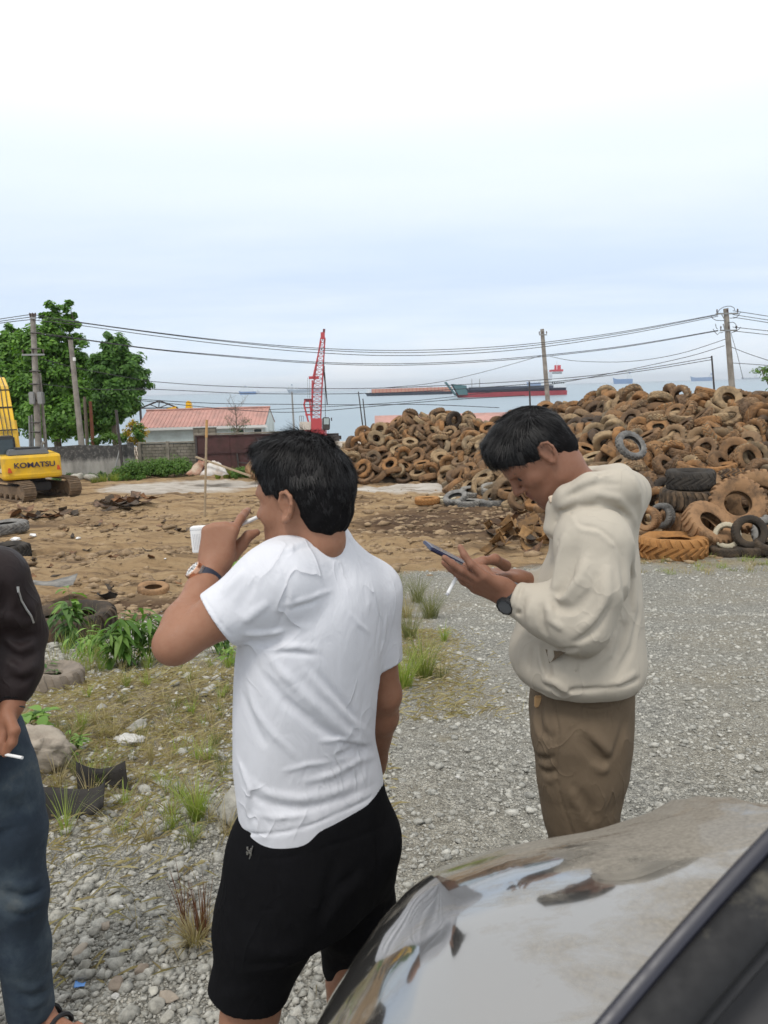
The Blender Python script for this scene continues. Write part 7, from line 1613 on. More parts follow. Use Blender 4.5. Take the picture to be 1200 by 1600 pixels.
    c0.ripple(*c0.bounds(), lambda X: (np.sin(((X-ho)@ax[1])*240+fbm(X, 28, 2, 3)*5)*.0013+fbm(X, 42, 3, 9)*.0045).astype(np.float32))
    cap = c0.mesh(.0036, 'hair', MAT['hair_cap'], base); hh = link('hair', cap, body)
    def flow(l, rng):
        d = np.zeros_like(l); top = np.clip((l[:, 2]-.05)/.06, 0, 1); d[:, 0] = top*1.0+(1-top)*np.where(l[:, 0] > .02, .35, -.3); d[:, 1] = l[:, 1]*4*top; d[:, 2] = -1.1*(1-top)-.2-.5*np.clip((l[:, 0]-.05)/.04, 0, 1); return d
    hair_strands(cap, 'hair_strands', ho, ax, 30000, lambda l: np.where(l[:, 2] > .06, np.where(l[:, 0] > .05, .020, .036), np.where(l[:, 2] > .0, .018, .007)), 7, hh, base, flow, .12)
    # ---- watch
    wd = nrm(EL-WL); wc = WL+wd*.006; face = nrm(W3((-.10, -.85, -.40))); face = nrm(face-wd*(face@wd)); sd = np.cross(wd, face); wt = empty('wristwatch'); wt.parent = body
    m = MB(); n = 36; V = []; Fq = []
    for k in range(n):
        a = 2*math.pi*k/n
        for (rr, ww) in ((0, -.012), (.004, -.0115), (.004, .0115), (0, .012)): V.append(wc-B0+face*math.cos(a)*(.031+rr)+sd*math.sin(a)*(.031+rr)+wd*ww)
    for k in range(n):
        k2 = (k+1) % n
        for j in range(4): Fq.append((k*4+j, k2*4+j, k2*4+(j+1) % 4, k*4+(j+1) % 4))
    m.add(V, Fq).build('strap', MAT['watch_black'], wt, smooth=True)
    Mx = Matrix((sd, wd, face)).transposed(); cc = Vector(wc-B0+face*.031)
    MB().lathe([(0, 0), (.021, 0), (.023, .004), (.022, .011), (.018, .013), (.0175, .011), (0, .011)], 10, cc, Mx).build('case', MAT['watch_black'], wt, smooth=False)
    MB().lathe([(0, .0116), (.0165, .0116)], 24, cc, Mx).build('dial', MAT['ex_grey'], wt)
    # ---- phone and cigarette
    a, b = W3(pix(672, 856, 1.80)), W3(pix(745, 893, 1.83)); ld = nrm(b-a); nn = nrm(W3((.47, .05, .86))); nn = nrm(nn-ld*(nn@ld)); wd2 = np.cross(nn, ld); A3 = Matrix((ld, wd2, nn)).transposed(); L = float(np.linalg.norm(b-a))
    L = max(L, .15); ph = empty('mobile_phone', a); tag(ph, 'dark blue mobile phone in the hands of the man in beige', 'phone'); ctr = Vector(ld*L*.5+wd2*.03)
    MB().box(ctr, (L, .073, .0085), A3).build('case', MAT['phone_blue'], ph, bevel=.003); MB().box(ctr+Vector(nn*.0046), (L-.006, .067, .0006), A3).build('screen', MAT['phone_glass'], ph)
    for t, l in ((.30, .010), (.43, .010), (.56, .022)): MB().box(Vector(ld*L*t+wd2*(-.0068)), (l, .0016, .0032), A3).build('side_button', MAT['steel_grey'], ph)
    MB().box(ctr+Vector(-nn*.0062-ld*(L*.32)), (.034, .034, .003), A3).build('camera_bump', MAT['watch_black'], ph, bevel=.001)
    a, b = W3(pix(716, 897, 1.735)), W3(pix(698, 930, 1.715)); ci = empty('cigarette', a); tag(ci, 'burning cigarette between the fingers of the man in beige', 'cigarette'); v = b-a
    MB().tube([(0, 0, 0), v*.9], .0042, 10).build('paper', MAT['paper_white'], ci, smooth=True); MB().tube([v*.9, v], .0041, 10).build('ash_tip', MAT['print_grey'], ci, smooth=True)
man_beige()
# ------------------------------------------------------------------ man in the dark bomber jacket at the left edge
def man_dark():
    global pix
    full = pix; pix = lambda x, y, d: full(x, y, d*.925)
    D0 = 2.22; cx = pix(-45, 1200, D0).x; base = (cx, D0*.925, gz(cx, D0*.925)); g0 = base[2]; B0 = W3(base)
    az = W3((.62, -.78, 0)); lat = np.cross(W3((0, 0, 1)), az); TH = math.atan2(lat[1], lat[0])      # faces the camera's right
    S, E, Wr = W3(pix(-8, 905, 2.20)), W3(pix(33, 990, 2.24)), W3(pix(20, 1098, 2.14)); S2 = S-lat*.34; E2 = S2+W3((-.06, -.02, -.26)); W2 = E2+W3((.05, -.1, -.2))
    nb = (S+S2)/2+W3((0, 0, .07)); ho = nb+W3((.02, -.02, .15))
    HL = W3(pix(5, 1215, 2.22)); HR = HL-lat*.18; AL = W3(pix(62, 1588, 2.21)); AL[2] = gz(AL[0], AL[1])+.085; KL = W3(pix(30, 1400, 2.17)); KR = W3((HR[0]-.02, HR[1]-.03, g0+.46)); AR = W3((HR[0]-.03, HR[1], g0+.085))
    f = Field(); P, ax = head(f, ho, az+W3((0, 0, -.1)), (0, 0, 1))
    f.chain([P(-.03, 0, -.02), nb], [.055, .062], .03); tz = S[2]
    f.loft([(tz+.03, nb[0], nb[1], .12, .09), (tz-.15, nb[0], nb[1], .165, .11), (tz-.35, nb[0]-.03, nb[1], .14, .10), (HL[2]+.02, (HL[0]+HR[0])/2-.02, (HL[1]+HR[1])/2, .14, .095)], TH, .05)
    f.chain([nb, S], [.055, .05], .05); f.chain([nb, S2], [.055, .05], .05)
    f.chain([S, E, E+(Wr-E)*.3, Wr], [.05, .038, .039, .027], .02); f.chain([S2, E2, W2], [.05, .038, .027], .02)
    hand(f, Wr, W3(pix(8, 1150, 2.10))-Wr, (-.75, -.35, -.2), 1, [(.35, .5, .3), (.5, .6, .4), (.6, .7, .4), (.6, .7, .4)], None, 1.1, thumb_pts=[W3(pix(14, 1120, 2.09)), W3(pix(22, 1142, 2.06)), W3(pix(19, 1160, 2.05)), W3(pix(8, 1178, 2.05))])
    hand(f, W2, W2-E2, (.7, .3, 0), -1, [(.3, .4, .3)]*4, [(.02, .03, .01), (.035, .06, .02), (.035, .085, .03), (.03, .1, .035)])
    ft = nrm(W3((.9, -.42, 0)))
    for Hh, Kn, An in ((HL, KL, AL), (HR, KR, AR)):
        f.chain([Hh, Kn, Kn+(An-Kn)*.3, An], [.08, .055, .052, .034], .03); f.chain([An+W3((0, 0, -.02)), An-ft*.045+W3((0, 0, -.045)), An+ft*.12+W3((0, 0, -.058))], [.036, .032, .024], .03)
        for k in range(5): o = np.cross(ft, W3((0, 0, 1)))*(-.03+.015*k); f.cone(An+ft*.12+o+W3((0, 0, -.06)), An+ft*(.165-.006*abs(k-1.5))+o*1.1+W3((0, 0, -.066)), .011, .009, .008)
    me = f.mesh(.004, 'person', MAT['skin_c'], base); tint(me, base, [(P(.092, 0, -.057), .018, (.2, .08, .07), .6)])
    body = link('person', me, None, base); tag(body, 'man in dark bomber jacket and jeans cut off by the left picture edge', 'person')
    # jacket
    g = Field(); g.loft([(tz+.05, nb[0], nb[1], .13, .11), (tz-.1, nb[0]-.02, nb[1], .19, .15), (tz-.30, nb[0]-.05, nb[1], .185, .15), (HL[2]+.18, (HL[0]+HR[0])/2-.05, (HL[1]+HR[1])/2, .175, .14), (HL[2]+.11, (HL[0]+HR[0])/2-.05, (HL[1]+HR[1])/2, .165, .13)], TH, .05)
    g.cone(nb, S, .08, .085, .05); g.cone(nb, S2, .08, .085, .05); g.chain([nb+W3((0, 0, .0)), nb+W3((0, 0, .03))], [.085, .075], .03)
    g.chain([S, S+(E-S)*.5+W3((.004, 0, 0)), E+W3((-.004, 0, 0)), E+(Wr-E)*.5, Wr+(E-Wr)*.22], [.080, .073, .066, .060, .050], .035); g.chain([S2, E2, W2], [.085, .072, .045], .035)
    g.chain([P(-.03, 0, -.03), nb+W3((0, 0, .06))], [.058, .058], .006, -1)
    fs = [(.012, .012, [(5, 960), (30, 975), (58, 968)]), (-.012, .010, [(4, 985), (30, 1000), (60, 990)]), (.012, .011, [(8, 1000), (32, 1015), (58, 1005)]), (-.012, .010, [(10, 1020), (35, 1032), (57, 1020)]), (.010, .010, [(12, 1035), (35, 1050), (56, 1040)]), (-.010, .010, [(12, 1055), (35, 1065), (54, 1055)]), (.008, .012, [(15, 900), (25, 930), (20, 955)]), (-.008, .012, [(5, 905), (10, 940), (8, 960)]), (.008, .01, [(45, 940), (52, 960), (45, 980)])]
    g.folds(fs, 1.0, 1.0, True, 1.4, 3.2); g.ripple(*g.bounds(), lambda X: fbm(X, 11, 2, 71)*.005)
    jk = link('bomber_jacket', g.mesh(.0042, 'bomber_jacket', MAT['bomber'], base), body)
    cf = Field(); a = nrm(Wr-E); cf.chain([Wr+(E-Wr)*.26, Wr+(E-Wr)*.04], [.047, .040], .01); u = nrm(np.cross(a, W3((.1, .9, .1)))); v = np.cross(a, u); cf.box(Wr+(E-Wr)*.04+a*.05, (.05, .06, .06), np.stack([a, u, v], -1), .004, .003, -1)
    cf.ripple(*cf.bounds(), lambda X: (np.sin(np.arctan2((X-Wr)@u, (X-Wr)@v)*46)*.0012).astype(np.float32)); link('cuff', cf.mesh(.003, 'cuff', MAT['rib_black'], base), jk)
    zp = [g.trace(x, y, 1.4, 3.2) for x, y in ((30, 925), (34, 938), (42, 952), (49, 962), (53, 973))]; zp = [q for q in zp if q is not None]
    if len(zp) > 2: MB().tube([Vector(q-B0)+Vector((0, -.002, 0)) for q in zp], .0028, 6).build('zip', MAT['zip_steel'], jk, smooth=True); MB().box(Vector(zp[0]-B0)+Vector((0, -.004, .008)), (.006, .003, .016)).build('zip_pull', MAT['zip_steel'], jk)
    # jeans
    j = Field(); j.loft([(HL[2]+.17, (HL[0]+HR[0])/2-.02, (HL[1]+HR[1])/2, .172, .122), (HL[2]+.07, (HL[0]+HR[0])/2, (HL[1]+HR[1])/2, .172, .122), (HL[2]-.08, (HL[0]+HR[0])/2, (HL[1]+HR[1])/2, .18, .125)], TH, .05)
    j.chain([HL+W3((-.01, 0, 0)), W3(pix(16, 1300, 2.19)), KL, W3(pix(36, 1480, 2.19)), W3(pix(48, 1572, 2.2))], [.096, .094, .073, .070, .066], .035); j.chain([HR, KR, AR+W3((0, 0, .02))], [.096, .075, .066], .035)
    e1 = W3(pix(48, 1572, 2.2)); j.box(e1+W3((0, 0, -.085)), (.11, .11, .06), np.eye(3), .004, .004, -1); j.box(AR+W3((0, 0, -.07)), (.11, .11, .06), np.eye(3), .004, .004, -1)
    j.cone(e1, e1+W3((0, 0, -.05)), .056, .056, .003, -1)
    fs = [(.010, .010, [(5, 1375), (35, 1385), (66, 1370)]), (-.012, .009, [(5, 1392), (35, 1402), (68, 1388)]), (.012, .010, [(8, 1405), (38, 1418), (68, 1405)]), (-.008, .010, [(10, 1425), (40, 1432), (66, 1420)]), (.008, .012, [(6, 1230), (25, 1240), (40, 1230)]), (-.006, .012, [(5, 1255), (28, 1265), (45, 1255)]), (.009, .010, [(22, 1535), (50, 1545), (76, 1530)]), (-.009, .009, [(24, 1550), (50, 1558), (78, 1545)]), (.009, .009, [(26, 1565), (50, 1572), (78, 1560)]), (-.003, .003, [(20, 1200), (25, 1300), (45, 1400), (50, 1500), (60, 1570)])]
    j.folds(fs, 1, 1, True, 1.4, 3.2); j.ripple(*j.bounds(), lambda X: fbm(X, 10, 2, 81)*.004)
    link('jeans', j.mesh(.0042, 'jeans', MAT['denim'], base), body)
    # sandals
    for An in (AL, AR):
        up_ = W3((0, 0, 1)); sdv = np.cross(ft, up_); sl = MB(); pts = [(-.09, .03), (-.06, .038), (.05, .042), (.12, .05), (.17, .035), (.18, .0), (.17, -.03), (.12, -.045), (.05, -.036), (-.06, -.036), (-.09, -.028)]
        c0 = An-B0+W3((0, 0, -.088)); sl.prism(pts, lambda a_, b_: c0+ft*a_+sdv*b_, lambda a_, b_: c0+ft*a_+sdv*b_+W3((0, 0, .016))); sb = sl.build('sandal', MAT['sandal'], body, bevel=.003)
        for t0, hgt in ((.075, .050), (.03, .068)):
            m = MB(); m.tube([Vector(c0+ft*t0+sdv*(.05*math.cos(q))+W3((0, 0, .012+hgt*math.sin(q)))) for q in np.linspace(0, math.pi, 10)], .007, 6); m.build('strap', MAT['sandal'], sb, smooth=True)
    # hair cap
    c = Field(); A = np.stack(ax, -1); c.ell(P(-.006, 0, .052), (.104, .083, .092), A, .02); c.ell(P(-.042, 0, .022), (.072, .074, .080), A, .03); c.ell(P(.112, 0, -.005), (.068, .11, .080), A, .012, -1); c.ell(P(.05, 0, -.115), (.115, .16, .118), A, .012, -1); link('hair', c.mesh(.006, 'hair', MAT['hair_cap'], base), body)
    # bracelet, cigarette
    a = nrm(E-Wr); u = nrm(np.cross(a, W3((0, 1, .2)))); v = np.cross(a, u); m = MB(); cw = Wr-a*.012-B0; m.tube([Vector(cw+u*.0295*math.cos(t)+v*.0285*math.sin(t)) for t in np.linspace(0, 2*math.pi, 25)], .003, 6, cap=False); m.build('bracelet', MAT['watch_black'], body, smooth=True)
    p0, p1 = W3(pix(4, 1178, 2.05)), W3(pix(35, 1184, 2.02)); ci = empty('cigarette', p0); tag(ci, 'white cigarette in the lowered hand of the man in the dark jacket', 'cigarette'); d = p1-p0; MB().tube([(0, 0, 0), d], .0042, 10).build('paper', MAT['paper_white'], ci, smooth=True); MB().tube([-d*.35, (0, 0, 0)], .0043, 10).build('filter', MAT['filter_tan'], ci, smooth=True)
    pix = full
man_dark()
# ------------------------------------------------------------------ dusty dark car in the near corner
def build_car():
    m, nt, b = new_mat('dusty_paint'); p = geopos(nt); sx = nt.nodes.new('ShaderNodeSeparateXYZ'); nt.links.new(p, sx.inputs[0])
    mp = nt.nodes.new('ShaderNodeMapping'); mp.inputs['Scale'].default_value = (.8, 2.4, 1); mp.inputs['Rotation'].default_value = (0, 0, -.35); nt.links.new(p, mp.inputs[0])
    n1 = noise(nt, mp.outputs[0], 5.0, 8, .65, .8); n2 = noise(nt, p, 160, 5, .7); n3 = noise(nt, p, 14, 6, .65, .5)
    d = math_(nt, 'ADD', maprange(nt, sx.outputs[0], .08, .40, -.22, .46), math_(nt, 'ADD', math_(nt, 'MULTIPLY', math_(nt, 'SUBTRACT', n1, .5), 2.6), .26))
    d = math_(nt, 'ADD', d, math_(nt, 'MULTIPLY', math_(nt, 'SUBTRACT', n3, .5), .7))
    edge = maprange(nt, sx.outputs[1], .90, 1.06, 0, .38); d = math_(nt, 'ADD', d, edge)
    d = maprange(nt, math_(nt, 'ADD', d, math_(nt, 'MULTIPLY', math_(nt, 'SUBTRACT', n2, .5), .25)), .14, .70, .04, .90)
    b.inputs['Base Color'].default_value = (.31, .307, .30, 1); b.inputs['Metallic'].default_value = .92; b.inputs['Roughness'].default_value = .10; b.inputs['Coat Weight'].default_value = 1.0; b.inputs['Coat Roughness'].default_value = .03; b.inputs['Specular IOR Level'].default_value = .8; b.inputs['Coat IOR'].default_value = 1.9
    df = nt.nodes.new('ShaderNodeBsdfDiffuse'); nt.links.new(ramp(nt, n2, [(.3, (.17, .153, .128)), (.7, (.29, .265, .225))]), df.inputs[0])
    mx = nt.nodes.new('ShaderNodeMixShader'); nt.links.new(d, mx.inputs[0]); nt.links.new(b.outputs[0], mx.inputs[1]); nt.links.new(df.outputs[0], mx.inputs[2]); nt.links.new(mx.outputs[0], nt.nodes['Material Output'].inputs[0])
    MAT['car_paint'] = m
    MAT['car_rubber'] = plain('car_rubber', (.009, .009, .010), .7, var=.3, vscale=30, dirt=(.16, .145, .11), dirt_amt=-.15, dscale=22)
    MAT['car_trim'] = plain('car_trim', (.014, .015, .026), .38, var=.2, vscale=20, spec=.5)
    MAT['car_inner'] = plain('car_inner', (.022, .022, .024), .6, var=.2, vscale=14)
    e = empty('parked_car', (.5, .9, gz(.5, .9))); tag(e, 'dusty dark car whose bonnet and door pillar fill the near corner', 'car'); B0 = W3(e.location)
    SP = [(505, 1600, 1.015), (530, 1550, 1.02), (560, 1500, 1.022), (600, 1440, 1.03), (640, 1396, 1.035), (680, 1364, 1.04), (760, 1336, 1.045), (870, 1312, 1.055), (950, 1299, 1.07), (1020, 1276, 1.085), (1085, 1256, 1.10), (1130, 1254, 1.105), (1200, 1250, 1.11), (1400, 1240, 1.12)]
    Q = [W3(pix(*s)) for s in SP]; QX = np.array([q[0] for q in Q]); QY = np.array([q[1] for q in Q]); QZ = np.array([q[2] for q in Q])
    QX = np.concatenate([[QX[0]-.075, QX[0]-.055, QX[0]-.03], QX, [1.3, 1.75]]); QY = np.concatenate([[.98, 1.0, 1.01], QY, [1.12, 1.1]]); QZ = np.concatenate([[.25, .52, .70], QZ, [QZ[-1]-.02, QZ[-1]-.22]])
    xs = np.unique(np.concatenate([np.linspace(QX[0], .15, 90), np.linspace(.15, 1.75, 90)])); ts = np.concatenate([np.linspace(-.34, -.06, 24), np.linspace(-.05, .62, 70)])       # t towards the camera
    ker = np.exp(-np.linspace(-2, 2, 9)**2); ker /= ker.sum()
    sm = lambda a: np.concatenate([a[:4], np.convolve(a, ker, 'valid'), a[-4:]])
    ys = sm(np.interp(xs, QX, QY)); zs = sm(np.interp(xs, QX, QZ))
    X = np.repeat(xs[:, None], len(ts), 1); T = np.repeat(ts[None], len(xs), 0); ms = ((CAMZ-zs)/ys)[:, None]
    def prof(t, ms): return np.where(t > -.06, ms*t-.98*t*t, ms*(-.06)-.98*.0036+(t+.06)*(ms+.12)-7.0*(t+.06)**2)
    Z = zs[:, None]+prof(T, ms); Y = ys[:, None]-T
    Pn = np.stack([X, Y], -1); Z = Z+.0025*fbm(Pn, 5, 2, 5)
    # pressed crease near the screen
    cr = np.abs((X-.47)-(Y-1.1)*-.25); Z = Z+.010*np.exp(-(cr/.018)**2)*sstep(.75, 1.0, Y)-.012*sstep(.0, .12, (X-.47)-(Y-1.1)*-.25)*sstep(.7, 1.0, Y)
    idx = np.arange(X.size).reshape(X.shape); F = np.stack([idx[:-1, :-1], idx[:-1, 1:], idx[1:, 1:], idx[1:, :-1]], -1).reshape(-1, 4)[:, ::-1]
    V = np.stack([X, Y, Z], -1).reshape(-1, 3)-B0[None]; me = mesh_np('bonnet', V, F, MAT['car_paint'], True); o = link('bonnet', me, e)
    md = o.modifiers.new('thickness', 'SOLIDIFY'); md.thickness = .004; md.offset = -1
    from mathutils.bvhtree import BVHTree
    bv = BVHTree.FromPolygons([Vector(v) for v in V], F.tolist())
    def hit(px, py):
        o_ = Vector((0, 0, CAMZ)); r = bv.ray_cast(o_-Vector(B0), (pix(px, py, 1)-o_).normalized()); return r[0]
    gp = [h for h in (hit(*q) for q in ((660, 1452), (652, 1475), (644, 1500), (638, 1525), (634, 1550), (628, 1575), (622, 1598))) if h]
    if len(gp) > 2: MB().tube(gp, .0016, 6).build('panel_gap', MAT['zip_steel'], o, smooth=True)
    # lower body, wheel, front
    MB().hexa([Vector(v)-Vector(B0) for v in ((.05, .2, .35), (1.7, .2, .35), (1.7, 1.25, .35), (.0, 1.2, .35), (.05, .2, .78), (1.7, .2, .78), (1.7, 1.22, .78), (.02, 1.12, .70))]).build('lower_body', MAT['car_paint'], e, bevel=.05)
    MB().tube([Vector((x, .65, .30))-Vector(B0) for x in (.02, .24)], .30, 24).build('wheel', MAT['car_rubber'], e)
    # screen pillar, seal and door edge, very near
    def band(off, w, th, name, mat, dd=0.0, smooth=True):
        P0, P1 = (880, 1662), (1330, 1162); ox, oy = .744*off, .668*off
        pts = []
        for t in np.linspace(0, 1, 14): pts.append(pix(P0[0]+(P1[0]-P0[0])*t+ox, P0[1]+(P1[1]-P0[1])*t+oy-14*math.sin(t*math.pi), .40+.12*t+dd)-Vector(B0))
        m = MB(); V = []; n = 12
        for i, q in enumerate(pts):
            tdir = (pts[min(i+1, 13)]-pts[max(i-1, 0)]).normalized(); vw = (q+Vector(B0)-Vector((0, 0, CAMZ))).normalized(); sdv = tdir.cross(vw).normalized(); nv = sdv.cross(tdir)
            for k in range(n): a = 2*math.pi*k/n; ca, sa = math.cos(a), math.sin(a); V.append(q+sdv*(abs(ca)**.6*(1 if ca > 0 else -1))*w/2+nv*(abs(sa)**.6*(1 if sa > 0 else -1))*th/2)
        F = [(i*n+k, i*n+(k+1) % n, (i+1)*n+(k+1) % n, (i+1)*n+k) for i in range(13) for k in range(n)]; m.add(V, F); m.build(name, MAT[mat], e, smooth=True)
    band(14, .012, .03, 'screen_pillar', 'car_trim', .012); band(72, .034, .026, 'door_seal', 'car_rubber'); band(128, .010, .02, 'seal_lip', 'car_inner', .008); band(265, .098, .02, 'door_frame', 'car_inner', .015)
build_car()
# ------------------------------------------------------------------ scrap, litter and small plants
def scrap_mesh(name, seed, L, W, curl, mat, th=.012):
    """bent strip of thick rubber sheet"""
    rng = np.random.default_rng(seed); n, m = 14, 6; u = np.linspace(-.5, .5, n); v = np.linspace(-.5, .5, m); U, Vv = np.meshgrid(u, v, indexing='ij')
    a = U*curl; R = L/max(curl, .2); x = R*np.sin(a); z = R*(1-np.cos(a)); y = Vv*W*(1+.25*np.sin(U*5+seed)); z = z+.12*L*np.sin(Vv*2.2+seed)*U+.05*L*fbm(np.stack([U, Vv], -1), 3, 2, seed); x = x+.15*L*Vv*np.sin(seed); z -= z.min()
    P = np.stack([x, y, z], -1).reshape(-1, 3); N = len(P); idx = np.arange(N).reshape(n, m); F = np.stack([idx[:-1, :-1], idx[1:, :-1], idx[1:, 1:], idx[:-1, 1:]], -1).reshape(-1, 4)
    P2 = P+np.array([0, 0, th]); F2 = F[:, ::-1]+N; ring = np.concatenate([idx[:-1, 0], idx[-1, :-1], idx[:0:-1, -1], idx[0, :0:-1]]); r2 = np.roll(ring, -1); S = np.stack([ring, ring+N, r2+N, r2], -1)
    return mesh_np(name, np.concatenate([P, P2]), np.concatenate([F[:, ::-1], F2[:, :], S]), mat, True)
def build_scraps():
    rng = random.Random(12)
    def scrap(px, py, L, W, curl, mat, seed, label, group=None, rz=None, tilt=(0, 0), lift=0.0, d=None):
        g = on_ground(px, py); o = link('rubber_scrap', scrap_mesh('rubber_scrap', seed, L, W, curl, MAT[mat]), None, (g.x, g.y, g.z+lift)); o.rotation_euler = (tilt[0], tilt[1], rng.uniform(0, 6) if rz is None else rz); tag(o, label, 'scrap', group); return o
    # near the man in the dark jacket
    scrap(118, 1270, .40, .17, 2.4, 'black_rubber', 3, 'black rubber flap lying folded on the dry grass', rz=.25, tilt=(.75, -.1), lift=.02)
    scrap(168, 1228, .32, .17, 2.6, 'black_rubber', 5, 'upright curved black rubber piece behind the folded flap', rz=.1, tilt=(1.1, .1), lift=.02)
    scrap(88, 946, .7, .5, .6, 'tyre_grey', 6, 'grey rubber sheet draped over the large dark tyre', rz=.2, lift=.36)
    scrap(166, 938, .34, .22, 2.2, 'black_rubber', 7, 'curled dark rubber piece standing beside the large dark tyre', tilt=(.9, .3), lift=.02)
    for i in range(26):
        scrap(rng.gauss(190, 24), rng.uniform(784, 799), rng.uniform(.5, 1.2), rng.uniform(.25, .5), rng.uniform(.4, 2.2), 'rubber_scrap', 20+i % 9, 'curled rubber scrap in the pile between excavator and bamboo stick', 'scrap pile on the yard soil', tilt=(rng.uniform(-.4, .4), rng.uniform(-.3, .3)), lift=rng.uniform(-.05, .22))
    for i in range(16):
        scrap(rng.uniform(15, 118), rng.uniform(798, 814), rng.uniform(.4, .9), rng.uniform(.2, .4), rng.uniform(.4, 2.2), 'rubber_scrap', 30+i % 7, 'torn rubber scrap strewn below the excavator tracks', 'scraps below the excavator', tilt=(rng.uniform(-.4, .4), rng.uniform(-.3, .3)), lift=rng.uniform(-.03, .06))
    for i in range(40):
        x = min(868, max(735, rng.gauss(812, 30))); y = rng.uniform(826, 868); 
        scrap(x, y, rng.uniform(.3, .75), rng.uniform(.15, .35), rng.uniform(.8, 3.0), 'rust_scrap' if i % 4 else 'rubber_scrap', 40+i % 9, 'rusty curled scrap in the low heap behind the phone', 'rusty scrap heap', tilt=(rng.uniform(-.8, .8), rng.uniform(-.6, .6)), lift=rng.uniform(-.02, .05)+max(0, .5-abs(x-820)*.009)*rng.random())
    for i in range(34):
        x = rng.uniform(10, 400); y = rng.uniform(800, 935)
        scrap(x, y, rng.uniform(.12, .4), rng.uniform(.06, .18), rng.uniform(.3, 2), 'rubber_scrap', 60+i % 6, 'small dark scrap lying on the tan soil', 'small scraps on the soil', tilt=(rng.uniform(-.3, .3), rng.uniform(-.3, .3)))
    # white litter
    for (px, py, s, lab) in ((25, 845, .2, 'white plastic litter left of two on the soil'), (52, 840, .19, 'white plastic litter right of two on the soil'), (122, 843, .12, 'small white litter farther along the soil'), (258, 875, .05, 'tiny white litter left of the wristwatch')):
        g = on_ground(px, py); o = link('litter', rock_mesh('litter', (s*1.6, s, s*.7), int(px), MAT['bag_white'], 0, 3, .5), None, (g.x, g.y, g.z+s*.2)); tag(o, lab, 'litter')
    g = on_ground(126, 1549); o = link('blue_scrap', scrap_mesh('blue_scrap', 4, .035, .022, .8, MAT['blue_scrap'], .001), None, (g.x, g.y, g.z+.006)); tag(o, 'small blue plastic scrap on the gravel near the sandal', 'scrap')
    # white sheet and boards before the gate
    d = 40.0
    def sheet(name, P, mat, label, cat, bulge=.0):
        base = pix(*P[0], d); m = MB(); n = 8; A, B, C, Dd = [pix(*p, dd) for p, dd in zip(P, (d, d, d+.9, d+.9))]; V = []
        for i in range(n+1):
            for j in range(n+1):
                u, v = i/n, j/n; q = (A*(1-u)+B*u)*(1-v)+(Dd*(1-u)+C*u)*v; q.z += bulge*math.sin(u*3.1)*math.sin(v*3.1)+.05*math.sin(i*1.9+j*1.3); V.append(q-base)
        F = [(i*(n+1)+j, (i+1)*(n+1)+j, (i+1)*(n+1)+j+1, i*(n+1)+j+1) for i in range(n) for j in range(n)]; m.add(V, F); o = m.build(name, MAT[mat], None, loc=tuple(base), smooth=True); o.modifiers.new('thickness', 'SOLIDIFY').thickness = .02; tag(o, label, cat)
    sheet('white_sheet', [(312, 743), (358, 742), (345, 724), (326, 722)], 'tarp', 'crumpled white sheet lying before the maroon gate', 'sheet', .35)
    sheet('rusty_sheet', [(290, 742), (312, 742), (322, 722), (312, 722)], 'sheet_rust', 'bent rust stained metal sheet left of the white sheet', 'sheet', .3)
    a, b = pix(306, 714, 40.2), pix(392, 744, 39.6); o = MB().bar((0, 0, 0), b-a, .09).build('timber_beam', MAT['bamboo'], None, loc=tuple(a)); tag(o, 'grey timber leaning across the white sheet before the gate', 'beam')
    # bamboo stake
    g = on_ground(320, 806); t = pix(323, 656, g.y); e = empty('bamboo_stake', g); tag(e, 'thin bamboo stake with orange tip standing in the yard', 'stake'); v = t-g
    MB().tube([v*-.03, v*.82], [.045, .04], 8).build('cane', MAT['bamboo'], e, smooth=True); MB().tube([v*.82, v], [.05, .045], 8).build('tip', MAT['bamboo_tip'], e, smooth=True)
    for k in range(1, 8): q = v*(.1*k); MB().tube([q, q+v.normalized()*.02], .05, 8).build('node', MAT['bamboo'], e)
    # boulders at the wall foot
    for i, (px, py, s) in enumerate(((120, 748, .7), (143, 746, .6))):
        p = pix(px, py, 44.5); o = link('rubble_stone', rock_mesh('rubble_stone', (s*1.4, s, s), 90+i, MAT['rock'], 0, 3), None, (p.x, 44.5, gz(p.x, 44.5)+s*.3)); tag(o, ('grey rubble stone at the wall, nearer the excavator', 'grey rubble stone at the wall, farther from the excavator')[i], 'stone')
build_scraps()
def grass_mesh(name, n, h, spread, mat, seed, w=.004, lean=.5, stiff=1.0, upright=False):
    rng = np.random.default_rng(seed); S = 5; ang = rng.random(n)*6.283; r0 = spread*.25*np.sqrt(rng.random(n)); H = h*(.45+.6*rng.random(n)); ln = lean*(.25+rng.random(n)); b = np.stack([r0*np.cos(ang), r0*np.sin(ang), 0*ang], -1); dirv = np.stack([np.cos(ang+rng.normal(0, .4, n)), np.sin(ang+rng.normal(0, .4, n)), 0*ang], -1); sd = np.stack([-dirv[:, 1], dirv[:, 0], 0*ang], -1); V = []
    for s in range(S+1):
        t = s/S; bend = ln*t**(1.6*stiff); p = b+dirv*(H*bend)[:, None]+np.array([0, 0, 1])*(H*t*np.sqrt(np.clip(1-(bend*.55)**2, .1, 1)))[:, None]; ww = w*(1-t)**.7+.0004; V.append(p-sd*ww*.5); V.append(p+sd*ww*.5)
    V = np.stack(V, 1).reshape(-1, 3); q = np.array([[2*s, 2*s+1, 2*s+3, 2*s+2] for s in range(S)]); F = ((np.arange(n)*(2*(S+1)))[:, None, None]+q[None]).reshape(-1, 4); return mesh_np(name, V, F, mat, False)
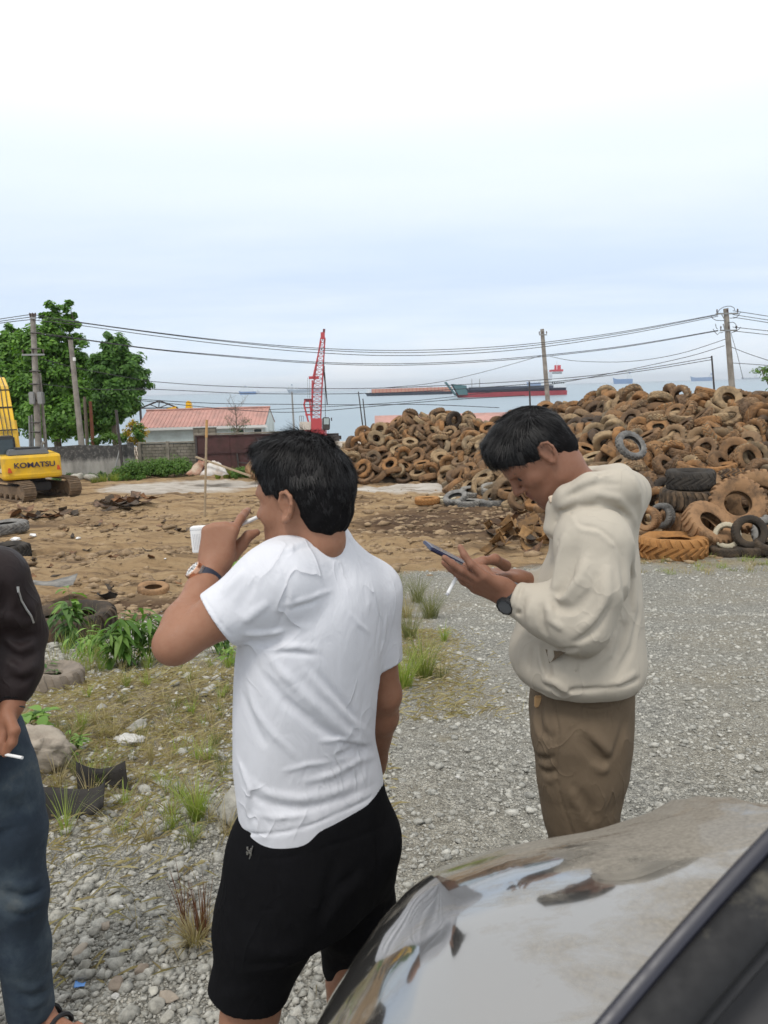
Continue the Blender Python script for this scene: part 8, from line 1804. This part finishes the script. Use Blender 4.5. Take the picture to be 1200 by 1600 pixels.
def build_grass():
    rng = random.Random(6)
    def tuft(px, py, n, h, spread, mat, seed, label, w=.004, lean=.6, group=None, d=None):
        g = on_ground(px, py); o = link('grass_clump', grass_mesh('grass_clump', n, h, spread, MAT[mat], seed, w, lean), None, g); tag(o, label, 'grass', group); return o
    tuft(308, 1283, 150, .20, .14, 'grass_bright', 1, 'bright green grass clump beside the speckled boulder', .0035, .75)
    tuft(318, 1468, 44, .25, .10, 'grass_red', 2, 'reddish brown tall grass stalks beside the shorts', .0035, .16); tuft(290, 1450, 26, .24, .05, 'grass_red', 3, 'bundle of dark red grass stalks leaning outward', .0032, .28)
    tuft(305, 1480, 170, .12, .12, 'grass_dry', 4, 'mat of dead grass at the foot of the reddish stalks', .0025, 1.3)
    tuft(236, 1195, 30, .20, .05, 'grass_dry', 5, 'thin brown weed stalks rising by the flat white rock', .003, .25)
    for i, (px, py, n, h, sp, mat, lab) in enumerate([(622, 945, 120, .66, .34, 'grass_olive', 'olive grass clump at the white sleeve, farther one'), (652, 942, 150, .60, .40, 'grass_olive', 'olive grass clump between the men, leftmost of the far pair'), (672, 966, 210, .50, .42, 'grass_olive', 'wide olive grass clump below the cigarette'),
        (640, 1000, 130, .48, .28, 'grass_olive', 'olive grass clump beside the white sleeve hem'), (694, 1003, 60, .22, .12, 'grass_bright', 'small bright grass tuft on the gravel below the phone'), (662, 1058, 150, .42, .28, 'grass_green', 'green grass clump right of the white shirt'), (630, 1075, 170, .36, .26, 'grass_bright', 'yellow green grass clump touching the white shirt'), (636, 965, 110, .36, .3, 'grass_dry', 'dry brown tuft between the olive clumps'),
        (690, 1060, 50, .16, .25, 'grass_olive', 'low spreading tuft on the gravel edge')]):
        tuft(px, py, n, h, sp, mat, 10+i, lab, .005, .7)
    for i in range(92):
        px, py = rng.uniform(90, 362), rng.uniform(1035, 1330)
        if py > 1230 and px < 240 and rng.random() < .4: py -= 120
        tuft(px, py, rng.randint(14, 40), rng.uniform(.08, .22), .10, rng.choice(['grass_green', 'grass_dry', 'grass_dry', 'grass_bright', 'grass_olive']), 40+i, 'thin grass tuft growing on the stony mound', .003, .8, 'grass tufts on the stony mound')
    for i in range(22):
        tuft(rng.uniform(70, 360), rng.uniform(1000, 1050), rng.randint(20, 45), rng.uniform(.25, .5), .2, rng.choice(['grass_green', 'grass_dry', 'grass_bright']), 110+i, 'taller grass tuft behind the mound', .004, .6, 'taller grass behind the mound')
    for i in range(26):
        tuft(rng.uniform(1000, 1200), rng.uniform(872, 898), rng.randint(20, 50), rng.uniform(.08, .2), .5, rng.choice(['grass_green', 'grass_dry', 'grass_bright']), 140+i, 'low grass tuft before the tyre stack', .006, .9, 'low grass before the tyre stack')
    for i in range(24):
        p = pix(rng.choice([rng.uniform(100, 195), rng.uniform(340, 405)]), 748, 44); o = link('grass_clump', grass_mesh('grass_clump', 70, rng.uniform(.35, .8), .5, MAT['grass_green' if i % 2 else 'grass_bright'], 170+i, .03, .6), None, (p.x, 44+rng.uniform(-1, 1), gz(p.x, 44)-.02)); tag(o, 'rank grass at the foot of the far walls', 'grass', 'rank grass along the far walls')
    # dead straw lying over the mound and strip: nobody could count it
    n = 9500; r = np.random.default_rng(3); x = np.where(r.random(n) < .8, r.normal(-1.55, .75, n), r.normal(.35, .25, n)); y = np.where(x < 0, r.normal(4.6, 1.2, n), r.uniform(4.5, 9, n)); k = (y > 2.2); x, y = x[k], y[k]; n = len(x); a = r.random(n)*6.283; L = r.uniform(.03, .13, n); z = G(x, y)+.006; dz = r.uniform(-.1, .5, n)
    d = np.stack([np.cos(a), np.sin(a), dz], -1)*L[:, None]; s = np.stack([-np.sin(a), np.cos(a), 0*a], -1)*.0014; p = np.stack([x, y, z], -1); V = np.stack([p-s, p+s, p+d*.6+s*.8+np.array([0, 0, .01]), p+d], 1).reshape(-1, 3); F = np.arange(4*n).reshape(n, 4)
    tag(link('dry_straw', mesh_np('dry_straw', V, F, MAT['grass_dry'])), 'dead straw scattered over the stony mound', 'straw', kind='stuff')
build_grass()
def leaf_plant(name, px, py, h, n, leaf, mat, seed, label, spread=.3, droop=.6, aspect=.35, d=None, stems=6):
    """small plant: stems with stalked oval leaves; each leaf 8 triangles, bent"""
    rng = np.random.default_rng(seed); g = on_ground(px, py); e = empty(name, g); tag(e, label, 'plant'); m = MB(); C = []; Dv = []
    for s in range(stems):
        a = rng.random()*6.283; r = spread*rng.random()*.6; top = Vector((math.cos(a)*r, math.sin(a)*r, h*(.6+.45*rng.random()))); b0 = Vector((math.cos(a)*r*.35, math.sin(a)*r*.35, -.02)); m.tube([b0, b0.lerp(top, .5)+Vector((0, 0, h*.05)), top], [.006*h+.002, .004*h+.0015, .0015], 5, cap=False)
        for k in range(n//stems):
            t = .3+.7*rng.random()**.7; q = b0.lerp(top, t); az = rng.random()*6.283; dv = Vector((math.cos(az), math.sin(az), .35-droop*rng.random())); C.append(q[:]); Dv.append(dv.normalized()[:])
    tag(m.build('stems', MAT['leaf_dark'], e), kind='stuff'); C = np.array(C); Dv = np.array(Dv); N = len(C); L = leaf*(.6+.7*rng.random(N)); sd = np.cross(Dv, np.array([0, 0, 1.])); sd /= np.linalg.norm(sd, axis=1, keepdims=True)+1e-6; up_ = np.cross(sd, Dv); prof = [(0, .05), (.2, .7), (.45, 1.0), (.7, .75), (1.0, .03)]; V = []
    for t, w in prof:
        mid = C+Dv*(L*t+.2*leaf)[:, None]-np.array([0, 0, 1])*(L*droop*.6*t*t)[:, None]; hw = (L*aspect*.5*w)[:, None]; V += [mid-sd*hw+up_*hw*.35, mid, mid+sd*hw+up_*hw*.35]
    V = np.stack(V, 1).reshape(-1, 3); q = np.array([[3*i+j, 3*i+j+1, 3*i+j+4, 3*i+j+3] for i in range(4) for j in (0, 1)]); F = ((np.arange(N)*15)[:, None, None]+q[None]).reshape(-1, 4)
    link('foliage', mesh_np('foliage', V, F, MAT[mat], True), e)
def build_plants():
    leaf_plant('leafy_plant', 200, 1042, .52, 190, .15, 'leaf_bush', 1, 'bushy plant with drooping leaves left of the raised elbow', .38, .9, .3, stems=14)
    leaf_plant('leafy_plant', 235, 1035, .45, 90, .14, 'leaf_bush', 2, 'bushy drooping plant nearest the raised elbow', .3, .9, .3, stems=9)
    leaf_plant('leafy_plant', 112, 1010, .50, 80, .16, 'leaf_dark', 3, 'drooping leafy plant before the large dark tyre', .36, 1.0, .34, stems=9)
    leaf_plant('leafy_plant', 145, 1035, .34, 70, .13, 'leaf_light', 8, 'light green leaves below the large dark tyre', .34, .8, .3, stems=8)
    leaf_plant('seedling', 113, 1000, .62, 16, .19, 'leaf_light', 4, 'tall pale green seedling rising over the large dark tyre', .06, .6, .42, stems=1)
    leaf_plant('leafy_plant', 90, 1072, .22, 150, .06, 'leaf_dark', 5, 'dense small-leaved weed beside the dark sleeve', .28, .4, .35, stems=14)
    leaf_plant('leafy_plant', 55, 1142, .12, 26, .11, 'leaf_light', 6, 'broad leaves sprouting beside the hand of the man in the dark jacket', .12, .5, .5, stems=4)
    leaf_plant('leafy_plant', 112, 1178, .13, 70, .05, 'leaf_light', 7, 'low light green weed above the black rubber flap', .18, .4, .3, stems=9)
    leaf_plant('leafy_plant', 368, 905, .55, 40, .22, 'leaf_light', 9, 'green leaves showing between wristwatch and white shoulder', .2, .9, .3, stems=5)
    leaf_plant('leafy_plant', 358, 1040, .18, 30, .09, 'leaf_light', 11, 'low green leaves under the raised upper arm', .12, .5, .4, stems=4)
    leaf_plant('leafy_plant', 345, 1025, .30, 80, .10, 'leaf_dark', 12, 'dark leafy plant below the raised arm', .3, .7, .35, stems=8)
build_plants()
# ------------------------------------------------------------------ sea haze
def build_haze():
    m = bpy.data.materials.new('haze'); m.use_nodes = True; nt = m.node_tree; nt.nodes.clear(); out = nt.nodes.new('ShaderNodeOutputMaterial'); v = nt.nodes.new('ShaderNodeVolumePrincipled')
    v.inputs['Color'].default_value = (.86, .91, .97, 1); v.inputs['Density'].default_value = .00012; v.inputs['Anisotropy'].default_value = .2; nt.links.new(v.outputs[0], out.inputs['Volume'])
    V = np.array([(x, y, z) for z in (-12, 70) for (x, y) in ((-9000, -300), (9000, -300), (9000, 9000), (-9000, 9000))], float); F = np.array([(3, 2, 1, 0), (4, 5, 6, 7), (0, 1, 5, 4), (1, 2, 6, 5), (2, 3, 7, 6), (3, 0, 4, 7)])
    tag(link('haze', mesh_np('haze', V, F, m)), 'thin pale haze over the yard and the sea', 'haze', kind='stuff')
build_haze()
